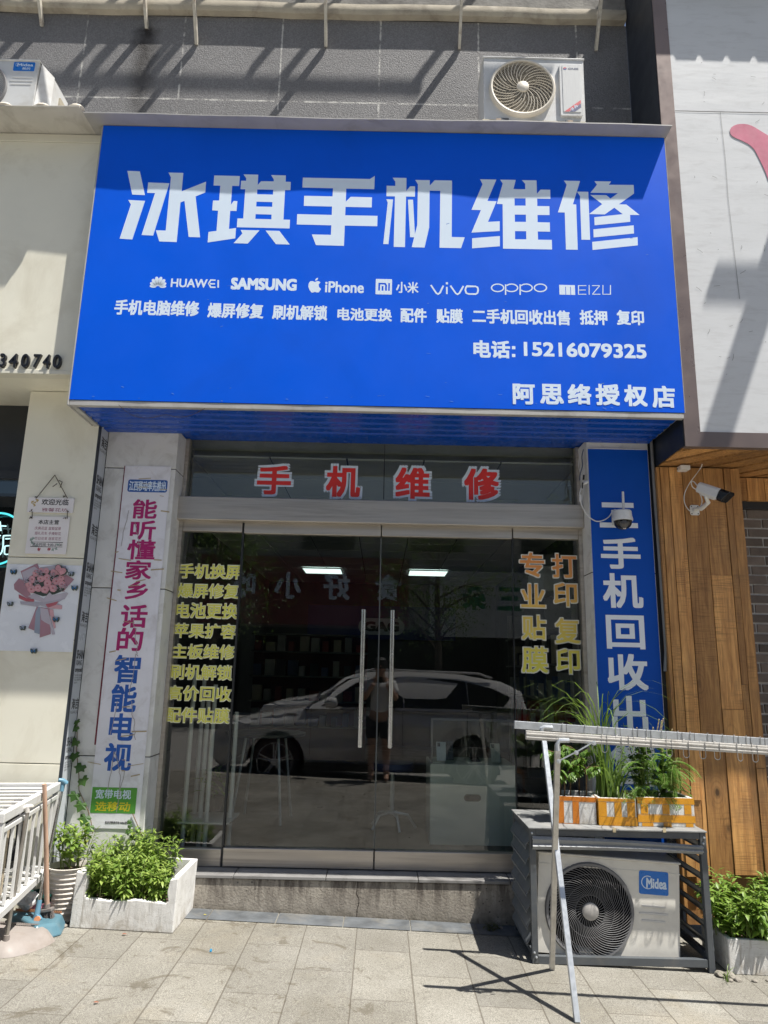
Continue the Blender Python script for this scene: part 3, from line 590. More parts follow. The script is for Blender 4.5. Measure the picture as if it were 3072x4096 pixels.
mb = MB(); trow(mb, '电话', 4, (386, 402), (545, 404), 76, Yt, bold=.035); mb.build('phone_lettering', white_film, sign); mb = MB(); trow(mb, '15216079325', 4, (604, 406), (1133, 408), 62, Yt, bold=.04)
for yy in (396, 430): c_ = QY(4, 560, yy, Yt); mb.prism([(c_.x+.011*sx, c_.z+.011*sz) for sx, sz in ((-1,-1),(1,-1),(1,1),(-1,1))], frontal(Yt), .0001, .0004)
mb.build('phone_lettering', white_film, sign)
mb = MB()
for ch, x0, y0, x1, y1 in (('阿', 556, 552, 652, 641), ('思', 674, 553, 776, 641), ('络', 793, 553, 896, 641), ('授', 914, 553, 1018, 645), ('权', 1037, 557, 1137, 650), ('店', 1158, 561, 1258, 656)): tbox(mb, ch, 4, x0, y0, x1, y1, Yt, bold=.035)
mb.build('branch_lettering', white_film, sign)
# row of phone maker marks
mb = MB(); mp = lambda s, t, d: (s, Yt-d*.4, t); c_ = QY('h', 349, 150, Yt); u = .0011
def XZ(k, x, y): v = QY(k, x, y, Yt); return (v.x, v.z)
for k in range(8):                                                     # eight petals
    an = R(14+k*21.7); L0, L1 = .012, (.052, .060, .070, .077, .077, .070, .060, .052)[k]
    d_ = Vector((math.cos(an), math.sin(an))); n_ = Vector((-d_.y, d_.x)); o_ = Vector((c_.x, c_.z-.004)); w_ = (.0085, .011, .0125, .0125, .0125, .0125, .011, .0085)[k]
    pts = [o_+d_*.012, o_+d_*(L0+.016)+n_*w_*.75, o_+d_*(L1*.85)+n_*w_, o_+d_*L1*1.05+n_*w_*.6, o_+d_*L1*1.09, o_+d_*L1*1.05-n_*w_*.6, o_+d_*(L1*.85)-n_*w_, o_+d_*(L0+.016)-n_*w_*.75]
    mb.prism([(p.x, p.y) for p in pts], mp, 0, .001)
mb.build('emblem', white_film, sign); mb = MB()
trow(mb, 'HUAW', 'h', (428, 122), (648, 127), 52, Yt, bold=.03)
for e_ in ([(697, 107), (668, 106), (656, 127), (668, 149), (697, 150)], [(658, 128), (694, 129)], [(713, 106), (713, 152)]): mb.ribbon([XZ('h', *p) for p in e_], .0105, mp, .001)
mb.build('logo', white_film, sign); mb = MB()
trow(mb, 'SAMSUNG', 'h', (790, 128), (1187, 134), 72, Yt, bold=.055)
mb.build('logo', white_film, sign); mb = MB()
ap = [(1296,118),(1283,112),(1268,114),(1259,127),(1257,147),(1264,166),(1276,181),(1285,181),(1297,177),(1309,181),(1320,180),(1331,164),(1333,159),(1321,148),(1319,132),(1330,121),(1323,114),(1311,112)]
mb.prism([XZ('h', *p) for p in ap], mp, 0, .001); mb.prism([XZ('h', *p) for p in ((1298,110),(1299,103),(1306,95),(1315,92),(1315,99),(1309,107))], mp, 0, .001)
mb.build('logo', white_film, sign); mb = MB()
trow(mb, 'iPhone', 'h', (1358, 147), (1592, 151), 68, Yt, bold=.03)
mb.build('logo', white_film, sign); mb = MB()
x0, x1, z0, z1 = quad_panel('m', 68, 42, 172, 140, Yt); hw, hh = (x1-x0), (z1-z0)
def sq(a, b, c, d): return [(x0+hw*a, z0+hh*c), (x0+hw*b, z0+hh*c), (x0+hw*b, z0+hh*d), (x0+hw*a, z0+hh*d)]
mh = [(x0+hw*a, z0+hh*b) for a, b in ((.16,.24),(.27,.24),(.27,.64),(.54,.64),(.58,.58),(.58,.24),(.69,.24),(.69,.62),(.60,.75),(.16,.75))]
mb.prism(rrect(x0, x1, z0, z1, .004, 2), mp, 0, .001, [mh, sq(.37,.48,.24,.54), sq(.77,.87,.24,.75)])
mb.build('logo', white_film, sign); mb = MB()
trow(mb, '小米', 'm', (198, 94), (341, 97), 72, Yt, bold=.022)
mb.build('logo', white_film, sign); mb = MB()
for e_, w_ in (([(420, 80), (455, 132), (466, 138), (478, 130), (500, 84)], .011), ([(522, 92), (522, 138)], .011), ([(522, 62), (523, 76)], .014), ([(545, 84), (580, 134), (590, 139), (602, 132), (628, 86)], .011)): mb.ribbon([XZ('m', *p) for p in e_], w_, mp, .001)
mb.ribbon([XZ('m', *p) for p in ((650,88),(706,89),(718,95),(722,112),(718,130),(706,138),(660,137),(646,131),(640,112),(644,95))], .011, mp, .001, closed=True)
def oval(cx, cy, rx, ry, a0=0, a1=360, n=22): return [XZ('m', cx+rx*math.cos(R(a0+(a1-a0)*i/n)), cy+ry*math.sin(R(a0+(a1-a0)*i/n))) for i in range(n+1)]
mb.build('logo', white_film, sign); mb = MB()
for cx in (846, 1119): mb.ribbon(oval(cx, 98, 39, 24, 0, 360-16, 22), .0085, mp, .001, closed=True)
for cx, a_ in ((935, -1), (1028, -1)): mb.ribbon(oval(cx, 98, 39, 24, 215, 505, 22), .0085, mp, .001)
for xx in (897, 990): mb.ribbon([XZ('m', xx, 76), XZ('m', xx, 143)], .009, mp, .0012)
mb.build('logo', white_film, sign); mb = MB()
x0, x1, z0, z1 = quad_panel('m', 1240, 80, 1340, 142, Yt); hw, hh = x1-x0, z1-z0
mb.prism([(x0, z0), (x0+hw*.38, z0), (x0+hw*.38, z1-hh*.18), (x0+hw*.42, z1-hh*.18), (x0+hw*.42, z0), (x0+hw*.70, z0), (x0+hw*.70, z1-hh*.18), (x0+hw*.74, z1-hh*.18), (x0+hw*.74, z0), (x1, z0), (x1, z1), (x0, z1)], mp, 0, .001)
for e_ in ([(1412, 84), (1362, 84), (1362, 139), (1412, 139)], [(1366, 112), (1408, 112)], [(1430, 80), (1430, 142)], [(1448, 84), (1498, 84)], [(1496, 86), (1452, 137)], [(1450, 139), (1502, 139)], [(1518, 80), (1518, 139), (1566, 139), (1566, 80)]): mb.ribbon([XZ('m', *p) for p in e_], .0058, mp, .0012)
mb.build('logo', white_film, sign)
# ------------------------------------------------------------------ flower shop on the left
fl = empty('flower_shop', (-2.9, 4.8, 0), 'cream panelled flower shop front with dark glazing next door', 'shop')
XR = -1.987
mb = MB(); zs = [gz(-2)-.08, .895, 1.66, 2.195, 3.371]
for a, b in zip(zs[:-1], zs[1:]): mb.box(-2.495, XR, 4.70, 4.735, a+.0025, b-.0025)
mb.build('pillar', cream, fl, bevel=.003)
mb = MB(); mb.box(-2.49, XR-.004, 4.737, 4.90, -.05, 3.36); mb.build('pillar_core', navy, fl)
mb = MB(); mb.box(XR-.002, XR+.0015, 4.699, 4.742, .02, 3.34); mb.build('navy_edge', navy, fl)
strip = MB(); strip.box(XR-.0035, XR+.004, 4.743, 4.859, .02, 3.335); st = strip.build('film_strip', mat('printed protective film', (.50, .53, .57), .35, 0, .07, 3), fl)
mb = MB(); ms = sideways(XR+.004)
def zst(y): return PY(0+850*CROP['L'][2], 1600+y*CROP['L'][2], 4.80).z
ya, yb = 4.748, 4.858
for k in range(4):
    o = -720*0 + k*722
    for s_, y0, y1, bd, u0, u1 in (('海吉', 312, 405, .02, .08, 1), ('NGHAI JIX', 415, 448, .0, 0, 1), ('SHAN', 632, 708, .03, 0, 1), ('XIANG', 716, 762, .015, .03, .85), ('omposit', 778, 828, .03, 0, 1), ('ISO9001:2000', 836, 850, 0, .05, 1), ('ISO14001:2000', 856, 870, 0, .05, 1), ('建设工程推荐产品', 874, 890, 0, .05, 1), ('金属产品', 897, 912, 0, .05, .5)):
        zt, zb = zst(y0+o), zst(y1+o)
        if zb < .62: continue
        text(mb, s_, ya+(yb-ya)*u0, ya+(yb-ya)*u1, zb, zt, ms, bold=bd)
mb.build('lettering', black_print, st)
mb = MB(); mb.box(-4.3, -2.035, 4.41, 5.2, 3.372, 3.39); mb.build('soffit', cream, fl)
mb = MB(); mb.box(-4.3, -2.497, 5.0, 5.06, 2.86, 3.37); mb.box(-4.3, -2.497, 4.96, 5.0, 2.80, 2.86); mb.box(-4.3, -2.497, 4.97, 5.03, 0, .12)
for x in (-3.35, -2.56): mb.box(x, x+.06, 4.97, 5.03, .12, 2.8)
mb.each('window_frame', dark_frame, fl)
mb = MB(); mb.box(-4.3, -2.5, 5.0, 5.008, .1, 2.82); mb.build('window', glass('dark shop glass', (.22, .24, .24), 1.9), fl)
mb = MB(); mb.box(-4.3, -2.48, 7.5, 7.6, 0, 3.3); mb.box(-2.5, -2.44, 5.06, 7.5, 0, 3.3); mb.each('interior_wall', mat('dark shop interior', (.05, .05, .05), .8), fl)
# neon ring in the window
neon_m = mat('lit cyan neon', (.08, .62, .68), .4, emit=.75); neon_w = mat('lit pale neon', (.55, .85, .88), .4, emit=.7)
ne = empty('neon_sign', (-2.75, 4.96, 1.9), 'round cyan neon ring sign glowing in the dark flower shop window', 'neon sign')
c0 = QY('L', -25, 1150, 4.95); rz = abs(QY('L', 0, 938, 4.95).z - c0.z)
mb = MB(); mb.tube([(c0.x+rz*math.cos(R(a)), 4.95, c0.z+rz*math.sin(R(a))) for a in range(0, 361, 8)], .007, 8); mb.build('ring', neon_m, ne, smooth=True)
mb = MB()
for st_ in ([(0, 1008), (8, 1085)], [(-60, 1042), (52, 1046)], [(-50, 1010), (-46, 1085)], [(88, 1124), (36, 1126), (28, 1136), (26, 1210), (14, 1262), (-6, 1285)], [(84, 1150), (46, 1152)], [(40, 1226), (44, 1212), (86, 1208)], [(40, 1226), (40, 1278), (84, 1276)], [(-20, 1120), (-60, 1180)], [(-40, 1160), (-40, 1285)], [(-70, 1120), (5, 1125)]):
    mb.tube(spline([QY('L', x, y, 4.948) for x, y in st_], 4), .0048, 6)
mb.build('lettering', neon_w, ne, smooth=True)

cs = empty('fascia_sign', (-3, 4.4, 3.4), 'plain cream sign box of the flower shop with black number letters', 'sign')
mb = MB(); mb.box(-4.3, -2.085, 4.40, 4.46, 3.40, 5.14); mb.build('panel', cream, cs)
mb = MB(); mb.box(-4.3, -2.05, 4.388, 4.47, 3.366, 3.398); mb.box(-4.3, -2.05, 4.392, 4.47, 5.142, 5.205); mb.box(-2.083, -2.05, 4.396, 4.86, 3.40, 5.14); mb.each('frame', mat('cream trim', (.70, .68, .58), .4, 0, .08, 3), cs, bevel=.004)
mb = MB(); pts = [-4.3+.2*i for i in range(12)]; pts[-1] = -2.135
vs = []
for z0 in (0, .006): vs += [(x, 4.138+.004*math.sin(x*4), 5.211+z0+.004*math.sin(x*3)) for x in pts] + [(x if i < 11 else -2.098, 4.865, 5.215+z0) for i, x in enumerate(pts)]
n = 12; mb.add(vs, [(i, i+1, n+1+i, n+i) for i in range(n-1)] + [(2*n+i, 3*n+i, 3*n+1+i, 2*n+i+1) for i in range(n-1)] + [(i, 2*n+i, 2*n+i+1, i+1) for i in range(n-1)] + [(n-1, 2*n-1, 4*n-1, 3*n-1)])
mb.build('top_flashing', mat('cream flashing', (.56, .54, .49), .5, 0, .1, 3, dirt=((.25, .22, .18), .5, 5)), cs)
Yn = 4.40
for i, (ch, x0, x1) in enumerate((('3', 0, 35), ('4', 41, 86), ('0', 94, 136), ('7', 146, 186), ('4', 188, 226), ('0', 231, 273))):
    mb = MB(); v, f, a, b, c, e = glyph(ch); p0 = QY(3, x0, 487, Yn); p1 = QY(3, x1, 428, Yn); zb, zt = QY(3, 150, 487, Yn).z, QY(3, 150, 430, Yn).z
    for dd in range(0, 26, 1): pass
    outline = bpy.data.curves.new('n', 'FONT'); outline.body = ch; outline.extrude = .5; outline.offset = .012; o_ = bpy.data.objects.new('n', outline); me = o_.to_mesh()
    xs_ = [p.co.x for p in me.vertices]; ys_ = [p.co.y for p in me.vertices]; a, b, c, e = min(xs_), max(xs_), min(ys_), max(ys_)
    mb.add([(p0.x+(p.co.x-a)/(b-a)*(p1.x-p0.x), Yn-.012-p.co.z*.024, zb+(p.co.y-c)/(e-c)*(zt-zb)) for p in me.vertices], [tuple(p.vertices) for p in me.polygons]); o_.to_mesh_clear(); bpy.data.objects.remove(o_)
    mb.build('number_letter', mat('black acrylic', (.012, .012, .014), .25), cs)

# hanging plaque: two boards on a cord
def board(name, label, k, box, Y, mt):
    x0, x1, z0, z1 = quad_panel(k, *box, Y); mb = MB(); mb.prism(rrect(x0, x1, z0, z1, .006), frontal(Y), -.008, 0, back=True); return mb, (x0, x1, z0, z1)
pq = empty('hanging_plaque', (-2.25, 4.69, 2.4), 'pair of small white welcome boards hanging by a cord on the cream pillar', 'plaque')
board_m = mat('white painted board', (.80, .77, .78), .5, 0, .05, 6)
Yb = 4.688
up_mb, ub = board('b', '', 'L', (231, 811, 609, 934), Yb, board_m); ubo = up_mb.build('upper_board', board_m, pq)
lo_mb, lb = board('b', '', 'L', (226, 966, 562, 1277), Yb, board_m); lbo = lo_mb.build('lower_board', board_m, pq)
mb = MB()
tbox(mb, '欢迎光临', 'L', 346, 822, 570, 872, Yb, bold=.02); mb.build('lettering', black_print, ubo)
mb = MB(); tbox(mb, '雅馨花坊', 'L', 346, 896, 560, 926, Yb, bold=.0); mb.build('red_lettering', mat('wine red print', (.25, .02, .08), .5), ubo)
mb = MB(); tbox(mb, '本店主营', 'L', 318, 994, 490, 1032, Yb, bold=.02); tbox(mb, '营业时间: 9:00-21:00', 'L', 268, 1186, 515, 1214, Yb, bold=.01)
x0, x1, z0, z1 = quad_panel('L', 255, 1180, 520, 1218, Yb); mb.ribbon([(x0, z0), (x1, z0), (x1, z1), (x0, z1)], .002, frontal(Yb), .001, closed=True); mb.build('lettering', black_print, lbo)
mb = MB()
for s_, y in (('庆典花篮 盆栽盆景', 1065), ('婚礼花车 手捧鲜花', 1107), ('节日花束 居家花艺', 1150)): tbox(mb, s_, 'L', 288, y-14, 506, y+13, Yb, bold=.0)
mb.build('red_lettering', mat('wine red print', (.25, .02, .08), .5), lbo)
mb = MB(); rnd = random.Random(5); mp = frontal(Yb)
for cx, cy, col in [(265, 850, 0), (290, 845, 0), (310, 835, 0), (285, 870, 0), (262, 1160, 1), (268, 1185, 1), (300, 1205, 1), (275, 1140, 1), (440, 1240, 1), (462, 1235, 1), (480, 1200, 1), (320, 1240, 2), (405, 1240, 2)]:
    v = QY('L', cx, cy, Yb); mb.mi = col
    for _ in range(3):
        an = rnd.uniform(0, 6); l = rnd.uniform(.008, .014); d_ = Vector((math.cos(an), math.sin(an)))*l; n_ = Vector((-d_.y, d_.x))*.45; o_ = Vector((v.x+rnd.uniform(-.006, .006), v.z+rnd.uniform(-.006, .006)))
        mb.prism([(o_-d_)[:], (o_+n_)[:], (o_+d_)[:], (o_-n_)[:]], mp, 0, .0006+rnd.random()*.0003)
mb.build('printed_sprig', [mat('ochre print', (.45, .33, .12), .5), mat('sage print', (.28, .37, .33), .5), mat('rose print', (.45, .10, .12), .5)], pq)
cord = mat('dark jute cord', (.06, .045, .03), .9)
mb = MB(); n0 = QY('L', 455, 622, 4.685); l0 = QY('L', 300, 815, 4.682); r0 = QY('L', 560, 815, 4.682)
mb.tube([n0, l0], .0028, 5); mb.tube([n0, r0], .0028, 5); mb.tube([n0+Vector((.025, -.004, -.06)), n0+Vector((.0, -.01, -.085))], .003, 5); mb.tube([n0+Vector((.035, -.006, -.04)), n0+Vector((.06, -.008, -.05)), n0+Vector((.05, -.008, -.09))], .003, 5)
for x in (268, 560): a, b = QY('L', x, 925, 4.682), QY('L', x-3, 985, 4.682); mb.tube([a, b], .0025, 5)
for x, y in ((300, 800), (545, 797), (262, 918), (553, 916), (262, 975), (545, 975)):
    v = QY('L', x, y, 4.68)
    for k in range(3): mb.tube([v, v+Vector((random.uniform(-.018, .018), -.004, random.uniform(-.012, .012)))], .0022, 4)
mb.build('cord', cord, pq)
# flower poster: a printed bouquet, flat
fp = empty('flower_poster', (-2.25, 4.695, 1.9), 'glossy white poster of a pink rose bouquet with butterflies', 'poster')
Yf = 4.697; x0, x1, z0, z1 = quad_panel('b', 70, 145, 1560, 1890, Yf)
x0, x1 = -2.490, -1.992
mb = MB(); nx, nz = 10, 12
mb.add([(x0+(x1-x0)*i/nx, Yf-.0012*mnoise.noise(Vector((i*.9, j*.7, 2)))-.001, z0+(z1-z0)*j/nz) for j in range(nz+1) for i in range(nx+1)], [(j*(nx+1)+i, j*(nx+1)+i+1, (j+1)*(nx+1)+i+1, (j+1)*(nx+1)+i) for j in range(nz) for i in range(nx)])
mb.build('sheet', mat('glossy white paper', (.78, .81, .87), .25, 0, .04, 4, .5, 14), fp, smooth=True)
mp = frontal(Yf-.003)
def bp(pts): return [(lambda v: (v.x, v.z))(QY('b', x, y, Yf-.003)) for x, y in pts]
pinks = [mat('dusty pink print', (.40, .22, .27), .4), mat('grey lilac print', (.42, .40, .47), .4), mat('rose pink print', (.60, .30, .34), .4, 0, .2, 60), mat('deep rose print', (.45, .12, .15), .4), mat('pale lilac print', (.50, .46, .53), .4), mat('dark green print', (.05, .07, .06), .4), mat('butterfly blue print', (.03, .16, .38), .4), mat('blue grey print', (.30, .35, .44), .4), mat('soft pink print', (.66, .38, .42), .4)]
mb = MB(); dz = [0.]
def shape(mi, pts): mb.mi = mi; dz[0] += .00008; mb.prism(bp(pts), mp, 0, .0003+dz[0])
for mi, pts in ((0, [(415,275),(750,118),(790,220),(640,520),(480,480)]), (1, [(800,200),(1130,150),(1330,170),(1330,420),(900,420)]), (4, [(440,300),(690,180),(780,250),(620,600),(500,520)]), (0, [(1320,340),(1490,440),(1270,690),(1150,640)]), (0, [(280,540),(380,420),(520,470),(640,820),(560,830),(290,640)]),
   (5, [(540,440),(760,260),(1080,260),(1310,480),(1290,660),(1100,740),(860,780),(600,690)]),
   (3, [(375,740),(540,820),(690,840),(680,890),(520,880),(380,820)]), (4, [(560,780),(700,720),(880,830),(1000,700),(1060,760),(1340,700),(1375,720),(1300,840),(900,910),(700,850)]),
   (1, [(400,880),(520,890),(860,890),(880,940),(730,990),(420,940)]), (1, [(880,900),(1300,820),(1150,920),(1250,960),(1240,1040),(1000,1020),(800,960)]), (3, [(920,940),(1180,880),(1130,950),(960,1010)]), (8, [(960,1015),(1140,950),(1250,965),(1245,1040)]),
   (0, [(740,985),(570,1420),(690,1470),(800,1000)]), (7, [(770,990),(720,1100),(690,1510),(800,1545),(820,1000)]), (8, [(980,1040),(1070,1045),(1120,1415),(1090,1430)]), (0, [(820,1000),(800,1610),(1020,1540),(1000,1030)]), (4, [(810,1010),(960,1040),(1110,1545),(1050,1550),(1000,1350),(900,1300),(830,1250)])): shape(mi, pts)
rnd = random.Random(11)
for cx, cy, rr in ((720,320,70),(830,270,60),(930,270,62),(1080,310,70),(1170,300,55),(650,440,75),(820,430,75),(950,410,72),(1140,480,80),(1250,540,75),(960,520,78),(590,550,75),(640,640,80),(770,620,72),(910,650,80),(1075,620,76),(1240,410,60)):
    n = 11; shape(2, [(cx+rr*(1+.12*rnd.uniform(-1, 1))*math.cos(2*math.pi*i/n), cy+rr*(1+.12*rnd.uniform(-1, 1))*math.sin(2*math.pi*i/n)) for i in range(n)])
    shape(8, [(cx-5+rr*.66*math.cos(2*math.pi*i/7+.4), cy-4+rr*.62*math.sin(2*math.pi*i/7+.4)) for i in range(7)])
    shape(2, [(cx-3+rr*.45*math.cos(2*math.pi*i/6), cy-2+rr*.42*math.sin(2*math.pi*i/6)) for i in range(6)])
    shape(3, [(cx+rr*.22*math.cos(2*math.pi*i/5), cy+rr*.2*math.sin(2*math.pi*i/5)) for i in range(5)])
for i in range(150):
    cx, cy = rnd.choice(((730, 530), (1180, 620), (1080, 380), (800, 320), (1290, 570), (560, 480))); cx += rnd.gauss(0, 50); cy += rnd.gauss(0, 40); s_ = rnd.uniform(5, 10); shape(4, [(cx-s_, cy), (cx, cy-s_), (cx+s_, cy), (cx, cy+s_)])
shape(5, [(1125,240),(1140,175),(1190,142),(1240,160),(1258,215),(1300,205),(1355,230),(1365,285),(1330,335),(1250,372)]); shape(2, [(1133,240),(1148,182),(1190,152),(1234,168),(1255,226),(1300,215),(1345,236),(1355,285),(1325,328),(1250,362)])
for cx, cy, mi in ((288,290,6),(1515,615,6),(1140,1245,6),(695,1880,6),(222,935,5),(475,1420,5),(1445,335,5)):
    s_ = 55 if mi == 6 else 48
    for sg in (-1, 1): shape(5, [(cx, cy+8), (cx+sg*s_*1.05, cy-s_*.85), (cx+sg*s_*1.05, cy+s_*.15), (cx+sg*s_*.55, cy+s_*.95)]); shape(mi if mi == 6 else 7, [(cx+sg*8, cy), (cx+sg*s_*.85, cy-s_*.55), (cx+sg*s_*.8, cy+s_*.05), (cx+sg*s_*.45, cy+s_*.6)])
mb.build('printed_bouquet', pinks, fp)

# ------------------------------------------------------------------ timber clad shop on the right
rs = empty('timber_shop', (2.6, 4.8, 0), 'shop on the right with timber cladding, brick wall and white fascia', 'shop')
bronze = mat('bronze brown metal', (.20, .155, .14), .34, .35, .1, 2.5, dirt=((.3, .26, .24), .3, 4))
FY = 4.35
mb = MB(); mb.add([(1.922, FY, 2.952), (2.024, FY, 3.052), (2.024, FY, 7.4), (1.922, FY, 7.4)], [(0, 1, 2, 3)]); mb.add([(1.922, FY, 2.952), (4.6, FY, 2.952), (4.6, FY, 3.052), (2.024, FY, 3.052)], [(0, 1, 2, 3)])
mb.add([(2.024, FY, 3.052), (4.6, FY, 3.052), (4.6, FY+.012, 3.052), (2.024, FY+.012, 3.052), (2.024, FY, 7.4), (2.024, FY+.012, 7.4)], [(0, 1, 2, 3), (0, 3, 5, 4)])
mb.add([(1.922, FY, 2.952), (4.6, FY, 2.952), (4.6, FY+.05, 2.952), (1.922, FY+.05, 2.952)], [(0, 1, 2, 3)])
mb.box(1.921, 1.9225, FY, FY+.04, 2.952, 7.4)
mb.build('fascia_frame', bronze, rs)
fascia_m = mat('white board fascia', (.62, .635, .65), .7, 0, .04, 2.5, .14, 22, dirt=((.42, .42, .42), .4, 14), ani=(.35, 1, 1.6))
zj = QY(2, 1450, 480, FY).z
mb = MB(); mb.box(2.026, 4.6, FY+.008, FY+.04, 3.054, zj-.002); mb.box(2.026, 4.6, FY+.008, FY+.04, zj+.002, 7.4); fa = mb.build('fascia', fascia_m, rs)
mb = MB(); Yq = FY+.006
a = PY(2560+900*.3616, 1370*.3616, Yq); b_ = PY(2560+975*.3616, 2200*.3616, Yq); mb.ribbon([(a.x, zj), (a.x+.004, a.z-.3), (b_.x, b_.z), (b_.x+.012, 4.0)], .0025, frontal(Yq), .001); rnd = random.Random(4)
mb.ribbon([(2.03, zj), (4.6, zj)], .005, frontal(Yq), .0012)
for i in range(34):
    x, z = rnd.uniform(2.1, 2.7), rnd.uniform(3.3, 5.9); l = rnd.uniform(.005, .05); an = rnd.uniform(0, 3.1); mb.ribbon([(x, z), (x+l*math.cos(an)*.5+.004, z+l*math.sin(an)*.5), (x+l*math.cos(an), z+l*math.sin(an))], .0022, frontal(Yq), .001+i*2e-5)
mb.build('scratch', mat('pencil grey', (.16, .16, .165), .8), fa)
mb = MB(); pk = [(995,1440),(1008,1412),(1040,1390),(1075,1377),(1110,1372),(1150,1372),(1190,1377),(1230,1390),(1270,1410),(1416,1500),(1520,1590),(1600,1700),(1650,1830),(1680,1980),(1690,2150),(1530,2150),(1500,2100),(1416,1985),(1390,1910),(1350,1820),(1320,1760),(1290,1700),(1265,1655),(1240,1628),(1200,1595),(1150,1568),(1100,1545),(1050,1525),(1015,1502),(998,1478)]
mb.prism([(lambda v: (v.x, v.z))(PY(2560+x*.3616, y*.3616, Yq)) for x, y in pk], frontal(Yq), 0, .0015); mb.build('painted_stroke', mat('pink paint', (.56, .16, .24), .7, 0, .1, 12), fa)
mb = MB(); mb.box(1.916, 1.921, 4.36, 4.87, 2.96, 7.4); mb.box(1.877, 1.921, 4.875, 5.1, -.1, 3.2); mb.each('side_panel', navy, rs)
def wood_mat():
    m = bpy.data.materials.new('oiled pine planks'); m.use_nodes = True; t = m.node_tree; p = t.nodes['Principled BSDF']
    g = t.nodes.new('ShaderNodeNewGeometry'); rp = g.outputs['Random Per Island']
    tc = t.nodes.new('ShaderNodeTexCoord'); cb = nn(t, 'ShaderNodeCombineXYZ')
    for i in range(3): t.links.new(mth(t, 'MULTIPLY', rp, (7.3, 3.1, 11.7)[i]), cb.inputs[i])
    va = nn(t, 'ShaderNodeVectorMath', operation='ADD'); t.links.new(tc.outputs['Object'], va.inputs[0]); t.links.new(cb.outputs[0], va.inputs[1])
    mpn = t.nodes.new('ShaderNodeMapping'); mpn.inputs[3].default_value = (1, 1, .06); t.links.new(va.outputs[0], mpn.inputs[0])
    n1 = noise(t, mpn.outputs[0], 38, 5, .6, .8); n2 = noise(t, mpn.outputs[0], 180, 3)
    mk = t.nodes.new('ShaderNodeMapping'); mk.inputs[3].default_value = (1, 1, .55); t.links.new(va.outputs[0], mk.inputs[0])
    kn = nn(t, 'ShaderNodeTexVoronoi', i2=4.2); t.links.new(mk.outputs[0], kn.inputs[0]); kd = kn.outputs[0]
    rings = mth(t, 'SINE', mth(t, 'MULTIPLY', kd, 90)); near = ramp(t, kd, .05, .34, (1,1,1,1), (0,0,0,1))
    c = mix(t, ramp(t, n1, .3, .7), (.33, .15, .047), (.68, .37, .13))
    c = mix(t, mth(t, 'MULTIPLY', ramp(t, n2, .5, .7), .35), c, (.12, .05, .017)); c = mix(t, mth(t, 'MULTIPLY', ramp(t, noise(t, tc.outputs['Object'], 2.6, 6, .7), .5, .7), .45), c, (.19, .125, .07))
    c = mix(t, mth(t, 'MULTIPLY', mth(t, 'MULTIPLY', near, ramp(t, rings, .1, .9)), .35), c, (.1, .04, .014))
    mw = t.nodes.new('ShaderNodeMapping'); mw.inputs[3].default_value = (.05, .05, 1); t.links.new(va.outputs[0], mw.inputs[0]); c = mix(t, mth(t, 'MULTIPLY', mth(t, 'MULTIPLY', ramp(t, noise(t, mw.outputs[0], 150, 2), .5, .62), ramp(t, noise(t, va.outputs[0], 3, 3), .45, .6)), .4), c, (.12, .055, .02))
    c = mix(t, ramp(t, kd, .05, .085, (.85,.85,.85,1), (0,0,0,1)), c, (.03, .014, .007))
    c = mix(t, 1., c, ramp(t, rp, 0, 1, (.58, .55, .52, 1), (1.3, 1.28, 1.26, 1)), 'MULTIPLY')
    t.links.new(c, p.inputs['Base Color']); p.inputs['Roughness'].default_value = .55; t.links.new(bump(t, n1, .35, .004), p.inputs['Normal']); return m
wood = wood_mat()
mb = MB(); WY = 4.80; rnd = random.Random(9); ed = [1.927, 1.988, 2.052, 2.082, 2.228, 2.371, 2.417, 2.480]
fix = {3: [2.0, 2.0], 4: [2.185, 1.32]}
for i, (a, b) in enumerate(zip(ed[:-1], ed[1:])):
    cuts = [.30+rnd.uniform(-.05, .06)] + sorted({4: [2.19, 1.31], 3: [], 1: [.75], 5: [1.47], 2: [], 6: [.95]}.get(i, [])) + [2.945]
    for c0_, c1_ in zip(cuts[:-1], cuts[1:]): mb.box(a+.0022, b-.0022, WY+rnd.uniform(-.005, .005), WY+.03, c0_+.001, c1_-.001)
mb.box(1.905, 1.9255, WY+.006, 4.9, .1, 2.945); mb.box(2.4815, 2.490, WY+.012, 5.1, .1, 2.945)
for x0 in (1.93, 2.08, 2.24, 2.40): mb.box(x0, x0+.135, WY+.04, WY+.06, .02, .36)
for i in range(17): mb.box(2.52+i*.13, 2.52+i*.13+.126, 5.03, 5.06, 2.775+rnd.uniform(-.004, .004), 2.945)
mb.build('cladding', wood, rs)
mb = MB(); mb.box(1.927, 2.478, WY+.0305, WY+.037, .36, 2.94); mb.build('cladding_batten', dark_frame, rs)
mb = MB(); x = 1.927                                     # soffit planks, laid at a slant
a0 = R(50)
for i in range(16):
    o_ = Vector((1.95+i*.16*1.3-.4, 4.9, 0)); d_ = Vector((.52, -.62, 0)).normalized(); n_ = Vector((-d_.y, d_.x, 0))
    poly = [o_+d_*-1.2, o_+d_*2.2, o_+d_*2.2+n_*-.122, o_+d_*-1.2+n_*-.122]
    # clip to the soffit rectangle
    def clip(pts, ax, v, keep):
        out = []
        for k in range(len(pts)):
            A, B = pts[k], pts[(k+1) % len(pts)]; ia, ib = keep*(A[ax]-v) <= 0, keep*(B[ax]-v) <= 0
            if ia: out.append(A)
            if ia != ib: t_ = (v-A[ax])/(B[ax]-A[ax]); out.append(A+(B-A)*t_)
        return out
    for ax, v, kp in ((0, 1.927, -1), (0, 4.6, 1), (1, 4.392, -1), (1, 5.1, 1)): poly = clip(poly, ax, v, kp) if poly else poly
    if len(poly) > 2: mb.prism([(p.x, p.y) for p in poly], lambda s_, t_, d: (s_, t_, 2.956+.012-d), 0, .012, back=True)
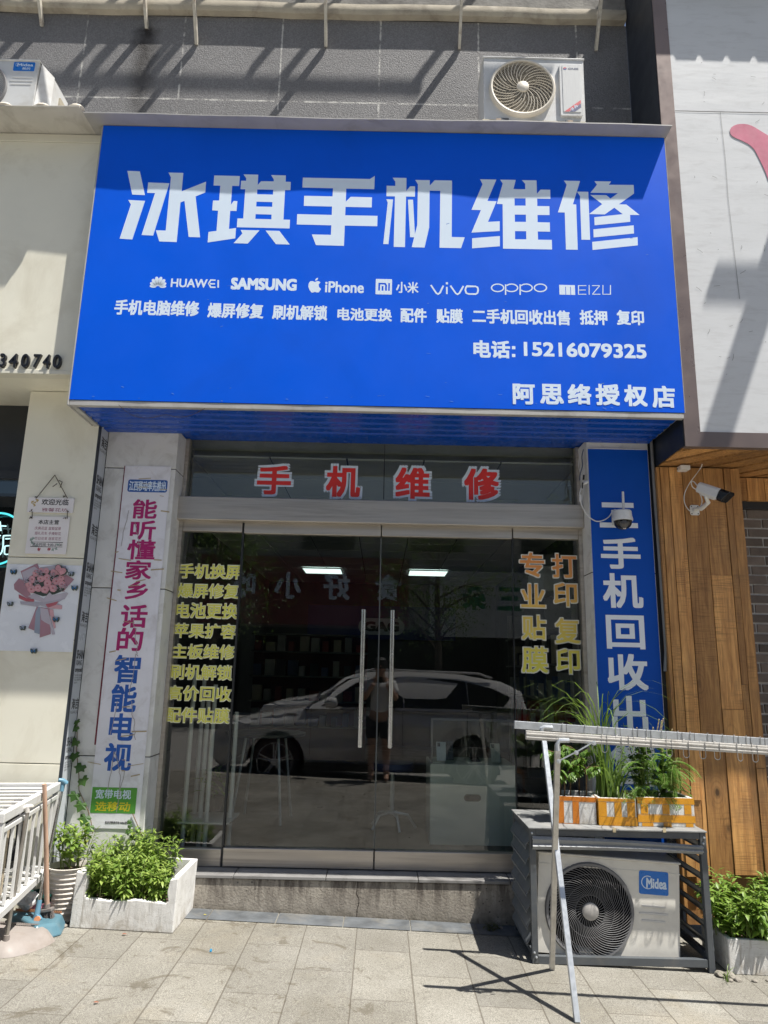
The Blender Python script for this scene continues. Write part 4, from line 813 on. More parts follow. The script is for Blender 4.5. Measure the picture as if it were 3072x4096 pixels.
mb.build('soffit', wood, rs)
mb = MB(); mb.box(1.93, 4.6, 4.41, 5.2, 2.972, 3.0); mb.build('soffit_void', dark_frame, rs)
mb = MB(); rnd = random.Random(2); z = -.1; row = 0; bl, bh = .205, .056
while z < 2.70:
    x = 2.45 - (row % 2)*.11
    while x < 4.6: mb.box(max(2.494, x), x+bl, 5.10+rnd.uniform(-.004, .004), 5.2, z, z+bh+rnd.uniform(-.003, .003)); x += bl+.014
    z += bh+.013; row += 1
mb.build('brick_wall', mat('grey brown brick', (.14, .115, .10), .85, 0, .2, 12, .6, 70, island=.35), rs)
mb = MB(); mb.box(2.493, 4.8, 5.112, 5.2, -.1, 2.95); mb.build('mortar', mat('rough white mortar', (.58, .57, .56), .9, 0, .12, 30, .9, 60), rs)
mb = MB(); mb.box(2.5, 4.6, 5.06, 5.1, 2.72, 2.775); mb.build('lintel_gap', dark_frame, rs)
# corrugated roof edge and unseen beam above the frame of the photograph: they throw the shadows on the white fascia
cr_ = empty('corrugated_awning', (3.2, 4.3, 6.7), 'corrugated sheet awning above the white fascia', 'awning')
mb = MB(); n = 130; prof = [(1.95+2.6*i/n, .0 if (i % 10) < 8 else .045) for i in range(n+1)]
vs = [(x, y, 6.64+e+e0) for e0 in (0, .004) for y in (4.20, 4.36) for x, e in prof]; k = n+1
mb.add(vs, [(b*k+i, b*k+i+1, (b+1)*k+i+1, (b+1)*k+i) for b in (0, 2) for i in range(n)] + [(i, i+1, 2*k+i+1, 2*k+i) for i in range(n)])
mb.build('sheet', gal_grey, cr_)
bs_ = empty('projecting_beam', (3.65, 4.1, 6.9), 'unseen square steel arm projecting over the pavement from the white fascia', 'beam')
mb = MB(); mb.box(3.56, 3.72, 3.30, 4.345, 6.84, 6.96); mb.build('beam', gal_grey, bs_, bevel=.01); mb = MB(); mb.box(3.5, 3.78, 4.346, 4.356, 6.75, 7.05); mb.build('flange', gal_grey, bs_); mb = MB(); mb.box(3.30, 4.3, 3.70, 3.76, 6.97, 7.02); mb.build('cross_bar', gal_grey, bs_)

# ------------------------------------------------------------------ struts and unseen shadow-casting rail on the upper wall
rod_m = mat('peeling cream paint on steel', (.52, .49, .42), .55, .1, .15, 20, dirt=((.17, .08, .04), .7, 12))
feet = [(-2.903, 6.63), (-2.041, 6.63), (-1.619, 6.483), (-.560, 6.489), (.534, 6.495), (1.655, 6.508)]
aw = empty('strut_frame', (-.6, 4.3, 7.2), 'frame of pale steel struts rising from the grey wall to a front rail', 'awning frame')
for x, z in feet:
    mb = MB(); mb.bar((x, 4.868, z), (x+.0, 3.97, z+.898*1.6), .022, .040); mb.build('strut', rod_m, aw)
mb = MB(); mb.bar((-3.2, 3.97, 8.0), (2.0, 3.97, 8.0), .05, .05); mb.build('front_rail', rod_m, aw)
sr = empty('shadow_rail', (-.6, 4.5, 8.0), 'unseen flat steel rail on struts, added to stripe the wall with shadow', 'rail')  # out of view, added to cast the dark band and stripes on the wall
mb = MB(); mb.box(-4.2, 1.2, 4.31, 4.33, 8.59, 8.68); mb.build('rail', rod_m, sr)
for x, z in [(f[0]+.584, f[1]+1.25) for f in feet] + [(-1.5, 7.85), (-1.02, 7.9), (-2.55, 7.8), (-1.75, 7.7), (-.2, 7.85)]:
    mb = MB(); mb.bar((x, 4.832, z), (x, 4.32, z+.88), .03, .042); mb.build('strut', rod_m, sr)
# ------------------------------------------------------------------ air conditioner outdoor units (local: front at y=0, x to the right, z up)
ac_white = mat('aged white enamel', (.60, .61, .61), .38, 0, .05, 3, dirt=((.36, .33, .27), .45, 4.5))
ac_grey = mat('warm grey enamel', (.74, .72, .66), .38, 0, .04, 3, dirt=((.36, .33, .29), .3, 5))
cream_plastic = mat('yellowed white plastic', (.66, .61, .52), .45, 0, .08, 12)
dark_in = mat('dark cavity', (.010, .010, .011), .9, spec=0)
fan_m = mat('black plastic fan', (.016, .016, .018), .6, spec=.2)
badge_blue = mat('badge blue', (.008, .16, .58), .3)
def ring_pts(r, y, n=48, cx=0, cz=0): return [(cx+r*math.cos(2*math.pi*i/n), y, cz+r*math.sin(2*math.pi*i/n)) for i in range(n+1)]
def outdoor_unit(loc, rot, label, W, H, D, fx, fz, fr, style):
    t = empty('air_conditioner', loc, label, 'air conditioner', 'outdoor air conditioner units', rot)
    case_m = ac_grey if style == 'cage' else ac_white
    mb = MB(); n = 40
    circ = [(fx+fr*math.cos(2*math.pi*i/n), fz+fr*math.sin(2*math.pi*i/n)) for i in range(n)]
    mb.prism(rrect(0, W, 0, H, .006, 2), lambda s, u, d: (s, .0-d, u), -.02, 0, [circ])
    if style == 'old':                                         # bevelled right corner
        mb.add([(W, 0, 0), (W+.075, .10, 0), (W+.075, .10, H-.045), (W+.01, .02, H)], [(0, 1, 2, 3)])
        mb.add([(W+.01, .02, H), (W+.075, .10, H-.045), (W+.07, D, H-.05), (W, D, H)], [(0, 1, 2, 3)])
        mb.box(0, W, .02, D, 0, H-.002); mb.box(W, W+.072, .101, D, 0, H-.052)
    else:
        mb.add([(0, .02, 0), (W, .02, 0), (W, D, 0), (0, D, 0), (0, .02, H), (W, .02, H), (W, D, H), (0, D, H)], [(1, 2, 6, 5), (2, 3, 7, 6), (3, 0, 4, 7), (0, 1, 2, 3)])
    mb.build('casing', case_m, t, bevel=.006, local=True)
    mb = MB(); mb.box(-.008, W+.008, -.008, D, H+.001, H+.014); mb.build('lid', case_m, t, bevel=.006, local=True)
    mb = MB(); mb.lathe([(fr, 0), (fr*.98, .05), (fr*.98, .16)], 40, Matrix.Translation((fx, 0, fz)) @ Matrix.Rotation(R(-90), 4, 'X'), caps=False)
    mb.lathe([(fr*.98, .16), (.001, .16)], 40, Matrix.Translation((fx, 0, fz)) @ Matrix.Rotation(R(-90), 4, 'X'), caps=False); mb.build('fan_well', dark_in, t, local=True)
    mb = MB()                                                  # three swept blades
    for k in range(3):
        vs = []
        for i in range(7):
            rr = fr*(.2+.72*i/6)
            for j in range(5):
                a = R(k*120+70*j/4*(.7+.3*i/6)+25*i/6); vs.append((fx+rr*math.cos(a), .10-.045*j/4, fz+rr*math.sin(a)))
        mb.add(vs, [(i*5+j, i*5+j+1, i*5+j+6, i*5+j+5) for i in range(6) for j in range(4)])
    mb.lathe([(fr*.22, .0), (fr*.22, .07), (.001, .07)], 20, Matrix.Translation((fx, .12, fz)) @ Matrix.Rotation(R(90), 4, 'X')); mb.build('fan', fan_m, t, smooth=True, local=True)
    # guard: rim, swept spokes, rings, hub
    gm = cream_plastic if style == 'round' else mat('graphite wire', (.085, .085, .09), .35, .2)
    mb = MB(); y = -.012
    rim = fr*1.0
    if style == 'round':
        mb.lathe([(rim-.014, .0), (rim-.014, .034), (rim-.004, .036), (rim+.006, .028), (rim+.008, 0)], 56, Matrix.Translation((fx, 0, fz)) @ Matrix.Rotation(R(90), 4, 'X'), caps=False); y = -.024
        for k in range(36):
            r0 = fr*.19 if k % 2 == 0 else fr*(.42 if k % 4 == 1 else .55)
            pts = [(fx+rr*math.cos(aa), y-.006*math.sin(math.pi*(rr/fr)), fz+rr*math.sin(aa)) for rr in [r0+(rim-.008-r0)*i/8 for i in range(9)] for aa in [R(k*10) - 1.0*(rr/fr)]]
            mb.tube(pts, .0030, 4)
        for k in range(17): mb.tube(ring_pts(fr*.2+(rim-.02-fr*.2)*k/16, y+.004, 56, fx, fz), .0020, 4, caps=False)
    else:
        mb.lathe([(rim-.012, .0), (rim-.010, .014), (rim+.004, .016), (rim+.010, 0)], 64, Matrix.Translation((fx, 0, fz)) @ Matrix.Rotation(R(90), 4, 'X'), caps=False)
        N = 64
        for k in range(N):
            r0 = fr*(.20 if k % 2 == 0 else .34)
            pts = []
            for i in range(11):
                rr = r0+(rim-.008-r0)*i/10; aa = 2*math.pi*k/N + 1.35*(rr/fr)**1.2; pts.append((fx+rr*math.cos(aa), y-.010*math.sin(math.pi*rr/fr*.95), fz+rr*math.sin(aa)))
            mb.tube(pts, .0016, 4, caps=False)
        for f_ in (.34, .56, .78): mb.tube(ring_pts(fr*f_, y-.006*math.sin(math.pi*f_)+.003, 64, fx, fz), .0014, 4, caps=False)
    mb.build('fan_guard', gm if style == 'round' else mat('grey guard wire', (.19, .19, .195), .6, 0, spec=.15), t, smooth=True, local=True)
    mb = MB(); hr = fr*(.19 if style == 'round' else .19); mb.lathe([(hr, 0), (hr, .012), (hr*.8, .018), (.001, .019)], 28, Matrix.Translation((fx, y, fz)) @ Matrix.Rotation(R(90), 4, 'X')); mb.build('hub_cap', cream_plastic if style == 'round' else mat('warm grey plastic', (.40, .385, .37), .45), t, smooth=True, local=True)
    mb = MB()
    for x in (W*.16, W*.80): mb.box(x, x+.06, -.02, D+.02, -.035, -.001)
    mb.each('foot', gal_grey, t, local=True)
    return t
def loc_frontal(d0=0): return lambda s, u, d: (s, d0-d, u)
# unit standing above the blue sign
W, H = .745, .535
u2 = outdoor_unit((.667, 4.45, 5.458), (0, R(.3), 0), 'white air conditioner with a ribbed right panel standing above the blue sign', W, H, .31, .283, .262, .236, 'round')
mb = MB(); px0, px1, pz0, pz1 = .560, .722, .035, .485; mb.prism(rrect(px0, px1, pz0, pz1, .012, 3), loc_frontal(0), 0, .018); pn = mb.build('service_panel', ac_white, u2, bevel=.004, local=True)
mb = MB(); mb.prism(rrect(px0+.020, px1-.012, pz0+.03, pz1-.012, .008, 3), loc_frontal(-.018), 0, .003); mb.build('panel_face', mat('light grey plastic', (.56, .57, .57), .4, 0, .05, 30, ani=(8, 1, .3)), u2, local=True)
f_ = loc_frontal(-.0212)
mb = MB(); text(mb, 'GREE', .622, .700, .430, .448, f_, bold=.06); mb.build('lettering', mat('grey print', (.12, .14, .2), .5), u2, local=True)
mb = MB(); c_ = (.600, .440); mb.mi = 0; mb.prism([(c_[0]+.014*math.cos(R(a)), c_[1]+.011*math.sin(R(a))) for a in range(20, 200, 20)], f_, 0, .0006); mb.mi = 1; mb.prism([(c_[0]+.014*math.cos(R(a)), c_[1]+.011*math.sin(R(a))) for a in range(200, 381, 20)], f_, 0, .0006); mb.build('emblem', [mat('emblem red', (.5, .03, .04), .5), mat('emblem blue', (.03, .06, .25), .5)], u2, local=True)
mb = MB()
for mi, a, b in ((0, .0, .034), (1, .039, .076)):
    mb.mi = mi; mb.prism([(.586+a, .066), (.586+b, .066), (.709, .066+(.709-.586-b)*.83), (.709, .066+(.709-.586-a)*.83)], f_, 0, .0006)
mb.mi = 2; text(mb, '护', .658, .684, .094, .124, f_, bold=.02, d=.001); text(mb, '冷', .630, .655, .074, .102, f_, bold=.02, d=.001)
mb.build('printed_band', [mat('band red', (.55, .05, .07), .5), mat('band navy', (.04, .05, .16), .5), white_film], u2, local=True)
mb = MB(); mb.tube([(W, .2, .10), (W+.04, .2, .085), (W+.09, .24, .06), (W+.07, .27, .03), (W+.02, .3, .045)], .012, 8); mb.build('hose', black_rubber, u2, smooth=True, local=True)
mb = MB(); mb.box(W-.03, W+.055, .15, .30, -.01, .10); mb.build('valve_box', ac_white, u2, local=True)
mb = MB(); mb.box(-.01, W, -.006, .03, -.03, -.004); mb.build('base_bar', mat('creamy render', (.60, .54, .40), .8), u2, local=True)
for x in (.10, .62):
    mb = MB(); mb.bar((x, -.05, -.05), (x, .41, -.05), .035, .035); mb.box(x-.02, x+.02, .385, .42, -.30, -.03); mb.build('wall_bracket', mat('rusty bracket', (.32, .25, .19), .7, .2, .3, 20), u2, local=True)
# unit above the cream sign on the left: only its right part is in the picture
u1 = outdoor_unit((-3.40, 4.44, 5.375), (0, 0, 0), 'old white air conditioner with a blue badge above the cream sign', .77, .49, .34, .34, .25, .215, 'old')
f_ = loc_frontal(0)
mb = MB(); mb.prism(rrect(.585, .742, .405, .482, .008, 3), f_, 0, .002); bd = mb.build('badge', badge_blue, u1, local=True)
def midea(mb, x0, x1, z0, z1, f_, d):
    h = z1-z0; text(mb, 'Midea', x0+h*.42, x1, z0, z0+h*.82, f_, bold=.035, d=d)
    pts = [(x0+h*.55+h*.52*math.cos(R(a)), z0+h*.46+h*.5*math.sin(R(a))) for a in range(60, 331, 15)]; mb.ribbon(pts, h*.07, f_, d)
mb = MB(); midea(mb, .600, .730, .444, .474, f_, .003); text(mb, '美的', .652, .712, .413, .436, f_, bold=.02, d=.003); mb.build('lettering', white_film, u1, local=True)
mb = MB()
for x0, x1, z in ((.59, .74, .345), (.575, .745, .315), (.585, .735, .285)): mb.prism(rrect(x0, x1, z, z+.008, .004, 3), f_, 0, .003)
mb.each('vent_rib', ac_white, u1, local=True)
mb = MB(); mb.box(.80, .855, .20, .335, .02, .36); mb.build('valve_cover', mat('stained cover', (.40, .36, .28), .6, 0, .2, 9), u1, local=True)
mb = MB(); mb.box(.858, .875, .30, .345, .02, .34); mb.build('rear_grille', ac_white, u1, local=True)
mb = MB(); mb.tube([(.855, .25, .28), (.875, .24, .22), (.88, .24, .1), (.875, .24, -.12)], .012, 8); mb.build('hose', mat('grey hose wrap', (.12, .12, .15), .7), u1, local=True)
for x in (.30, .74):
    mb = MB(); mb.bar((x, -.04, -.05), (x, .425, -.05), .035, .035); mb.box(x-.02, x+.02, .40, .43, -.30, -.03); mb.build('wall_bracket', mat('rusty bracket', (.32, .25, .19), .7, .2, .3, 20), u1, local=True)
# foam sealant blobs along the flashing of the cream sign
for x in (-3.0, -2.66, -2.40, -2.17):
    mb = MB(); rnd = random.Random(int(x*100)); mb.lathe([(.001, 0), (.035, .0), (.045, .012), (.03, .03), (.012, .04), (.001, .042)], 10, Matrix.Translation((x, 4.17, 5.214)) @ Matrix.Diagonal((1.3 if x > -2.9 else 3.2, .8, 1, 1)))
    o = mb.build('sealant_blob', cream_plastic, smooth=True); tag(o, 'dried cream sealant blob on the edge of the cream sign flashing', 'sealant', 'sealant blobs on the cream flashing')
# unit in the louvred cage by the door
tilt = R(3.2)
u3 = outdoor_unit((.894, 4.375, .008), (0, tilt, 0), 'large warm grey air conditioner standing tilted inside the louvred cage', .797, .505, .32, .292, .232, .241, 'cage')
def L3(x, y): v = QY(8, x, y, 4.37); v = v - Vector((.894, 4.375, .008)); return v.x*math.cos(tilt)-v.z*math.sin(tilt), v.x*math.sin(tilt)+v.z*math.cos(tilt)
f_ = loc_frontal(0)
p0, p1 = L3(1103, 540), L3(1229, 449)
mb = MB(); mb.prism(rrect(p0[0], p1[0], p0[1]-.004, p1[1]-.004, .010, 4), f_, 0, .0025); mb.build('badge', badge_blue, u3, local=True)
mb = MB(); midea(mb, p0[0]+.012, p1[0]-.010, p0[1]+.028, p1[1]-.028, f_, .0032); mb.build('lettering', white_film, u3, local=True)
mb = MB()
for xa, xb, yy in ((1114, 1218, 600), (1104, 1230, 632), (1115, 1218, 664)):
    a = L3(xa, yy); b = L3(xb, yy); z = (a[1]+b[1])/2; mb.prism(rrect(a[0], b[0], z-.005, z+.005, .005, 4), f_, 0, .004)
mb.each('vent_rib', mat('pale grey enamel', (.62, .61, .59), .35), u3, local=True)
mb = MB(); mb.prism(rrect(-.004, .801, .452, .458, .002, 2), f_, 0, .002); mb.build('lid_lip', ac_grey, u3, local=True)
mb = MB()
for z in (.13, .22, .31, .40): mb.box(.802, .812, .10, .26, z, z+.035)
mb.each('side_vent', ac_grey, u3, local=True)

# ------------------------------------------------------------------ louvred cage
cg = empty('louvred_cage', (1.35, 4.57, -.03), 'dark grey louvred metal cage round the air conditioner unit beside the door', 'cage')
CX0, CX1, CY0, CY1, CT = .858, 1.850, 4.300, 4.83, .655
mb = MB(); b_ = .034
for x in (CX0, CX1-b_):
    for y in (CY0, CY1-b_): mb.box(x, x+b_, y, y+b_, gz(x)+.002, CT)
mb.each('post', gal_grey, cg, bevel=.002)
mb = MB()
mb.box(CX0+b_+.001, CX1-b_-.001, CY0+.004, CY0+b_, -.028, .012); mb.box(CX0+b_+.001, CX1-b_-.001, CY0+.002, CY0+b_, CT-.034, CT)
for x in (CX0, CX1-b_):
    for z in (.0, CT-.034): mb.box(x+.003, x+b_-.003, CY0+b_+.001, CY1-b_-.001, z, z+.034)
mb.box(CX0+b_+.001, CX1-b_-.001, CY1-b_, CY1-.003, CT-.034, CT); mb.each('rail', gal_grey, cg, bevel=.002)
mb = MB(); mb.box(CX0-.006, CX1+.004, CY0-.006, CY1+.01, CT+.001, CT+.010); mb.build('top_sheet', mat('dusty grey sheet', (.23, .235, .235), .6, 0, .2, 6, dirt=((.36, .35, .32), .6, 4)), cg, bevel=.002)
louvre_m = mat('grey louvre sheet', (.15, .165, .18), .4, 0, .12, 5, dirt=((.28, .26, .23), .3, 9))
for sx, x in ((-1, CX0+.015), (1, CX1-.018)):
    mb = MB(); n = 7
    for i in range(n):
        z = .055+i*.083
        a, b2 = Vector((x+sx*.032, 0, z+.004)), Vector((x-sx*.010, 0, z+.068 if sx < 0 else z+.05))
        for yy in ((CY0+b_+.002, CY1-b_-.002),):
            mb.add([(a.x, yy[0], a.z), (a.x, yy[1], a.z), (b2.x, yy[1], b2.z), (b2.x, yy[0], b2.z), (a.x+.003*sx, yy[0], a.z+.003), (a.x+.003*sx, yy[1], a.z+.003), (b2.x+.003*sx, yy[1], b2.z+.003), (b2.x+.003*sx, yy[0], b2.z+.003)], [(0, 1, 2, 3), (7, 6, 5, 4), (0, 3, 7, 4), (1, 5, 6, 2), (0, 4, 5, 1), (3, 2, 6, 7)])
            mb.box(min(a.x, a.x+.003*sx), max(a.x, a.x+.003*sx), yy[0], yy[1], a.z-.013, a.z-.0005)
    mb.build('louvre_panel', louvre_m, cg)
mb = MB(); A = QY('c', 200, 300, CY0-.004); B = QY('c', 1253, 360, CY0-.004); A2 = QY('c', 200, 384, CY0-.004); B2 = QY('c', 1253, 414, CY0-.004); A1 = QY('c', 200, 346, CY0-.004); B1 = QY('c', 1253, 384, CY0-.004)
ya, yb, yc = CY0-.003, CY0-.022, CY0-.010; m_ = lambda p, q_, s_: p+(q_-p)*s_
N = 10; prof = [(A, B, ya), (m_(A, A1, .35), m_(B, B1, .35), yb), (A1, B1, yc), (m_(A1, A2, .35), m_(B1, B2, .35), yb), (A2, B2, ya)]
mb.add([(lambda v: (v.x, y, v.z-.006*math.sin(math.pi*i/N)*(-1)))(m_(a, b, i/N)) for a, b, y in prof for i in range(N+1)], [(j*(N+1)+i, j*(N+1)+i+1, (j+1)*(N+1)+i+1, (j+1)*(N+1)+i) for j in range(4) for i in range(N)])
mb.build('loose_louvre', mat('lighter grey louvre', (.27, .285, .30), .4, 0, .14, 6), cg)
mb = MB()
for x, z in ((CX0+.012, .635), (CX0+.020, CT-.05), (CX1-.012, .63), (CX0+.012, .03), (CX0+.022, .008), (CX1-.02, .60)): mb.lathe([(.006, 0), (.006, .004), (.001, .006)], 8, Matrix.Translation((x, CY0-.001, z)) @ Matrix.Rotation(R(90), 4, 'X'))
mb.each('bolt', steel_rail, cg)
mb = MB()
for px_ in (708, 1018):
    v = QY('c', px_, 264, CY0-.008); mb.box(v.x-.009, v.x+.009, CY0-.009, CY0-.006, v.z-.012, v.z+.012)
mb.each('paper_tag', mat('masking tape', (.60, .50, .32), .8), cg)

# ------------------------------------------------------------------ polystyrene boxes
def tint_tape(c): return mat('orange parcel tape' if c == 0 else 'amber parcel tape', ((.62, .20, .022), (.66, .30, .018))[c], .28, 0, .1, 18, .1, 40, dirt=((.34, .1, .012), .5, 20))
def box_shell(name, loc, rot, W, D, H, t_, label, cat, group, cut=None, mt=None, taper=0.):
    o = empty(name, loc, label, cat, group, rot); mb = MB(); c = taper
    def wall(pts, y0, y1): mb.prism(pts, lambda s, u, d: (s, d, u), y0, y1, back=True)
    front = [(0, 0), (W, 0), (W, H), (0, H)] if not cut else [(0, 0), (W, 0), (W, H), (W-cut[1], H*.96), (W-cut[1]-.01, H*.72), (W-cut[1], cut[2]+.012), (W-cut[1]-.012, cut[2]), (W*.62, cut[2]+.01), (W*.4, cut[2]-.004), (cut[0]+.012, cut[2]+.004), (cut[0], cut[2]+.02), (cut[0]+.006, H*.8), (cut[0]-.004, H*1.0), (0, H*1.02)]
    wall(front, 0, t_); wall([(0, 0), (W, 0), (W, H), (0, H)], D-t_, D)
    mb.box(0, t_, t_+.0005, D-t_-.0005, 0, H); mb.box(W-t_, W, t_+.0005, D-t_-.0005, 0, H); mb.box(t_+.0005, W-t_-.0005, t_+.0005, D-t_-.0005, 0, t_)
    mb.build('box', mt or foam, o, local=True, bevel=.005)
    return o
def soil_in(o, W, D, z, t_, seed=0):
    mb = MB(); n, m = 9, 7; rnd = random.Random(seed)
    mb.add([(t_+(W-2*t_)*i/n, t_+(D-2*t_)*j/m, z+rnd.uniform(-.008, .008)) for j in range(m+1) for i in range(n+1)], [(j*(n+1)+i, j*(n+1)+i+1, (j+1)*(n+1)+i+1, (j+1)*(n+1)+i) for j in range(m) for i in range(n)])
    mb.build('soil', soil, o, smooth=True, local=True)
zt_ = CT+.0105
def taped(o, W, H, whites, col, D):                           # tape laid over the foam except the bare patches
    mb = MB(); xs = sorted({0, W}|{w_[0] for w_ in whites}|{w_[1] for w_ in whites}); zs_ = sorted({0, H}|{w_[2] for w_ in whites}|{w_[3] for w_ in whites})
    for a, b in zip(xs[:-1], xs[1:]):
        for c, d in zip(zs_[:-1], zs_[1:]):
            if not any(w_[0] <= (a+b)/2 <= w_[1] and w_[2] <= (c+d)/2 <= w_[3] for w_ in whites): mb.add([(a, -.0016, c+.001), (b, -.0016, c+.001), (b, -.0016, d), (a, -.0016, d)], [(0, 1, 2, 3)])
    mb.add([(-.0015, .0, H-.04), (-.0015, D, H-.04), (-.0015, D, H), (-.0015, .0, H)], [(0, 1, 2, 3)]); mb.add([(-.0015, .0, .0), (-.0015, .05, .0), (-.0015, .05, H), (-.0015, .0, H)], [(0, 1, 2, 3)]); mb.add([(-.0015, D-.05, 0), (-.0015, D, 0), (-.0015, D, H), (-.0015, D-.05, H)], [(0, 1, 2, 3)])
    mb.build('tape', tint_tape(col), o, local=True)
BX = []
pk = CROP['k']
def fx_(Wd, Hd, x0, x1, y0, y1): return lambda a, b, c, d: ((a-x0)/(x1-x0)*Wd, (b-x0)/(x1-x0)*Wd, (y1-d)/(y1-y0)*Hd, (y1-c)/(y1-y0)*Hd)
W1, H1 = .222, .150; b1 = box_shell('foam_box', (1.047, 4.425, zt_), (0, 0, R(-6)), W1, .24, H1, .02, 'white foam box with red orange tape, leftmost of three on the cage', 'foam box', 'taped foam planter boxes on the cage')
g = fx_(W1, H1, 357, 618, 665, 828); taped(b1, W1, H1, [g(402, 460, 693, 824), g(503, 619, 697, 828)], 0, .24); soil_in(b1, W1, .24, H1-.03, .02, 1)
W2, H2 = .218, .150; b2 = box_shell('foam_box', (1.278, 4.392, zt_), (0, 0, R(-2)), W2, .25, H2, .02, 'amber taped foam box of tall grass between two other boxes on the cage', 'foam box', 'taped foam planter boxes on the cage')
g = fx_(W2, H2, 622, 852, 665, 835); taped(b2, W2, H2, [g(672, 718, 688, 780), g(762, 795, 690, 780), g(843, 853, 668, 780)], 1, .25); soil_in(b2, W2, .25, H2-.03, .02, 2)
W3, H3 = .332, .158; b3 = box_shell('foam_box', (1.503, 4.388, zt_), (0, 0, R(1)), W3, .27, H3, .02, 'widest foam box with amber tape squares, rightmost on the cage', 'foam box', 'taped foam planter boxes on the cage')
g = fx_(W3, H3, 857, 1210, 666, 843); taped(b3, W3, H3, [g(857, 876, 706, 766), g(922, 1010, 708, 768), g(1055, 1146, 706, 770), g(1190, 1211, 708, 775), g(857, 880, 818, 843), g(950, 1012, 818, 843), g(1062, 1150, 820, 843), g(1196, 1211, 820, 843)], 1, .27); soil_in(b3, W3, .27, H3-.03, .02, 3)
BW, BD, BH = .588, .44, .288
fb = box_shell('foam_planter', (-1.729, 4.452, gz(-1.73)+.001), (0, math.atan(SLOPE), R(-.3)), BW, BD, BH, .034, 'large grubby white foam box with cut down front full of green seedlings', 'planter', None, cut=(.065, .045, .152)); soil_in(fb, BW, BD, .10, .034, 4)
rp = box_shell('foam_planter', (1.930, 4.312, gz(1.93)+.001), (0, math.atan(SLOPE), 0), .62, .34, .172, .03, 'low white foam box of leafy plants at the foot of the timber wall', 'planter', None); soil_in(rp, .62, .34, .15, .03, 5)

# ------------------------------------------------------------------ plants
def leaf(mb, base, d, up, L, Wd, curl=.3, fold=.25, n=3):
    d = d.normalized(); s_ = d.cross(up)
    if s_.length < 1e-3: s_ = d.cross(Vector((1, 0, 0)))
    s_.normalize(); nrm = s_.cross(d).normalized(); vs = [base]; fs = []
    pr = [(.0, 0)] + [(i/(n+1), math.sin(math.pi*(i/(n+1))**.8)) for i in range(1, n+1)]
    for f_, w_ in pr[1:]:
        p = base + d*L*f_ - nrm*(curl*L*f_*f_); vs += [p + s_*Wd/2*w_ + nrm*fold*Wd*w_*.5, p, p - s_*Wd/2*w_ + nrm*fold*Wd*w_*.5]
    vs.append(base + d*L - nrm*curl*L)
    fs += [(0, 1, 2), (0, 2, 3)]
    for i in range(n-1):
        a = 1+3*i; fs += [(a, a+3, a+4, a+1), (a+1, a+4, a+5, a+2)]
    a = 1+3*(n-1); fs += [(a, a+3, a+1), (a+1, a+3, a+2)]
    mb.add(vs, fs)
seed_leaf = leafmat('bright seedling leaf', (.16, .28, .05), (.42, .54, .13), .4)
stem_m = mat('green stem', (.16, .22, .05), .6, 0, .2, 30)
brown_stem = mat('brown stem', (.16, .10, .05), .8, 0, .2, 30)
deep_leaf = leafmat('deep green leaf', (.07, .17, .025), (.18, .31, .05), .35)
fern_leaf = leafmat('feathery green leaf', (.06, .16, .025), (.15, .28, .045), .35)
grass_leaf = leafmat('lemongrass blade', (.12, .22, .05), (.22, .32, .09), .4)
ivy_leaf = leafmat('ivy leaf', (.025, .085, .018), (.05, .13, .028), .25)
pale_leaf = leafmat('yellow green shoot', (.42, .45, .05), (.55, .52, .07), .4)
def rdir(rnd, el0, el1): a = rnd.uniform(0, 2*math.pi); e = R(rnd.uniform(el0, el1)); return Vector((math.cos(a)*math.cos(e), math.sin(a)*math.cos(e), math.sin(e)))
def seedling(rnd, loc, h, L, Wd, nl, lm, label, group, stems=3, spread=.03, el=(-15, 50), cat='plant', name='seedling'):
    r_ = empty(name, loc, label, cat, group); sm, fm = MB(), MB()
    for k in range(stems):
        b = Vector((rnd.uniform(-.015, .015), rnd.uniform(-.015, .015), 0)); tip = Vector((rnd.gauss(0, spread), rnd.gauss(0, spread), h*rnd.uniform(.8, 1.05)))
        mid = b.lerp(tip, .5) + Vector((rnd.uniform(-.01, .01), rnd.uniform(-.01, .01), 0)); pts = [b, mid, tip]
        sm.tube(pts, [.0030, .0025, .0014], 5)
        for j in range(nl):
            f_ = .22+.78*((j+rnd.random())/nl)**.75; p = b.lerp(mid, f_*2) if f_ < .5 else mid.lerp(tip, f_*2-1)
            d_ = rdir(rnd, *el); ll = L*rnd.uniform(.65, 1.2)*(1 if f_ < .9 else .7)
            if f_ > .9: d_.z += .6
            leaf(fm, p+d_*.008, d_, Vector((0, 0, 1)), ll, Wd*ll/L*rnd.uniform(.8, 1.1), rnd.uniform(.1, .5), .3)
    sm.build('stem', stem_m, r_, local=True); fm.build('foliage', lm, r_, smooth=True, local=True); return r_
rnd = random.Random(21)
def in_box(o, x, y, z): return o.matrix_basis @ Vector((x, y, z)) if False else (Matrix.Translation(o.location) @ o.rotation_euler.to_matrix().to_4x4()) @ Vector((x, y, z))
k = 0
for i in range(6):
    for j in range(4):
        x, y = .08+i*.072+rnd.uniform(-.02, .02), .075+j*.095+rnd.uniform(-.03, .03)
        hh = (.25+.035*j if i < 5 else .19+.03*j)*rnd.uniform(.72, 1.28)
        seedling(rnd, in_box(fb, x, y, .1), hh,   .046, .0175, 46, seed_leaf, 'bright green bushy seedling crowded in the large foam box', 'seedlings in the large foam box', stems=3, spread=.045, el=(-25, 40))
seedling(rnd, in_box(fb, .515, .085, .1), .15, .04, .022, 16, deep_leaf, 'small dark herb with pale flower tip at right end of large foam box', None, stems=2, spread=.02)
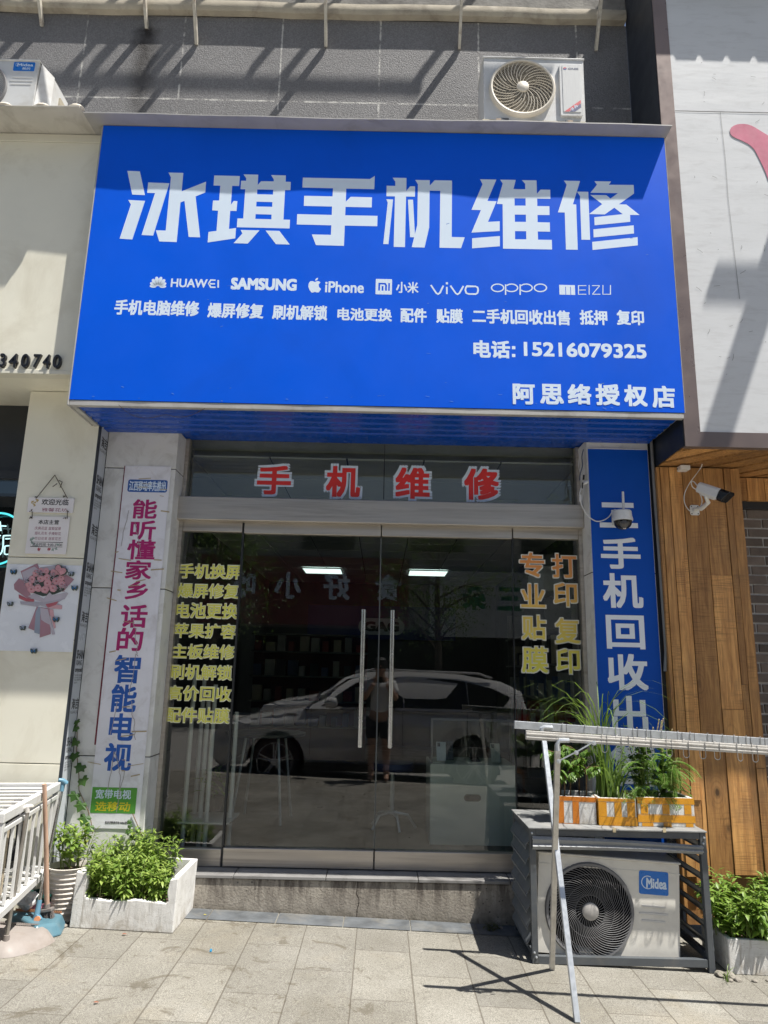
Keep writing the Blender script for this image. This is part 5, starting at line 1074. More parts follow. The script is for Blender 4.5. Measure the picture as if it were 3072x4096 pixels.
for i in range(8):
    for j in range(4):
        x, y = .03+i*.078+rnd.uniform(-.03, .03), .03+j*.085+rnd.uniform(-.02, .02)
        seedling(rnd, in_box(rp, x, y, .15), rnd.uniform(.20, .36)*(.75+.09*j), .060, .027, 40, leafmat('ovate green leaf', (.14, .26, .04), (.30, .44, .09), .35) if k == 0 else bpy.data.materials['ovate green leaf'], 'leafy green plant crowded in the foam box at the timber wall', 'plants in the box at the timber wall', stems=2, spread=.05, el=(-40, 35)); k += 1
# white ribbed pot with seedlings
pot = empty('flower_pot', (-1.845, 4.66, gz(-1.845)), 'ribbed white plastic pot of seedlings behind the large foam box', 'flower pot')
pr = [(.085, .0)]
for i in range(9): z = .02+i*.027; rr = .087+.028*i/9; pr += [(rr, z), (rr+.006, z+.008), (rr+.001, z+.018)]
pr += [(.122, .265), (.126, .272), (.118, .274), (.112, .262), (.105, .235)]
mb = MB(); mb.lathe(pr, 28); mb.build('pot', mat('off white plastic', (.62, .58, .53), .5, 0, .08, 8), pot, smooth=True, local=True)
mb = MB(); mb.lathe([(.108, .24), (.06, .247), (.001, .243)], 20); mb.build('soil', soil, pot, local=True)
for i in range(6):
    a = i*1.05; seedling(rnd, (-1.845+.055*math.cos(a), 4.66+.055*math.sin(a), gz(-1.845)+.243), rnd.uniform(.2, .27), .055, .024, 22, seed_leaf, 'thin seedling growing in the ribbed white pot', 'seedlings in the ribbed pot', stems=2, spread=.03)
ps = empty('yellow_shoot', (-1.755, 4.72, .28), 'pale yellow shoot rising above the seedlings in front of the poster', 'plant'); sm, fm = MB(), MB()
v = PY(0+700*.4822, 2900+880*.4822, 4.72) - Vector((-1.755, 4.72, .28)); sm.tube([(0, 0, 0), v*.5+Vector((.008, 0, 0)), v], .002, 5)
for i in range(16): d_ = rdir(rnd, 0, 60); leaf(fm, v*rnd.uniform(.55, 1.02), d_, Vector((0, 0, 1)), .03, .016, .3)
sm.build('stem', stem_m, ps, local=True); fm.build('foliage', pale_leaf, ps, smooth=True, local=True)
# shrubs in the first taped box
for bx_, by_, hh in ((.04, .14, .30), (.09, .09, .24), (.15, .14, .32), (.18, .07, .25), (.05, .05, .20)):
    p = in_box(b1, bx_, by_, .12); o = empty('shrub', p, 'small shrub with drooping leaflets in the leftmost taped box', 'plant', 'shrubs in the leftmost taped box'); sm, fm = MB(), MB()
    sm.tube([(0, 0, 0), (.005, 0, hh*.5), (0, .005, hh*.8)], [.005, .004, .003], 6)
    for kk in range(9):
        a = rnd.uniform(0, 6.3); st_ = Vector((0, 0, hh*rnd.uniform(.55, .85))); d_ = Vector((math.cos(a), math.sin(a), .5)).normalized(); en = st_+d_*rnd.uniform(.06, .1); sm.tube([st_, (st_+en)/2+Vector((0, 0, .01)), en], .0018, 4)
        for jj in range(9):
            f_ = .3+.7*jj/8; q_ = st_.lerp(en, f_); sd = d_.cross(Vector((0, 0, 1)))*(1 if jj % 2 else -1); leaf(fm, q_, sd+d_*.4-Vector((0, 0, .35)), Vector((0, 0, 1)), rnd.uniform(.038, .055), .02, .5)
    sm.build('stem', brown_stem, o, local=True); fm.build('foliage', deep_leaf, o, smooth=True, local=True)
# lemongrass
lg = empty('lemongrass', in_box(b2, .11, .12, .12), 'tall lemongrass clump with arching blades in the middle taped box', 'plant'); fm = MB()
def blade(mb, base, a, lean, L, Wd, droop):
    pts = []; d = Vector((math.cos(a)*lean, math.sin(a)*lean, 1)).normalized(); p = Vector(base); n = 9
    for i in range(n+1):
        pts.append(p.copy()); d = (d + Vector((math.cos(a)*droop, math.sin(a)*droop, -droop*1.5))*(i/n)**2).normalized(); p = p + d*L/n
    sd = Vector((-math.sin(a+.6), math.cos(a+.6), 0)); vs = []
    for i, q_ in enumerate(pts): w_ = Wd*(1-.9*(i/n)**2)*.5; vs += [q_+sd*w_, q_-sd*w_]
    mb.add(vs, [(2*i, 2*i+1, 2*i+3, 2*i+2) for i in range(n)])
for i in range(78):
    a = rnd.uniform(0, 6.28); tall = i < 34
    blade(fm, (rnd.gauss(-.05 if tall else .0, .022), rnd.gauss(0, .03), 0), a, rnd.uniform(.02, .12) if tall else rnd.uniform(.1, .5), rnd.uniform(.76, 1.0) if tall else rnd.uniform(.25, .42), rnd.uniform(.009, .015), rnd.uniform(.35, .95) if tall else rnd.uniform(.1, .8))
for i in range(7): blade(fm, (rnd.uniform(.0, .09), -.10, -.005), rnd.uniform(-2.0, -1.0), .55, rnd.uniform(.2, .3), .009, 1.0)
fm.build('blade', grass_leaf, lg, smooth=True, local=True)
# feathery plant and basil in the widest box
fe = empty('feathery_plant', in_box(b3, .13, .10, .12), 'feathery fern like plant spilling over the front of the widest taped box', 'plant'); sm, fm = MB(), MB()
for i in range(85):
    a = rnd.uniform(0, 6.28) if i < 60 else rnd.uniform(-2.7, -.2); base = Vector((rnd.uniform(-.09, .17), rnd.uniform(-.05, .09), rnd.uniform(.03, .25))); L_ = rnd.uniform(.11, .21); d_ = Vector((math.cos(a), math.sin(a), rnd.uniform(.1, .9))).normalized(); pts = []
    p = base.copy(); n = 9
    for k2 in range(n+1): pts.append(p.copy()); d_ = (d_+Vector((0, 0, -.16))).normalized(); p = p+d_*L_/n
    sm.tube([Vector((base.x*.5, base.y*.5, 0)), base], .0015, 4); sm.tube(pts, .0013, 4)
    for k2 in range(1, n+1):
        dd = (pts[k2]-pts[k2-1]).normalized(); sd = dd.cross(Vector((0, 0, 1))).normalized()
        for sg in (-1, 1):
            for m2 in (0, .5): leaf(fm, pts[k2-1].lerp(pts[k2], m2), sd*sg+dd*.35, Vector((0, 0, 1)), .026, .0075, .2, .1, 2)
sm.build('stem', stem_m, fe, local=True); fm.build('foliage', fern_leaf, fe, smooth=True, local=True)
for kx, ky, hh, lab in ((.07, .16, .44, 'broad leaved basil standing behind the feathery plant, next to the lemongrass'), (.22, .16, .42, 'flowering basil with pale spikes at the right of the widest taped box')):
    o = empty('basil', in_box(b3, kx, ky, .12), lab, 'plant'); sm, fm, sp_ = MB(), MB(), MB()
    for k2 in range(14):
        tip = Vector((rnd.gauss(0, .075), rnd.gauss(0, .05), hh*rnd.uniform(.6, 1.0))); sm.tube([(0, 0, 0), tip*.5+Vector((.01, 0, .02)), tip], [.003, .0025, .0015], 5)
        for j in range(30): f_ = rnd.uniform(.25, 1); d_ = rdir(rnd, -25, 45); leaf(fm, tip*f_, d_, Vector((0, 0, 1)), rnd.uniform(.026, .044), .021, .3)
        if 'spikes' in lab:
            for z in range(9): sp_.lathe([(.001, 0), (.005, .003), (.001, .008)], 5, Matrix.Translation(tip+Vector((.002*z, 0, .008*z))))
    sm.build('stem', stem_m, o, local=True); fm.build('foliage', deep_leaf, o, smooth=True, local=True)
    if sp_.V: sp_.build('flower_spike', mat('pale flower spike', (.40, .32, .16), .7), o, local=True)
# ivy on the left pillar
def lobed(mb, c, s_, ang, tilt_, Y):
    ol = [(0, -.05), (.35, -.32), (.78, -.10), (.62, .18), (.92, .48), (.42, .55), (.0, 1.08), (-.42, .55), (-.92, .48), (-.62, .18), (-.78, -.10), (-.35, -.32)]
    ca, sa = math.cos(ang), math.sin(ang); vs = [(c.x, Y-.012, c.z)]
    for x, y in ol:
        x2, y2 = (x*ca-y*sa)*s_, (x*sa+y*ca)*s_; vs.append((c.x+x2, Y-.004-tilt_*y*s_-.25*abs(x)*s_*.3, c.z+y2))
    mb.add(vs, [(0, i+1, (i+1) % len(ol)+1) for i in range(len(ol))])
for lab, path, lv in (('creeping ivy with lobed leaves climbing between the film strip and poster', [(640, -20), (640, 100), (636, 220), (645, 330), (655, 420), (655, 540), (700, 640), (735, 720), (755, 800), (770, 900)], [(645, -60, .8), (635, -10, 1), (640, 105, 1.1), (628, 215, 1.2), (682, 312, 1.25), (695, 420, 1.3), (640, 545, 1.3), (690, 625, 1.35), (720, 735, 1.4), (755, 810, 1.2), (600, 905, .9)]),
                      ('short ivy shoot climbing the right edge of the poster sheet', [(1230, 985), (1170, 900), (1110, 760), (1100, 735)], [(1085, 770, .55), (1085, 805, .6), (1075, 845, .75), (1150, 840, .75), (1120, 890, .85), (1200, 920, .95), (1125, 985, .8), (1230, 975, 1.0)])):
    o = empty('ivy', (-1.8, YP, .5), lab, 'ivy'); sm, fm = MB(), MB(); Yi = YP-.012
    sm.tube([QY('l', x, y, Yi) for x, y in path], .0028, 5)
    for x, y, s_ in lv: lobed(fm, QY('l', x, y+25, Yi), .036*s_, rnd.uniform(2.4, 3.9), rnd.uniform(.3, .9), Yi-rnd.uniform(.005, .02))
    sm.build('stem', brown_stem, o); fm.build('foliage', ivy_leaf, o)
# weeds
for (wx, wy, n, hh, lab) in ((1.86, 4.20, 7, .11, 'thin grass weed growing by the foot of the louvred cage'), (2.12, 4.20, 6, .06, 'tiny weed in front of the box at the timber wall')):
    o = empty('weed', (wx, wy, gz(wx)), lab, 'weed'); fm = MB()
    for i in range(n): blade(fm, (rnd.gauss(0, .008), rnd.gauss(0, .008), 0), rnd.uniform(0, 6.3), .45, hh*rnd.uniform(.6, 1.3), .005, .5)
    fm.build('blade', grass_leaf, o, local=True)
o = empty('weed', (.72, 4.80, gz(.72)), 'dusty dark weed in the corner beside the cage and the step', 'weed'); fm = MB()
for i in range(40): d_ = rdir(rnd, 0, 40); leaf(fm, Vector((rnd.gauss(0, .03), rnd.gauss(0, .02), rnd.uniform(.0, .03))), d_, Vector((0, 0, 1)), .035, .012)
fm.build('foliage', leafmat('dusty weed leaf', (.05, .055, .03), (.1, .1, .06), .2), o, local=True)
# ------------------------------------------------------------------ security cameras
cam_white = mat('white camera shell', (.74, .74, .73), .3, 0, .03, 8); gloss_black = mat('gloss black', (.012, .012, .013), .12)
YC = 4.76; c0 = QY('r', 408, 1210, YC); dc = empty('dome_camera', c0, 'white and black dome security camera with antenna on the blue banner', 'security camera'); r_ = abs(QY('r', 490, 1210, YC).x-QY('r', 327, 1210, YC).x)/2
mb = MB(); mb.lathe([(.001, r_*.62), (r_*.80, r_*.58), (r_*.93, r_*.45), (r_*.96, .0), (r_*1.04, -r_*.40), (r_*1.04, -r_*.55), (r_*.95, -r_*.58)], 32); mb.box(-.022, .022, .03, YP-YC-.006, -.012, .026); mb.build('housing', cam_white, dc, smooth=True, local=True)
mb = MB(); mb.box(-.045, .045, YP-YC-.014, YP-YC-.006, -.05, .06); mb.build('mount_plate', cam_white, dc, local=True)
mb = MB(); pr = [(r_*.94, -r_*.56)]+[(r_*.92*math.cos(R(a)), -r_*.70-r_*.80*math.sin(R(a))) for a in range(0, 90, 10)]+[(.001, -r_*1.5)]; mb.lathe(pr, 32); mb.build('dome', gloss_black, dc, smooth=True, local=True)
def face_T(d, dist, o=(0, 0, 0)): return Matrix.Translation(Vector(o)+Vector(d).normalized()*dist) @ Vector(d).normalized().to_track_quat('Z', 'Y').to_matrix().to_4x4()
Tl = face_T((-.18, -1, -.35), r_*.86, (0, 0, -r_*.78)); mb = MB(); mb.lathe([(r_*.42, 0), (r_*.42, .006), (r_*.34, .008)], 24, Tl); mb.build('lens_ring', mat('dark grey lens ring', (.06, .06, .065), .35), dc, smooth=True, local=True)
mb = MB(); mb.lathe([(r_*.30, .008), (r_*.2, .012), (.001, .013)], 20, Tl); mb.build('lens', mat('lens glass', (.10, .09, .085), .08), dc, smooth=True, local=True)
mb = MB()
for i in range(6):
    T2 = face_T((-.10+.11*(i % 3-1), -1, -.95-.13*(i//3)), r_*.84, (0, 0, -r_*.82)); mb.lathe([(.006, 0), (.006, .004), (.001, .005)], 10, T2)
mb.each('light_diode', mat('clear diode', (.62, .56, .55), .2), dc, local=True)
a0_, a1_ = QY('r', 417, 1168, YC), QY('r', 411, 1003, YC); mb = MB(); mb.tube([a0_-c0, (a0_+a1_)/2-c0, a1_-c0], [.008, .0085, .0075], 10); mb.build('antenna', cam_white, dc, smooth=True, local=True)
mb = MB(); v = QY('r', 432, 1218, YC-r_*1.0)-c0; text(mb, 'CAMERA', v.x-.018, v.x+.018, v.z-.002, v.z+.002, lambda s, t, d: (s, -math.sqrt(max(0, (r_*.99)**2-s*s))-d, t), bold=0) if False else None
A = QY('r', 1068, 965, 4.62); B = QY('r', 1300, 1048, 4.47); bc = empty('bullet_camera', QY('r', 1028, 1160, 4.795), 'white bullet security camera with black hood on the timber wall', 'security camera')
d_ = (B-A).normalized(); sd = d_.cross(Vector((0, 0, 1))).normalized(); up = sd.cross(d_).normalized()
def oct_(c, w_, h_, k=.35): return [c+sd*x*w_/2+up*y*h_/2 for x, y in ((-1,-1+k),(-1+k,-1),(1-k,-1),(1,-1+k),(1,1-k),(1-k,1),(-1+k,1),(-1,1-k))]
def loft(mb, rings):
    n = len(rings[0]); vs = [p for r in rings for p in r]; mb.add(vs, [(i*n+k, i*n+(k+1) % n, (i+1)*n+(k+1) % n, (i+1)*n+k) for i in range(len(rings)-1) for k in range(n)]+[tuple(range(n-1, -1, -1)), tuple((len(rings)-1)*n+k for k in range(n))])
Lb = (B-A).length; mb = MB(); loft(mb, [oct_(A, .058, .060), oct_(A+d_*.006, .070, .072), oct_(A+d_*Lb*.80, .074, .078)]); mb.build('body', cam_white, bc, bevel=.003)
mb = MB(); h0 = A+d_*(Lb*.802); pts = oct_(h0, .077, .081); e1 = [p+d_*(Lb*.20 if k in (0, 1, 2, 3) else Lb*.33) for k, p in enumerate(pts)]; loft(mb, [pts, e1]); mb.build('hood', gloss_black, bc, bevel=.003)
pl = QY('r', 1028, 1162, 4.795); mb = MB(); mb.prism(rrect(pl.x-.032, pl.x+.032, pl.z-.036, pl.z+.036, .012, 3), frontal(4.797), 0, .006, back=True); mb.build('base_plate', cam_white, bc, bevel=.002)
mb = MB()
for sx, sz in ((-.022, .026), (.022, .026), (-.022, -.026), (.022, -.026)): mb.lathe([(.0045, 0), (.001, .002)], 8, Matrix.Translation((pl.x+sx, 4.7905, pl.z+sz)) @ Matrix.Rotation(R(90), 4, 'X'))
mb.each('screw', black_rubber, bc)
j1 = QY('r', 1095, 1140, 4.70); j2 = QY('r', 1145, 1095, 4.62); j3 = QY('r', 1125, 1050, 4.57)
mb = MB(); mb.tube([pl+Vector((0, -.004, 0)), pl+Vector((.01, -.04, .003)), j1], [.016, .013, .013], 10); mb.tube([j1-(j2-j1)*.3, j1, j2, j3, j3+up*.01], [.014, .016, .014, .011, .011], 10); mb.bar(A+d_*Lb*.2-up*.041, A+d_*Lb*.62-up*.043, .034, .007, up); mb.build('arm', cam_white, bc, smooth=True)
mb = MB(); mb.tube(spline([QY('r', x, y, Y) for x, y, Y in ((1095, 745, 4.72), (1085, 790, 4.77), (1040, 855, 4.775), (985, 930, 4.775), (945, 1010, 4.775), (938, 1075, 4.775), (955, 1130, 4.775), (990, 1170, 4.775), (1020, 1180, 4.77))]), .0032, 6); mb.tube(spline([QY('r', x, y, Y) for x, y, Y in ((1060, 965, 4.62), (1030, 925, 4.64), (1008, 912, 4.66), (1000, 930, 4.68), (1012, 965, 4.69), (1048, 990, 4.70), (1080, 1035, 4.69), (1092, 1090, 4.69), (1075, 1140, 4.70))]), .0035, 6); mb.build('cable', cable_white, bc, smooth=True)
jb = empty('junction_box', PZ(*cp('r', 955, 770), 2.94), 'small white junction box screwed under the slanted wood soffit', 'junction box'); p = PZ(*cp('r', 945, 810), 2.912)
mb = MB(); mb.box(p.x-.028, p.x+.04, p.y-.0, p.y+.085, 2.912, 2.944); mb.build('box', cam_white, jb, bevel=.004); mb = MB(); mb.box(p.x-.0292, p.x-.027, p.y+.05, p.y+.065, 2.925, 2.935); mb.build('knockout', black_rubber, jb)
# wiring beside the banner
wr = empty('wire_bundle', (1.42, 5.0, 2.6), 'loose white and blue wires with a plug hanging beside the blue banner', 'wires'); mb = MB()
def wy(k, pts, Y): return spline([QY(k, x, y, Y) for x, y in pts])
mb.tube(wy('r', [(360, 1163), (340, 1158), (318, 1180), (290, 1220), (245, 1248), (190, 1258), (140, 1235), (95, 1190), (62, 1130), (45, 1070), (42, 1010), (55, 970), (75, 935)], 4.835), .0042, 6)
mb.tube(wy('r', [(75, 935), (110, 915)], 4.835), .011, 8); mb.tube(wy('r', [(45, 1030), (44, 1085)], 4.833), .008, 8)
mb.tube(wy('r', [(30, 640), (36, 700), (30, 780), (50, 860), (66, 900)], 4.9), .0028, 5); mb.tube(wy('r', [(75, 640), (70, 720), (82, 800), (60, 900), (70, 1000), (50, 1090)], 4.9), .0024, 5); mb.build('white_wire', cable_white, wr, smooth=True)
mb = MB(); mb.tube(wy('r', [(72, 640), (60, 700), (64, 780), (45, 850), (40, 905)], 4.88), .0038, 6); mb.build('blue_wire', mat('blue grey wire', (.06, .09, .16), .5), wr, smooth=True)
mb = MB(); mb.tube(wy('r', [(76, 860), (72, 900)], 4.87), .007, 6); mb.tube(wy('r', [(66, 925), (62, 975)], 4.832), .005, 6); mb.build('connector', black_rubber, wr)
cn = empty('conduit', (1.895, 4.84, 2.3), 'thin grey conduit pipe running down between the banner and the timber wall', 'pipe'); mb = MB(); mb.tube([QY('r', 655, 560, 4.84), QY('r', 668, 760, 4.84), QY('r', 690, 1100, 4.84), QY('r', 735, 1719, 4.84), QY(6, 1218, 600, 4.84), QY(6, 1214, 688, 4.835)], .011, 8); mb.build('pipe', mat('grey conduit', (.22, .22, .22), .6, 0, .1, 9), cn, smooth=True)
sw = tag(MB().build('x', cable_white), None) if False else None
mb = MB(); Ysg = 4.325; mb.tube(spline([PZ(*cp('L', x, y), 3.112) for x, y in ((985, 40), (1040, 90), (1110, 130), (1200, 150), (1290, 140), (1370, 122), (1450, 138), (1520, 140), (1600, 120), (1700, 70))]), .0018, 5); tag(mb.build('sign_wire', mat('brown wire', (.10, .07, .06), .6)), 'thin brown wire sagging under the corrugated blue soffit', 'wire')

# ------------------------------------------------------------------ drying rack
dr_ = empty('drying_rack', (1.0, 3.95, 0), 'folding X frame drying rack with two long metal rails beside the cage', 'drying rack')
ra = Vector((.756, 4.159, 1.228)); rb = QY('k', 1659, 332, 4.159); rdv = (rb-ra)/(rb.x-ra.x); ra2 = ra+rdv*2.35
fa_ = Vector((.725, 3.677, 1.212)); fb_ = QY('k', 1659, 382, 3.677); fdv = (fb_-fa_)/(fb_.x-fa_.x); fa2 = fa_+fdv*2.35
white_alu = mat('whitened aluminium', (.62, .60, .56), .45, .3, .12, 18, .1, 120, dirt=((.36, .32, .27), .5, 20))
mb = MB(); mb.bar(ra, ra2, .022, .042); mb.build('rear_rail', steel_rail, dr_, bevel=.002)
mb = MB(); mb.bar(fa_, fa2, .022, .042); mb.bar(fa_+Vector((0, -.0125, .006)), fa2+Vector((0, -.0125, .006)), .003, .008); mb.bar(fa_+Vector((0, -.0125, -.010)), fa2+Vector((0, -.0125, -.010)), .003, .006); mb.build('front_rail', white_alu, dr_, bevel=.002)
rt = QY('k', 292, 268, 4.159); ft = QY('k', 380, 340, 3.677); FA, FB = Vector((.924, 3.646, gz(.92))), Vector((.949, 4.24, gz(.95)))
for off in (0, 1.78):
    o_r = rdv*off; o_f = fdv*off; og = Vector((off, 0, -SLOPE*off))
    mb = MB(); mb.bar(rt+o_r+Vector((0, 0, -.01)), FA+og, .026, .026, (1, 0, 0)); mb.build('steel_leg', steel_rail, dr_, bevel=.002)
    mb = MB(); mb.bar(ft+o_f+Vector((.0, 0, -.01)), FB+og+Vector((.0, 0, 0)), .026, .026, (1, 0, 0)); mb.build('white_leg', white_alu, dr_, bevel=.002)
    mb = MB(); a = QY('k', 378, 445, 3.69); b = QY('k', 590, 335, 3.66); m_ = (a+b)/2-Vector((0, 0, .002)); mb.bar(a+o_f+Vector((0, -.02, 0)), m_+o_f+Vector((0, -.012, 0)), .006, .018, (0, -1, .2)); mb.bar(m_+o_f+Vector((0, -.016, 0)), b+o_f+Vector((0, -.002, 0)), .006, .018, (0, -1, .2))
    for p in (a, m_, b): mb.lathe([(.011, 0), (.011, .006), (.001, .008)], 10, Matrix.Translation(p+o_f+Vector((0, -.026, 0))) @ Matrix.Rotation(R(90), 4, 'X'))
    mb.tube([QY('k', 380, 385, 3.66)+o_f, QY('k', 378, 345, 3.66)+o_f, QY('k', 392, 322, 3.66)+o_f, QY('k', 450, 322, 3.66)+o_f], .011, 8); mb.tube([QY('k', 285, 280, 4.142)+o_r, QY('k', 285, 250, 4.142)+o_r, QY('k', 300, 240, 4.142)+o_r, QY('k', 350, 244, 4.142)+o_r], .011, 8); mb.build('brace', steel_rail, dr_, smooth=True)
wire_m = mat('galvanised wire', (.42, .42, .42), .4, .8, .1, 20)
def hook_bm(w_, h_):
    mb = MB(); mb.tube([(-.004, .013, .012), (-.004, .013, .025), (-.003, .0, .0265), (-w_/2, -.013, .022), (-w_/2, -.013, -h_+w_/2)]+[(-w_/2*math.cos(R(a)), -.013, -h_+w_/2-w_/2*math.sin(R(a))) for a in range(15, 180, 15)]+[(w_/2, -.013, -h_+w_/2), (w_/2, -.013, .010), (w_/2, -.0125, .021)], .0018, 5); return mb
hk0 = None
for rail, pa, dv, Y, xs_ in (('white front rail', fa_, fdv, 3.677, [660, 750, 820, 930, 1050, 1155, 1255, 1342, 1472, 1567]), ('grey rear rail', ra, rdv, 4.159, [420, 555, 635, 745, 850, 932, 1022, 1122, 1195, 1302, 1390, 1462, 1535, 1620])):
    for x in xs_:
        X_ = QY('k', x, 330, Y).x; p = pa + dv*(X_-pa.x)
        if hk0 is None:
            hk0 = hook_bm(.026, .058).build('wire_hook', wire_m, smooth=True, local=True); h_ = hk0
        else: h_ = hk0.copy(); COL.objects.link(h_)
        h_.location = p; h_.rotation_euler = (0, 0, rnd.uniform(-.25, .25)); tag(h_, 'thin bent wire hook hanging from the %s of the drying rack' % rail, 'hook', 'wire hooks on the '+rail)

# ------------------------------------------------------------------ white slatted rack on the left
N_, F_ = Vector((-1.789, 3.67, 0)), Vector((-1.943, 4.65, 0)); e_ = (F_-N_).normalized(); l_ = Vector((-e_.y, e_.x, 0))
wk = empty('slatted_rack', (-1.95, 4.0, gz(-1.9)), 'white metal rack with slatted top and barred side at the left edge', 'rack')
ZT, Z1_, Z2_ = .797, .337, .28; LW, DP = (F_-N_).length, .62
P = lambda s_, t_, z: N_ + e_*s_ + l_*t_ + Vector((0, 0, z))
mb = MB()
for s_ in (.022, LW-.022):
    for t_ in (.022, DP): p = P(s_, t_, 0); mb.bar((p.x, p.y, gz(p.x)), (p.x, p.y, ZT-.004), .034, .034, e_)
mb.each('post', white_paint, wk, bevel=.003)
mb = MB()
mb.bar(P(0, .02, ZT-.022), P(LW, .02, ZT-.022), .036, .044); mb.bar(P(.043, .02, ZT-.085), P(LW-.043, .02, ZT-.078), .026, .024); mb.bar(P(.043, .02, Z1_-.028), P(LW-.043, .02, Z1_-.022), .038, .036)
for s_ in (.02, LW-.02): mb.bar(P(s_, .043, ZT-.03), P(s_, DP, ZT-.03), .040, .056); mb.bar(P(s_, .043, Z1_-.03), P(s_, DP, Z1_-.03), .03, .04)
mb.bar(P(.043, DP, ZT-.03), P(LW-.043, DP, ZT-.03), .04, .056); mb.each('rail', white_paint, wk, bevel=.003)
mb = MB()
for i in range(8): s_ = .10+i*(LW-.2)/7; mb.bar(P(s_, .02, Z1_-.004), P(s_, .02, ZT-.091), .015, .012, e_)
mb.each('bar', white_paint, wk, bevel=.002)
mb = MB()
for i in range(8): s_ = .10+i*(LW-.2)/7; mb.bar(P(s_, .043, ZT-.022), P(s_, DP-.02, ZT-.022), .034, .010)
mb.each('top_slat', white_paint, wk, bevel=.002)
mb = MB()
for i in range(7): s_ = .09+i*(LW-.18)/6; mb.bar(P(s_, .043, Z1_-.03), P(s_, DP-.02, Z1_-.03), .06, .010)
mb.each('shelf_slat', white_paint, wk)
c_ = P(LW*.70, .32, Z1_-.024); sb = empty('plastic_tub', c_, 'pale grey plastic tub standing inside the white slatted rack', 'tub'); mb = MB(); mb.lathe([(.12, 0), (.15, .20), (.165, .205), (.165, .215), (.14, .213), (.112, .012), (.001, .012)], 24, Matrix.Translation(c_) ); mb.build('tub', mat('grey tub', (.42, .43, .44), .5), sb, smooth=True)
c_ = P(LW*.66, .16, .66); hs = empty('hose_coil', c_, 'black hose coil hanging inside the white slatted rack', 'hose'); mb = MB(); mb.tube([P(LW*.66+.10*math.cos(a*.45), .14+.01*math.sin(a*.7), .58+.17*math.sin(a*.45)) for a in range(36)], .017, 8); mb.build('coil', black_rubber, hs, smooth=True)
c_ = P(LW*.36, .22, Z1_-.024); cb_ = empty('cardboard_box', c_, 'worn beige cardboard box inside the white slatted rack', 'box'); mb = MB(); T_ = Matrix.Translation(c_) @ Matrix.Rotation(R(14), 4, 'Z'); mb.box(-.12, .12, -.10, .10, 0, .33, T_); mb.build('carton', mat('beige cardboard', (.45, .38, .28), .8, 0, .1, 6), cb_, bevel=.004); mb = MB(); mb.box(-.122, .0, -.102, -.098, .331, .345, T_); mb.box(0.002, .122, -.09, .10, .331, .337, T_); mb.each('flap', mat('beige cardboard', (.45, .38, .28), .8, 0, .1, 6), cb_)
c_ = P(LW*.5, .45, .31); o = empty('dark_filler', c_, 'large dark grey crate added to darken the inside of the white slatted rack', 'filler'); mb = MB(); T_ = Matrix.Translation(c_) @ Matrix.Rotation(R(9), 4, 'Z'); mb.box(-.10, .12, -.40, .40, 0, .36, T_); mb.build('filler_body', mat('dark grey plastic', (.05, .05, .055), .6, 0, .2, 5), o, bevel=.012); mb = MB(); mb.box(-.11, .13, -.41, .41, .361, .385, T_); mb.build('lid', mat('dark grey plastic', (.05, .05, .055), .6, 0, .2, 5), o, bevel=.006)  # dark block added so the inside of the rack looks shaded
c_ = P(LW*.55, .1, .70); bg_ = empty('dark_bag', c_, 'crumpled dark plastic bag tucked in the top of the white rack', 'bag'); bm_ = bmesh.new(); bmesh.ops.create_icosphere(bm_, subdivisions=3, radius=.075)
for v in bm_.verts: v.co = v.co*(1+.35*mnoise.noise(v.co*18)) ; v.co.z *= .7
me = bpy.data.meshes.new('bag'); bm_.to_mesh(me); bm_.free(); me.materials.append(mat('dark bag plastic', (.03, .028, .03), .35)); o = bpy.data.objects.new('bag', me); COL.objects.link(o); o.parent = bg_
# bucket
bk = empty('bucket', (-1.966, 4.60, gz(-1.966)), 'small dark green bucket with a pink name label behind the brooms', 'bucket'); mb = MB(); mb.lathe([(.052, 0), (.070, .118), (.078, .120), (.078, .134), (.066, .134), (.05, .01), (.001, .01)], 28); mb.build('pail', mat('dark green plastic', (.015, .07, .06), .4, 0, .1, 8), bk, smooth=True, local=True)
def cyl_map(r0, a0): return lambda s_, t_, d: ((r0+.018*t_/.118+d)*math.sin(s_/r0+a0), -(r0+.018*t_/.118+d)*math.cos(s_/r0+a0), t_)
cm = cyl_map(.0535, .25); mb = MB(); n = 10; mb.add([cm(-.055+.11*i/n, z, .001) for z in (.055, .088) for i in range(n+1)], [(i, i+1, n+2+i, n+1+i) for i in range(n)]); mb.build('label', mat('pink label', (.60, .22, .30), .5), bk, local=True)
mb = MB(); text(mb, 'TER', -.002, .046, .061, .083, cm, bold=.02, d=.0018); mb.build('lettering', black_print, bk, local=True)
mb = MB(); mb.tube([(.07, 0, .12), (.11, -.03, .10), (.10, -.05, .05), (.085, -.04, .03)], .0018, 5); mb.build('handle', wire_m, bk, local=True)
# blue dustpan with teeth and long handle
BL = mat('blue plastic', (.085, .18, .23), .4, 0, .08, 9, dirt=((.18, .2, .2), .3, 12)); BH_ = mat('blue grip plastic', (.12, .26, .36), .4); OR = mat('orange plastic', (.62, .26, .13), .45)
bp_ = empty('dustpan', (-1.89, 4.38, gz(-1.89)), 'blue dustpan with orange teeth and a long metal handle leaning on the rack', 'dustpan')
g0 = lambda x, y, z: Vector((x, y, gz(x)+z))
mb = MB(); base = [g0(-2.09, 4.47, .0), g0(-1.80, 4.21, .0), g0(-1.715, 4.33, .0), g0(-1.76, 4.50, .0)]
tp = [g0(-2.07, 4.455, .068), g0(-1.83, 4.245, .072), g0(-1.75, 4.34, .06), g0(-1.79, 4.48, .068)]
mb.add(base+tp, [(3, 2, 1, 0), (0, 1, 5, 4), (1, 2, 6, 5), (2, 3, 7, 6), (3, 0, 4, 7), (4, 5, 6, 7)]); mb.build('pan', BL, bp_, bevel=.014, seg=3)
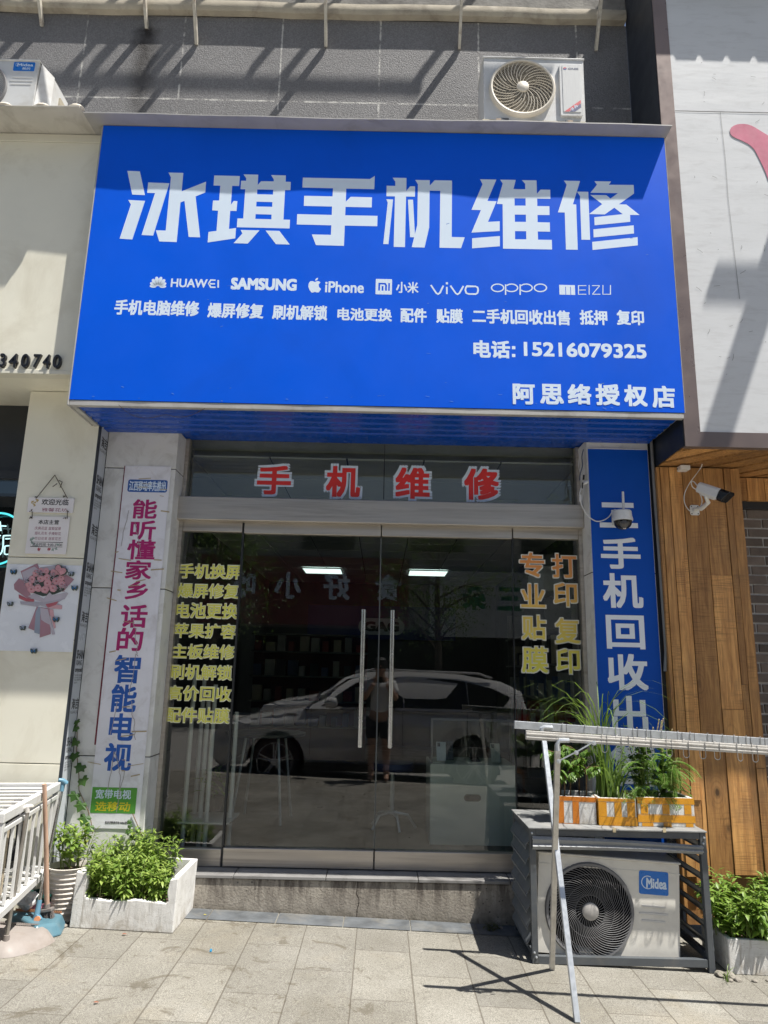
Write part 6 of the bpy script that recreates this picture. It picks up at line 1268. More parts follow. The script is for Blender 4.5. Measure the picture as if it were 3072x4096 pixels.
mb = MB(); a, b = g0(-2.05, 4.47, .072), g0(-1.785, 4.46, .075)
mb.bar(a, b, .006, .010)
for i in range(26): p = a.lerp(b, (i+.5)/26); mb.add([p+Vector((-.004, -.002, .004)), p+Vector((.004, -.002, .004)), p+Vector((0, -.012, .016)), p+Vector((0, .003, .004))], [(0, 1, 2), (1, 3, 2), (3, 0, 2)])
mb.build('teeth', OR, bp_)
hb, ht = QY('l', 300, 1600, 4.36), QY('l', 520, 505, 4.47); mid = hb.lerp(ht, .13)
mb = MB(); mb.tube([hb, mid], [.017, .013], 12); mb.bar(hb+Vector((-.02, -.005, -.03)), hb+Vector((.02, -.005, .01)), .03, .035); mb.build('socket', BH_, bp_, smooth=True)
mb = MB(); mb.tube([mid, hb.lerp(ht, .55)], .0108, 12); mb.tube([hb.lerp(ht, .55), ht], .0095, 12); mb.build('handle', mat('polished steel tube', (.62, .62, .61), .22, 1, .05), bp_, smooth=True)
mb = MB(); mb.lathe([(.016, 0), (.016, .012)], 14, Matrix.Translation(hb+Vector((.018, -.02, 0))) @ Matrix.Rotation(R(80), 4, 'X')); mb.build('hinge', OR, bp_, smooth=True)
mb = MB(); mb.tube([ht-(ht-hb).normalized()*.03, ht+Vector((0, 0, .02)), QY('l', 545, 478, 4.47), QY('l', 520, 460, 4.46), QY('l', 485, 455, 4.45)], [.012, .015, .015, .013, .010], 10); mb.build('grip', BH_, bp_, smooth=True)
# pale dustpan in front
PW = mat('dusty pale plastic', (.27, .24, .222), .6, 0, .1, 9, .2, 60, dirt=((.2, .165, .14), .55, 9)); wp = empty('dustpan', (-1.95, 4.08, gz(-1.95)), 'dusty off white dustpan with a steel handle at the lower left corner', 'dustpan')
mb = MB(); ring0 = [(-2.22, 4.02), (-2.10, 3.985), (-1.92, 3.985), (-1.82, 4.015), (-1.74, 4.13), (-1.722, 4.262), (-1.83, 4.30), (-2.05, 4.30), (-2.25, 4.28)]
ring1 = [(-2.20, 4.06), (-2.09, 4.04), (-1.935, 4.04), (-1.86, 4.07), (-1.815, 4.15), (-1.80, 4.262), (-1.86, 4.29), (-2.05, 4.29), (-2.22, 4.27)]
ring0, ring1 = [[(p.x, p.y) for p in spline([(x, y, 0) for x, y in r_], 5, True)] for r_ in (ring0, ring1)]
vs = [g0(x, y, .001) for x, y in ring0] + [g0(x*.45+a*.55, y*.45+b*.55, .045) for (x, y), (a, b) in zip(ring0, ring1)] + [g0(x, y, .060) for x, y in ring1]
n = len(ring0); mb.add(vs, [(i, (i+1) % n, n+(i+1) % n, n+i) for i in range(n)]+[(n+i, n+(i+1) % n, 2*n+(i+1) % n, 2*n+i) for i in range(n)]+[tuple(2*n+i for i in range(n)), tuple(range(n-1, -1, -1))]); mb.build('pan', PW, wp, smooth=True)
mb = MB(); a, b = g0(-2.2, 4.285, .066), g0(-1.82, 4.275, .066)
for i in range(34): p = a.lerp(b, (i+.5)/34); mb.bar(p, p+Vector((-.004, -.016, .008)), .006, .006)
mb.build('teeth', PW, wp)
hb, ht = QY('d', 65, 1830, 4.06), QY('d', 285, 520, 3.97); mb = MB(); mb.tube([hb.lerp(ht, -.06), hb.lerp(ht, .03)], [.020, .015], 12); mb.build('socket', PW, wp, smooth=True)
mb = MB(); mb.tube([hb.lerp(ht, .03), hb.lerp(ht, .5)], .0112, 12); mb.tube([hb.lerp(ht, .5), ht], .0100, 12); mb.build('handle', mat('scuffed grey tube', (.40, .38, .36), .35, .8, .12, 20), wp, smooth=True)
mb = MB(); mb.tube([QY('d', 208, 478, 3.96), QY('d', 245, 478, 3.96), QY('d', 285, 462, 3.97), QY('d', 325, 455, 3.975), QY('d', 345, 458, 3.98)], [.007, .012, .014, .011, .006], 10); mb.tube([ht, QY('d', 290, 465, 3.97)], .013, 10); mb.build('grip', mat('cream plastic grip', (.60, .58, .54), .5), wp, smooth=True)
# broom
br = empty('broom', QY('d', 490, 1520, 4.42), 'old broom with a pale wooden stick and grey bristles by the blue dustpan', 'broom')
hb, ht = QY('d', 488, 1500, 4.40), QY('d', 462, 222, 4.24); mb = MB(); mb.tube([hb, hb.lerp(ht, .5)+Vector((.003, 0, 0)), ht], [.0135, .0125, .0115], 12); mb.build('stick', mat('pale wooden stick', (.50, .33, .24), .6, 0, .12, 8, ani=(6, 6, .5)), br, smooth=True)
mb = MB(); mb.tube([hb+Vector((0, 0, -.008)), hb+Vector((0, 0, .018))], .017, 10); a, b = QY('d', 395, 1548, 4.405), QY('d', 550, 1524, 4.395); mb.bar(a, b, .035, .018); mb.build('head', mat('dusty grey plastic', (.20, .18, .17), .6), br, bevel=.004)
mb = MB()
for i in range(240):
    f_ = rnd.random(); p = a.lerp(b, f_)+Vector((0, rnd.uniform(-.014, .014), -.008)); q_ = p+Vector((.012*f_+rnd.gauss(0, .004)+.004, rnd.gauss(0, .006), -.052-rnd.uniform(0, .010))); mb.tube([p, q_], .0011, 3, caps=False)
mb.build('bristle', mat('grey bristles', (.15, .13, .125), .8, 0, .2, 60), br)
# litter: clear bag, leaves, blue scrap, rubble
pb = bmesh.new(); bmesh.ops.create_icosphere(pb, subdivisions=3, radius=.06)
for v in pb.verts: v.co = v.co*(1+.6*mnoise.noise(v.co*26)); v.co.z *= .7
me = bpy.data.meshes.new('plastic_bag'); pb.to_mesh(me); pb.free(); me.materials.append(mat('crumpled pale plastic', (.55, .55, .56), .2, 0, .1, 30)); o = bpy.data.objects.new('plastic_bag', me); COL.objects.link(o); o.location = (-2.0, 4.50, gz(-2)+.12); tag(o, 'crumpled clear plastic bag lying behind the blue dustpan', 'plastic bag')
v = PG(*cp(7, 911, 790)); mb = MB(); T_ = Matrix.Translation(v) @ Matrix.Rotation(R(8), 4, 'Z'); mb.box(-.005, .005, -.018, .018, .001, .004, T_); tag(mb.build('plastic_scrap', mat('bright blue plastic', (.01, .22, .45), .4)), 'tiny bright blue plastic strip lying on the paving', 'scrap')
for (x, y, lab, col, s_) in ((415, 1022, 'brown dry leaf scrap on the paving near the bottom edge', (.25, .09, .05), .013), (537, 725, 'brown twig scrap on the paving by the large foam box', (.12, .06, .04), .016), (885, 640, 'yellow leaf scrap on the slate edging strip', (.5, .42, .06), .010)):
    v = PG(*cp(7, x, y)); mb = MB(); leaf(mb, v+Vector((-s_, 0, .008)), Vector((1, .3, .05)), Vector((0, 0, 1)), 2*s_, s_, .15, .3); tag(mb.build('leaf_scrap', mat('dry scrap '+lab[:6], col, .8)), lab, 'leaf')
stone = mat('pale rubble', (.24, .22, .19), .9, 0, .25, 20, .8, 60)
for i, (x, y, s_) in enumerate(((1.865, 4.27, .03), (1.90, 4.25, .035), (1.93, 4.22, .02), (1.885, 4.215, .014), (2.02, 4.22, .014), (2.10, 4.24, .012), (-1.88, 4.43, .02), (-1.80, 4.48, .022), (-1.76, 4.46, .016), (-1.78, 4.53, .03), (.78, 4.83, .012), (.70, 4.78, .008))):
    bm_ = bmesh.new(); bmesh.ops.create_icosphere(bm_, subdivisions=2, radius=s_)
    for v in bm_.verts: v.co = v.co*(1+.5*mnoise.noise(v.co*40+Vector((i*3, 0, 0)))); v.co.z *= .55
    me = bpy.data.meshes.new('rubble_stone'); bm_.to_mesh(me); bm_.free(); me.materials.append(stone); o = bpy.data.objects.new('rubble_stone', me); COL.objects.link(o); o.location = (x, y, gz(x)+s_*.35)
    w_ = 'by the right foot of the cage' if x > 1 else ('between the dustpan and the foam box' if x < 0 else 'in the corner of the step and the cage'); tag(o, 'small rough stone lying '+w_, 'stone', 'stones '+w_)

# ------------------------------------------------------------------ inside the shop
dk = empty('display_counter', (.72, 5.9, ZS), 'low display counter with a glass top case behind the right door', 'counter'); cx0, cx1, cy = .40, 1.06, 5.80
mb = MB(); mb.box(cx0, cx1, cy, cy+.5, ZS+.002, .815); mb.build('cabinet', mat('pale green grey laminate', (.72, .72, .62), .4, 0, .06, 3), dk, bevel=.004)
mb = MB(); mb.box(cx0+.01, cx1-.01, cy+.01, cy+.49, .82, 1.14); mb.build('glass_case', thin_glass, dk)
mb = MB(); mb.prism(rrect(cx0+.26, cx0+.39, .55, .60, .025, 5), frontal(cy), -.001, .003); mb.build('grip_hole', black_rubber, dk)
mb = MB()
for x in (cx0+.005, cx1-.02): mb.box(x, x+.015, cy+.002, cy+.017, .82, 1.145)
mb.box(cx0+.005, cx1-.005, cy+.002, cy+.02, 1.14, 1.155); mb.each('edge_strip', mat('dull metal strip', (.16, .16, .16), .4, .3), dk)
for i, (x, y, c) in enumerate(((.50, 5.95, (.7, .7, .7)), (.57, 6.05, (.05, .05, .06)), (.93, 5.92, (.55, .52, .45)), (.78, 5.98, (.04, .04, .05)))):
    o = empty('mobile_phone', (x, y, .83), ('white phone standing at the left of the display case', 'black phone behind the white phone in the display case', 'phone with a pale patterned cover at the right of the display case', 'black phone lying at the middle of the display case')[i], 'phone'); mb = MB(); T_ = Matrix.Translation((x, y, .822)) @ Matrix.Rotation(R(-25 if i != 3 else -85), 4, 'X'); mb.box(-.038, .038, 0, .008, 0, .155, T_); mb.build('body', mat('phone shell %d' % i, c, .25), o, bevel=.004); mb = MB(); mb.box(-.03, -.008, -.003, -.0005, .115, .145, T_); mb.build('lens_block', gloss_black, o)
sh = empty('pipe_shelf', (-1.25, 5.6, ZS), 'white pipe plant shelf behind the left window', 'shelf'); mb = MB()
for x, y, h in ((-1.38, 5.45, 1.25), (-1.22, 5.45, 1.15), (-1.38, 5.75, 1.25), (-1.08, 5.6, .95), (-1.30, 5.6, 1.1)): mb.tube([(x, y, ZS), (x, y, ZS+h)], .016, 10)
mb.each('upright', white_paint, sh, smooth=True); mb = MB()
for z in (.42,): mb.box(-1.42, -1.05, 5.42, 5.8, z, z+.012)
mb.each('board', white_paint, sh)
o = empty('pot_plant', (-1.2, 5.6, .48), 'dark leafy pot plant on the white pipe shelf behind the left window', 'plant'); fm, pm = MB(), MB(); pm.lathe([(.05, 0), (.07, .1), (.06, .1), (.001, .08)], 14)
for i in range(60): leaf(fm, Vector((rnd.gauss(0, .05), rnd.gauss(0, .05), .1+rnd.uniform(0, .2))), rdir(rnd, -20, 60), Vector((0, 0, 1)), .09, .025, .4)
pm.build('pot', mat('dark pot', (.08, .05, .04), .6), o, local=True); fm.build('foliage', deep_leaf, o, local=True)
tb = empty('round_table', (-1.0, 6.6, ZS), 'small round dark table with bent steel legs behind the left window', 'table'); mb = MB(); mb.lathe([(.34, .70), (.35, .71), (.35, .725), (.001, .73)], 28, Matrix.Translation((-1.0, 6.6, ZS))); mb.build('table_top', mat('dark laminate', (.09, .085, .08), .4), tb)
for a in (40, 130, 220, 310): mb = MB(); mb.tube([(-1+.2*math.cos(R(a)), 6.6+.2*math.sin(R(a)), ZS+.7), (-1+.3*math.cos(R(a)), 6.6+.3*math.sin(R(a)), ZS)], .012, 8); mb.build('leg', steel_rail, tb)
stl = empty('stool', (.12, 6.3, ZS), 'chrome swivel stool with blue seat behind the door handles', 'stool'); mb = MB(); mb.lathe([(.17, .47), (.18, .49), (.17, .53), (.001, .54)], 24, Matrix.Translation((.12, 6.3, ZS))); mb.build('seat', mat('dark blue vinyl', (.02, .035, .10), .4), stl, smooth=True); mb = MB(); mb.tube([(.12, 6.3, ZS+.12), (.12, 6.3, ZS+.47)], .02, 10); mb.build('column', steel_rail, stl)
for a in range(0, 360, 72): mb = MB(); mb.tube([(.12, 6.3, ZS+.14), (.12+.13*math.cos(R(a)), 6.3+.13*math.sin(R(a)), ZS+.12), (.12+.2*math.cos(R(a)), 6.3+.2*math.sin(R(a)), ZS+.02)], .011, 8); mb.build('leg', steel_rail, stl)
bs2 = empty('bench', (1.3, 5.9, ZS), 'black wooden bench beside the display counter', 'bench'); mb = MB(); mb.box(1.12, 1.45, 5.5, 6.4, .62, .65); mb.build('seat', black_rubber, bs2); mb = MB()
for x, y in ((1.13, 5.5), (1.40, 5.5), (1.13, 6.35), (1.40, 6.35)): mb.box(x, x+.05, y, y+.05, ZS, .619)
mb.each('leg', black_rubber, bs2)
ms = empty('merchandise_shelf', (1.9, 8.2, ZS), 'long wall shelf of boxed phone accessories on the right inside wall', 'shelf'); mb = MB()
for z in (.9, 1.25, 1.6, 1.95): mb.box(1.72, 2.09, 6.6, 10, z, z+.02)
for y in (6.6, 7.7, 8.8, 9.98): mb.box(1.75, 2.09, y, y+.02, ZS, 2.3)
mb.each('board', mat('grey shelf board', (.25, .25, .24), .6), ms)
cols = [(.6, .6, .58), (.5, .5, .5), (.08, .08, .09), (.35, .05, .05), (.1, .15, .3), (.55, .5, .4)]
for i in range(44):
    z = (.92, 1.27, 1.62)[i % 3]; y = 6.65+(i//3)*.22; s_ = rnd.uniform(.10, .2); h = rnd.uniform(.12, .3); mb = MB(); mb.box(1.75, 1.9, y, y+s_*.8, z, z+h); o = mb.build('product_box', mat('carton %d' % (i % 6), cols[i % 6], .5), bevel=.002); tag(o, 'small boxed phone accessory on the long shelf inside the right wall', 'box', 'boxes on the long inside shelf')
wp2 = empty('interior_banner', (0, 13.1, 2.4), 'dark blue banner with a pale name pill on the back wall inside', 'banner'); mb = MB(); mb.box(-1.35, 1.35, 13.16, 13.19, 2.08, 2.68); mb.build('sheet', mat('dark blue print', (.012, .02, .10), .5, 0, .15, 2), wp2)
mb = MB(); mb.prism(rrect(-.42, .42, 2.16, 2.46, .15, 6), frontal(13.158), 0, .002); mb.build('pill', mat('grey pill print', (.42, .43, .44), .5), wp2); mb = MB(); text(mb, 'GAG', -.32, .32, 2.22, 2.40, frontal(13.154), bold=.07); mb.build('lettering', black_print, wp2)
ia = empty('indoor_air_conditioner', (1.6, 9.0, 2.6), 'white indoor air conditioner high on the right inside wall', 'air conditioner'); mb = MB(); mb.box(1.86, 2.09, 8.2, 9.1, 2.45, 2.75); mb.build('casing', white_paint, ia, bevel=.03, seg=3); mb = MB(); mb.box(1.85, 1.9, 8.25, 9.05, 2.452, 2.48); mb.build('vane', mat('grey vane', (.35, .35, .35), .5), ia)
bk2 = empty('goods_shelf', (-.6, 10.5, ZS), 'dim red backed goods shelf standing deep in the shop at left', 'shelf'); mb = MB(); mb.box(-1.9, -.2, 10.9, 10.95, ZS, 2.0); mb.build('back_board', mat('dull red board', (.10, .02, .02), .6), bk2); mb = MB()
for z in (.7, 1.05, 1.4, 1.75, 2.0): mb.box(-1.9, -.2, 10.6, 10.895, z, z+.02)
mb.each('board', mat('grey shelf board', (.25, .25, .24), .6), bk2)
for i in range(40):
    z = (.721, 1.071, 1.421, 1.771)[i % 4]; x = -1.85+(i//4)*.165; h = rnd.uniform(.1, .24); mb = MB(); mb.box(x, x+rnd.uniform(.08, .15), 10.62, 10.75, z, z+h); o = mb.build('product_box', mat('carton %d' % (i*5 % 6), cols[i*5 % 6], .5), bevel=.002); tag(o, 'small packet of goods on the red backed shelf deep in the shop', 'box', 'packets on the red backed shelf')
# ------------------------------------------------------------------ the street behind the camera, seen reflected in the glass
car_white = mat('pearl white car paint', (.66, .66, .65), .18, 0, .02, 2, coat=.6); tint_glass = mat('tinted car glass', (.010, .012, .013), .05, spec=.2); tyre = mat('tyre rubber', (.02, .02, .021), .75); alloy = mat('machined alloy', (.62, .62, .62), .35, .2); trim_b = mat('black car trim', (.018, .018, .019), .45); lamp_m = mat('headlamp lens', (.5, .52, .55), .08)
def suv(x0, y1, z0, label, flip=1, s=1.0):                   # x0 = nose, y1 = the side nearest the shop
    t = empty('parked_car', (x0+2.35*flip, y1-.93, z0), label, 'car'); W = .93
    X = lambda x: x0+flip*x*s; Z = lambda z: z0+z*s; YS_ = lambda y: y1-W+y*W
    low = [(0, .42), (.02, .70), (.12, .86), (.5, .98), (1.25, 1.10), (1.5, 1.13), (4.45, 1.13), (4.62, .98), (4.68, .62), (4.62, .34), (4.22, .30)]
    def arch(cx): return [(cx+.43*math.cos(R(a)), .36+.43*math.sin(R(a))) for a in range(0, 181, 18)]
    outline = low + arch(3.80)+[(3.35, .24), (1.35, .24)]+arch(.92)+[(.48, .32), (.15, .28)]
    secs = [(-1.0, -.03), (-.97, .03), (-.90, .05), (-.6, .06), (.6, .06), (.90, .05), (.97, .03), (1.0, -.03)]
    mb = MB(); cxm, czm = 2.3, .75
    rings = []
    for y, g in secs: rings.append([(X(cxm+(px-cxm)*(1+g*.25)) if True else 0, YS_(y), Z(pz-({-.03: .17, .03: .10, .05: .035, .06: 0}[g] if pz > .9 else 0))) for px, pz in outline])
    n = len(outline); mb.add([p for r_ in rings for p in r_], [(i*n+k, i*n+(k+1) % n, (i+1)*n+(k+1) % n, (i+1)*n+k) for i in range(len(rings)-1) for k in range(n)])
    for r_ in (rings[0], rings[-1]):
        tr = tessellate_polygon([[Vector((p[0], p[2], 0)) for p in r_]]); mb.add(r_, [tuple(q) for q in tr])
    bo = mb.build('body', car_white, t); bm = bmesh.new(); bm.from_mesh(bo.data); bmesh.ops.remove_doubles(bm, verts=bm.verts, dist=1e-5); bmesh.ops.triangulate(bm, faces=bm.faces)
    bmesh.ops.subdivide_edges(bm, edges=[e for e in bm.edges if e.calc_length() > .25], cuts=3, use_grid_fill=False); bmesh.ops.triangulate(bm, faces=bm.faces); bmesh.ops.subdivide_edges(bm, edges=[e for e in bm.edges if e.calc_length() > .2], cuts=2); bmesh.ops.triangulate(bm, faces=bm.faces)
    for v in bm.verts:                                       # shoulder crease, hollow doors, sills tucked in
        ry = (v.co.y-(y1-W))/W; z = (v.co.z-z0)/s
        if abs(ry) > .93:
            ins = .05*(z-.86)/.14 if z > .86 else (.035*math.sin(math.pi*(.86-z)/.30) if z > .56 else .09*(.56-z)/.3)
            v.co.y = y1-W + ry*W*(1-ins)
    bmesh.ops.recalc_face_normals(bm, faces=bm.faces); bm.to_mesh(bo.data); bm.free(); bo.data.polygons.foreach_set('use_smooth', [True]*len(bo.data.polygons)); bo.data.set_sharp_from_angle(angle=R(35))
    roof = [(1.30, 1.10), (1.95, 1.52), (2.25, 1.62), (2.8, 1.67), (3.6, 1.64), (4.25, 1.54), (4.55, 1.40), (4.60, 1.12)]
    mb = MB(); rr = []
    for y, f in ((-.93, 0), (-.80, .75), (-.70, 1), (.70, 1), (.80, .75), (.93, 0)): rr.append([(X(px), YS_(y), Z(1.10+(pz-1.10)*f)) for px, pz in roof])
    n = len(roof); mb.add([p for r_ in rr for p in r_], [(i*n+k, i*n+k+1, (i+1)*n+k+1, (i+1)*n+k) for i in range(len(rr)-1) for k in range(n-1)]); mb.build('cabin', car_white, t, smooth=True)
    def side(pz): f = (pz-1.10)/(1.64-1.10); return .93-(.13*f/.75 if f < .75 else .13+.1*(f-.75)/.25)
    mb = MB()
    for poly in ([(1.55, 1.14), (2.05, 1.48), (2.42, 1.56), (2.76, 1.575), (2.77, 1.14)], [(2.785, 1.14), (2.775, 1.575), (3.5, 1.56), (3.70, 1.53), (3.73, 1.14)], [(3.745, 1.15), (3.715, 1.525), (4.1, 1.44), (4.36, 1.32), (4.25, 1.18)]):
        for sg in (1, -1): mb.add([(X(px), YS_(sg*(side(pz)+.012)), Z(pz)) for px, pz in poly], [tuple(range(len(poly)))])
    mb.each('side_glass', tint_glass, t)
    mb = MB(); mb.add([(X(1.33), YS_(-.82), Z(1.14)), (X(1.33), YS_(.82), Z(1.14)), (X(1.93), YS_(.66), Z(1.54)), (X(1.93), YS_(-.66), Z(1.54))], [(0, 1, 2, 3)]); mb.build('windscreen', tint_glass, t)
    mb = MB(); mb.tube([(X(2.15), YS_(.74), Z(1.63)), (X(2.3), YS_(.75), Z(1.69)), (X(3.9), YS_(.75), Z(1.655)), (X(4.1), YS_(.74), Z(1.59))], .016, 8); mb.build('roof_rail', alloy, t, smooth=True)
    for cx in (.92, 3.80):
        for sg in (1, -1):
            yy = YS_(sg*.99); T_ = Matrix.Translation((X(cx), yy, Z(.36))) @ Matrix.Rotation(R(-90*sg), 4, 'X')
            mb = MB(); mb.lathe([(.20*s, -.2), (.355*s, -.2), (.36*s, -.17), (.36*s, -.03), (.345*s, 0), (.25*s, -.005)], 32, T_); wh = mb.build('wheel', tyre, t, smooth=True)
            mb = MB()
            for k in range(10):
                a = 2*math.pi*k/10+(.09 if k % 2 else -.09); mb.bar(T_ @ Vector((.05*s*math.cos(a), .05*s*math.sin(a), -.012)), T_ @ Vector((.245*s*math.cos(a+.12*(1 if k % 2 else -1)), .245*s*math.sin(a+.12*(1 if k % 2 else -1)), -.004)), .018, .02, T_.to_3x3() @ Vector((0, 0, 1)))
            mb.lathe([(.245*s, -.02), (.262*s, .004), (.252*s, .004), (.24*s, -.05)], 32, T_, caps=False); mb.lathe([(.06*s, -.02), (.05*s, .003), (.001, .004)], 16, T_); mb.build('rim', alloy, wh)
    mb = MB()
    for cx in (.92, 3.80):
        for sg in (1, -1): mb.lathe([(.385*s, -.25), (.385*s, -.15), (.001, -.15)], 28, Matrix.Translation((X(cx), YS_(sg*.93), Z(.37))) @ Matrix.Rotation(R(-90*sg), 4, 'X'))
    mb.box(min(X(.5), X(4.2)), max(X(.5), X(4.2)), YS_(-.8), YS_(.8), Z(.22), Z(.30)); mb.box(min(X(1.36), X(3.34)), max(X(1.36), X(3.34)), YS_(.985), YS_(1.012), Z(.245), Z(.36)); mb.build('trim', trim_b, t)
    mb = MB()
    for sg in (1, -1): mb.add([(X(.03), YS_(sg*.70), Z(.72)), (X(.10), YS_(sg*.95), Z(.74)), (X(.52), YS_(sg*1.004), Z(.86)), (X(.30), YS_(sg*.93), Z(.92)), (X(.08), YS_(sg*.72), Z(.84))], [(0, 1, 2, 3, 4)])
    mb.each('headlight', lamp_m, t)
    mb = MB()
    for sg in (1,-1): mb.lathe([(.001, -.11), (.07, -.08), (.085, 0), (.07, .07), (.001, .09)], 12, Matrix.Translation((X(1.72), YS_(sg*1.10), Z(1.20))) @ Matrix.Rotation(R(90), 4, 'Y'))
    mb.each('mirror', car_white, t, smooth=True)
    mb = MB()
    for x in (1.42, 2.76, 3.70): mb.box(X(x)-.003, X(x)+.003, YS_(.995), YS_(1.006), Z(.45), Z(1.1))
    mb.each('door_gap', trim_b, t); mb = MB()
    for x in (2.5, 3.45): mb.box(X(x)-.1, X(x)+.1, YS_(1.01), YS_(1.03), Z(.95), Z(.98))
    mb.each('door_handle', car_white, t); mb = MB(); mb.box(X(4.55)-.1, X(4.55)+.06, YS_(.80), YS_(.99), Z(1.0), Z(1.08)); mb.build('tail_light', mat('red lamp lens', (.35, .01, .01), .15), t)
    return t
suv(-2.42, -.62, -.15, 'white estate car parked along the kerb, reflected in the glass doors')
suv(-2.75, -6.6, -.15, 'second white car parked across the road, reflected above the first bonnet')
# shops across the road
op = empty('opposite_building', (0, -15, 0), 'row of shops across the road with wide sign boards, seen mirrored in the glass', 'building')
mb = MB(); mb.box(-22, 22, -22, -14.2, -.2, 7.2); mb.build('wall', mat('dull facade', (.30, .285, .265), .8, 0, .2, .8), op)
mb = MB()
for i in range(10): mb.box(-18+i*3.8, -16.2+i*3.8, -14.2, -14.15, 5.6, 6.8)
mb.each('window', tint_glass, op); mb = MB(); mb.box(-20, 20, -14.2, -14.1, .1, 2.9); mb.build('shop_window', tint_glass, op)
mb = MB(); mb.box(-6.2, .9, -14.2, -13.95, 3.0, 5.3); mb.build('red_sign_board', mat('dark red sign board', (.16, .03, .03), .5, 0, .1, 1), op)
mb = MB(); text(mb, '好小吃', -1.0, -5.2, 3.85, 4.75, lambda s_, t_, d: (s_, -13.95+d, t_), bold=.03) if False else [text(mb, ch, 0, .9, 3.85, 4.75, (lambda cx: lambda s_, t_, d: (cx+.45-s_, -13.95+d, t_))(cx), bold=.03) for ch, cx in (('好', -1.55), ('小', -3.2), ('吃', -4.75), ('食', .2))]; mb.build('lettering', white_film, op)
mb = MB(); mb.box(1.6, 6.5, -14.2, -13.9, 2.7, 4.9); mb.build('white_sign_board', mat('white sign board', (.46, .48, .5), .5), op); mb = MB(); [text(mb, ch, 0, .8, 3.6, 4.4, (lambda cx: lambda s_, t_, d: (cx+.4-s_, -13.9+d, t_))(cx), bold=.05) for ch, cx in (('三', 4.3), ('朵', 3.1))]; mb.build('green_lettering', mat('green letters', (.03, .2, .1), .5), op)
# street trees
tree_leaf = leafmat('street tree leaf', (.03, .09, .015), (.07, .15, .03), .3); bark = mat('grey bark', (.10, .08, .065), .9, 0, .25, 8, .8, 30)
def tree(loc, h, r_, label, seed):
    t = empty('street_tree', loc, label, 'tree', 'street trees across the road'); rd = random.Random(seed); sm, fm = MB(), MB(); L = Vector(loc)
    sm.tube([L, L+Vector((.05, 0, h*.3)), L+Vector((0, .05, h*.6)), L+Vector((.1, 0, h*.85))], [.13, .10, .07, .03], 9); tips = []
    for i in range(15):
        z = h*rd.uniform(.34, .8); a = rd.uniform(0, 6.28); e = Vector((math.cos(a), math.sin(a), rd.uniform(.35, 1.0))).normalized()*r_*rd.uniform(.6, 1.05); b = L+Vector((0, 0, z)); sm.tube([b, b+e*.5+Vector((0, 0, .08)), b+e], [.04, .025, .01], 6); tips += [b+e*f for f in (.5, .75, 1)]
        for k in range(2): e2 = e*.5+Vector((rd.gauss(0, .4), rd.gauss(0, .4), rd.gauss(.1, .3))); sm.tube([b+e*.6, b+e*.6+e2], [.015, .006], 5); tips += [b+e*.6+e2]
    for p in tips:
        for k in range(46):
            c = p+Vector((rd.gauss(0, .34), rd.gauss(0, .34), rd.gauss(0, .26))); leaf(fm, c, rdir(rd, -40, 40), Vector((0, 0, 1)), rd.uniform(.08, .15), .05, .3, .2, 1)
    sm.build('trunk', bark, t, smooth=True); fm.build('crown', tree_leaf, t)
tree((1.5, -9.4, -.02), 6.2, 1.7, 'thin street tree with an open crown, reflected right of the door handles', 1); tree((-4.6, -9.5, -.02), 6.2, 1.7, 'bushy street tree reflected above the left door leaf', 2); tree((6.4, -9.5, -.02), 6.4, 1.8, 'street tree reflected beyond the right window', 3)
# the person taking the photograph, seen mirrored between the door handles
def skin_body(name, pts, edges, rads, mt, parent, sub=2):
    me = bpy.data.meshes.new(name); me.from_pydata(pts, edges, []); o = bpy.data.objects.new(name, me); COL.objects.link(o); me.materials.append(mt); o.parent = parent
    bm = bmesh.new(); bm.from_mesh(me); ly = bm.verts.layers.skin.verify()
    for v, r_ in zip(bm.verts, rads): v[ly].radius = (r_, r_) if not isinstance(r_, tuple) else r_
    bm.verts.ensure_lookup_table(); bm.verts[0][ly].use_root = True; bm.to_mesh(me); bm.free()
    o.modifiers.new('skin', 'SKIN').use_smooth_shade = True; s_ = o.modifiers.new('sub', 'SUBSURF'); s_.levels = s_.render_levels = sub; return o
pe = empty('person', (.0, -.42, 0), 'person in a white T shirt and dark shorts holding up a phone', 'person'); skinm = mat('skin', (.45, .27, .19), .5, 0, .05, 9)
pts = [(0, 0, .86), (0, .01, 1.02), (0, .0, 1.22), (0, .0, 1.35), (0, .01, 1.43), (0, .03, 1.50), (0, .04, 1.60), (0, .03, 1.655),
       (-.17, 0, 1.33), (-.23, .08, 1.12), (-.09, .25, 1.34), (.17, 0, 1.33), (.23, .08, 1.12), (.09, .25, 1.34),
       (-.09, 0, .80), (-.10, .02, .46), (-.11, -.02, .08), (-.11, .12, .03), (.09, 0, .80), (.10, .02, .46), (.11, -.02, .08), (.11, .12, .03)]
edges = [(0,1),(1,2),(2,3),(3,4),(4,5),(5,6),(6,7),(3,8),(8,9),(9,10),(3,11),(11,12),(12,13),(0,14),(14,15),(15,16),(16,17),(0,18),(18,19),(19,20),(20,21)]
rads = [.12, .115, .13, .10, .055, .075, .095, .06, .065, .045, .032, .065, .045, .032, .095, .06, .042, .035, .095, .06, .042, .035]
body = skin_body('body', pts, edges, rads, skinm, pe)
shirt = skin_body('shirt', [(0, 0, .90), (0, .01, 1.05), (0, 0, 1.22), (0, 0, 1.36), (-.17, 0, 1.33), (-.215, .055, 1.18), (.17, 0, 1.33), (.215, .055, 1.18)], [(0,1),(1,2),(2,3),(3,4),(4,5),(3,6),(6,7)], [.15, .145, .15, .115, .085, .075, .085, .075], mat('white cotton', (.7, .7, .69), .9), pe)
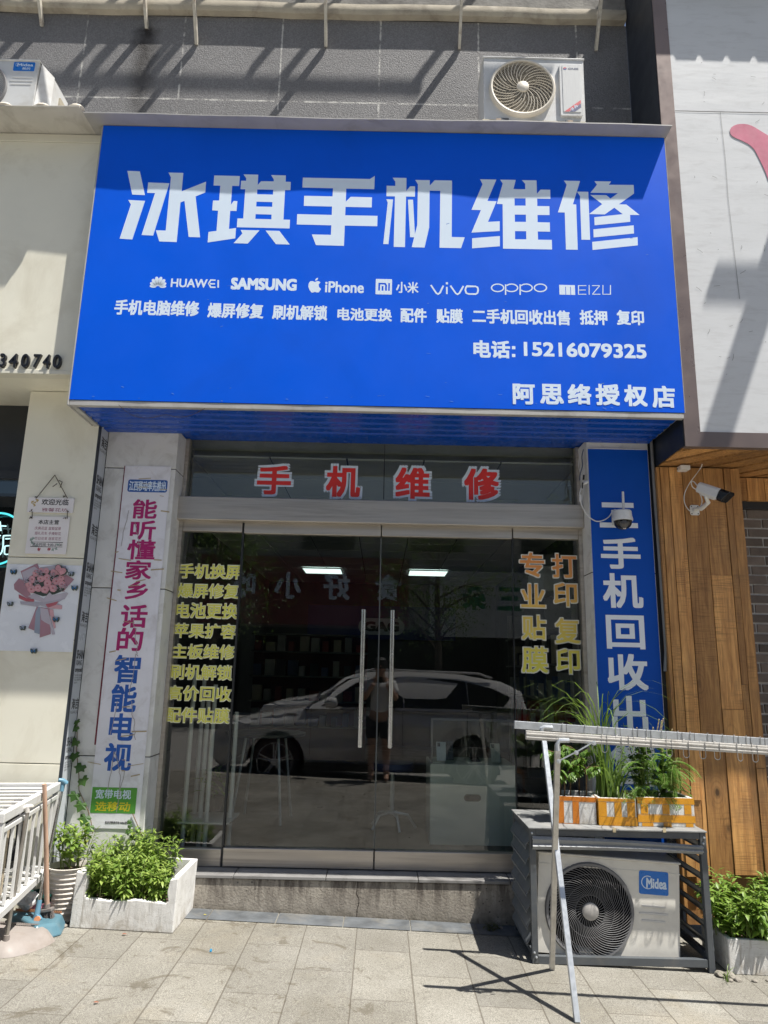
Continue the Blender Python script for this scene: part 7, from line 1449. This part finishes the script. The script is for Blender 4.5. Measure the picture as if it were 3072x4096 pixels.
shorts = skin_body('shorts', [(0, 0, .90), (-.095, 0, .80), (-.10, .015, .55), (.095, 0, .80), (.10, .015, .55)], [(0,1),(1,2),(0,3),(3,4)], [.135, .12, .095, .12, .095], mat('dark cotton', (.03, .03, .04), .9), pe)
mb = MB(); T_ = Matrix.Translation((0, .025, 1.60)); mb.lathe([(.001, .115), (.07, .095), (.10, .04), (.10, -.02), (.085, -.06)], 18, T_ @ Matrix.Rotation(R(-18), 4, 'X')); hr_ = mb.build('hair', mat('black hair', (.015, .012, .01), .5), pe, smooth=True, local=True)
mb = MB()
for sx in (-1, 1): mb.lathe([(.011, 0), (.008, .004), (.001, .006)], 10, Matrix.Translation((sx*.033, .125, 1.605)) @ Matrix.Rotation(R(-90), 4, 'X'))
mb.each('eye', gloss_black, pe, local=True); mb = MB(); mb.add([(0, .128, 1.61), (-.014, .128, 1.572), (.014, .128, 1.572), (0, .152, 1.575)], [(0, 1, 3), (0, 3, 2), (1, 2, 3)]); mb.build('nose', skinm, pe, local=True); mb = MB(); mb.tube([(-.024, .122, 1.545), (0, .13, 1.543), (.024, .122, 1.545)], .005, 6); mb.build('mouth', mat('lips', (.35, .12, .1), .5), pe, local=True)
for sx in (-1, 1):                                           # five curled fingers on each hand, round the phone's edge
    mb = MB(); w_ = Vector((sx*.085, .26, 1.355))
    for k in range(4):
        b_ = w_+Vector((-sx*.004*k, .03, .006+.019*k)); mb.tube([b_, b_+Vector((-sx*.012, .035, .012)), b_+Vector((-sx*.034, .042, .014)), b_+Vector((-sx*(.044+.004*(k == 1)), .028, .014))], [.0095, .009, .008, .006], 7)
    b_ = w_+Vector((-sx*.012, .0, .03)); mb.tube([b_, b_+Vector((-sx*.02, .006, .03)), b_+Vector((-sx*.03, .012, .052))], [.012, .010, .007], 7); mb.lathe([(.02, -.035), (.034, 0), (.03, .035), (.012, .045)], 10, Matrix.Translation(w_+Vector((0, .012, .03))) @ Matrix.Diagonal((.5, .8, 1, 1))); mb.build('hand', skinm, pe, smooth=True, local=True)
ph = empty('mobile_phone', (0, -.11, 1.42), 'dark phone held up in both hands by the person', 'phone'); mb = MB(); mb.box(-.075, .075, -.135, -.127, 1.355, 1.435); mb.build('body', gloss_black, ph, bevel=.006); mb = MB(); mb.box(.03, .065, -.127, -.124, 1.40, 1.43); mb.build('lens_block', mat('dark grey lens ring', (.06, .06, .065), .35), ph)
_to.user_clear() if False else None
bpy.data.objects.remove(_to)
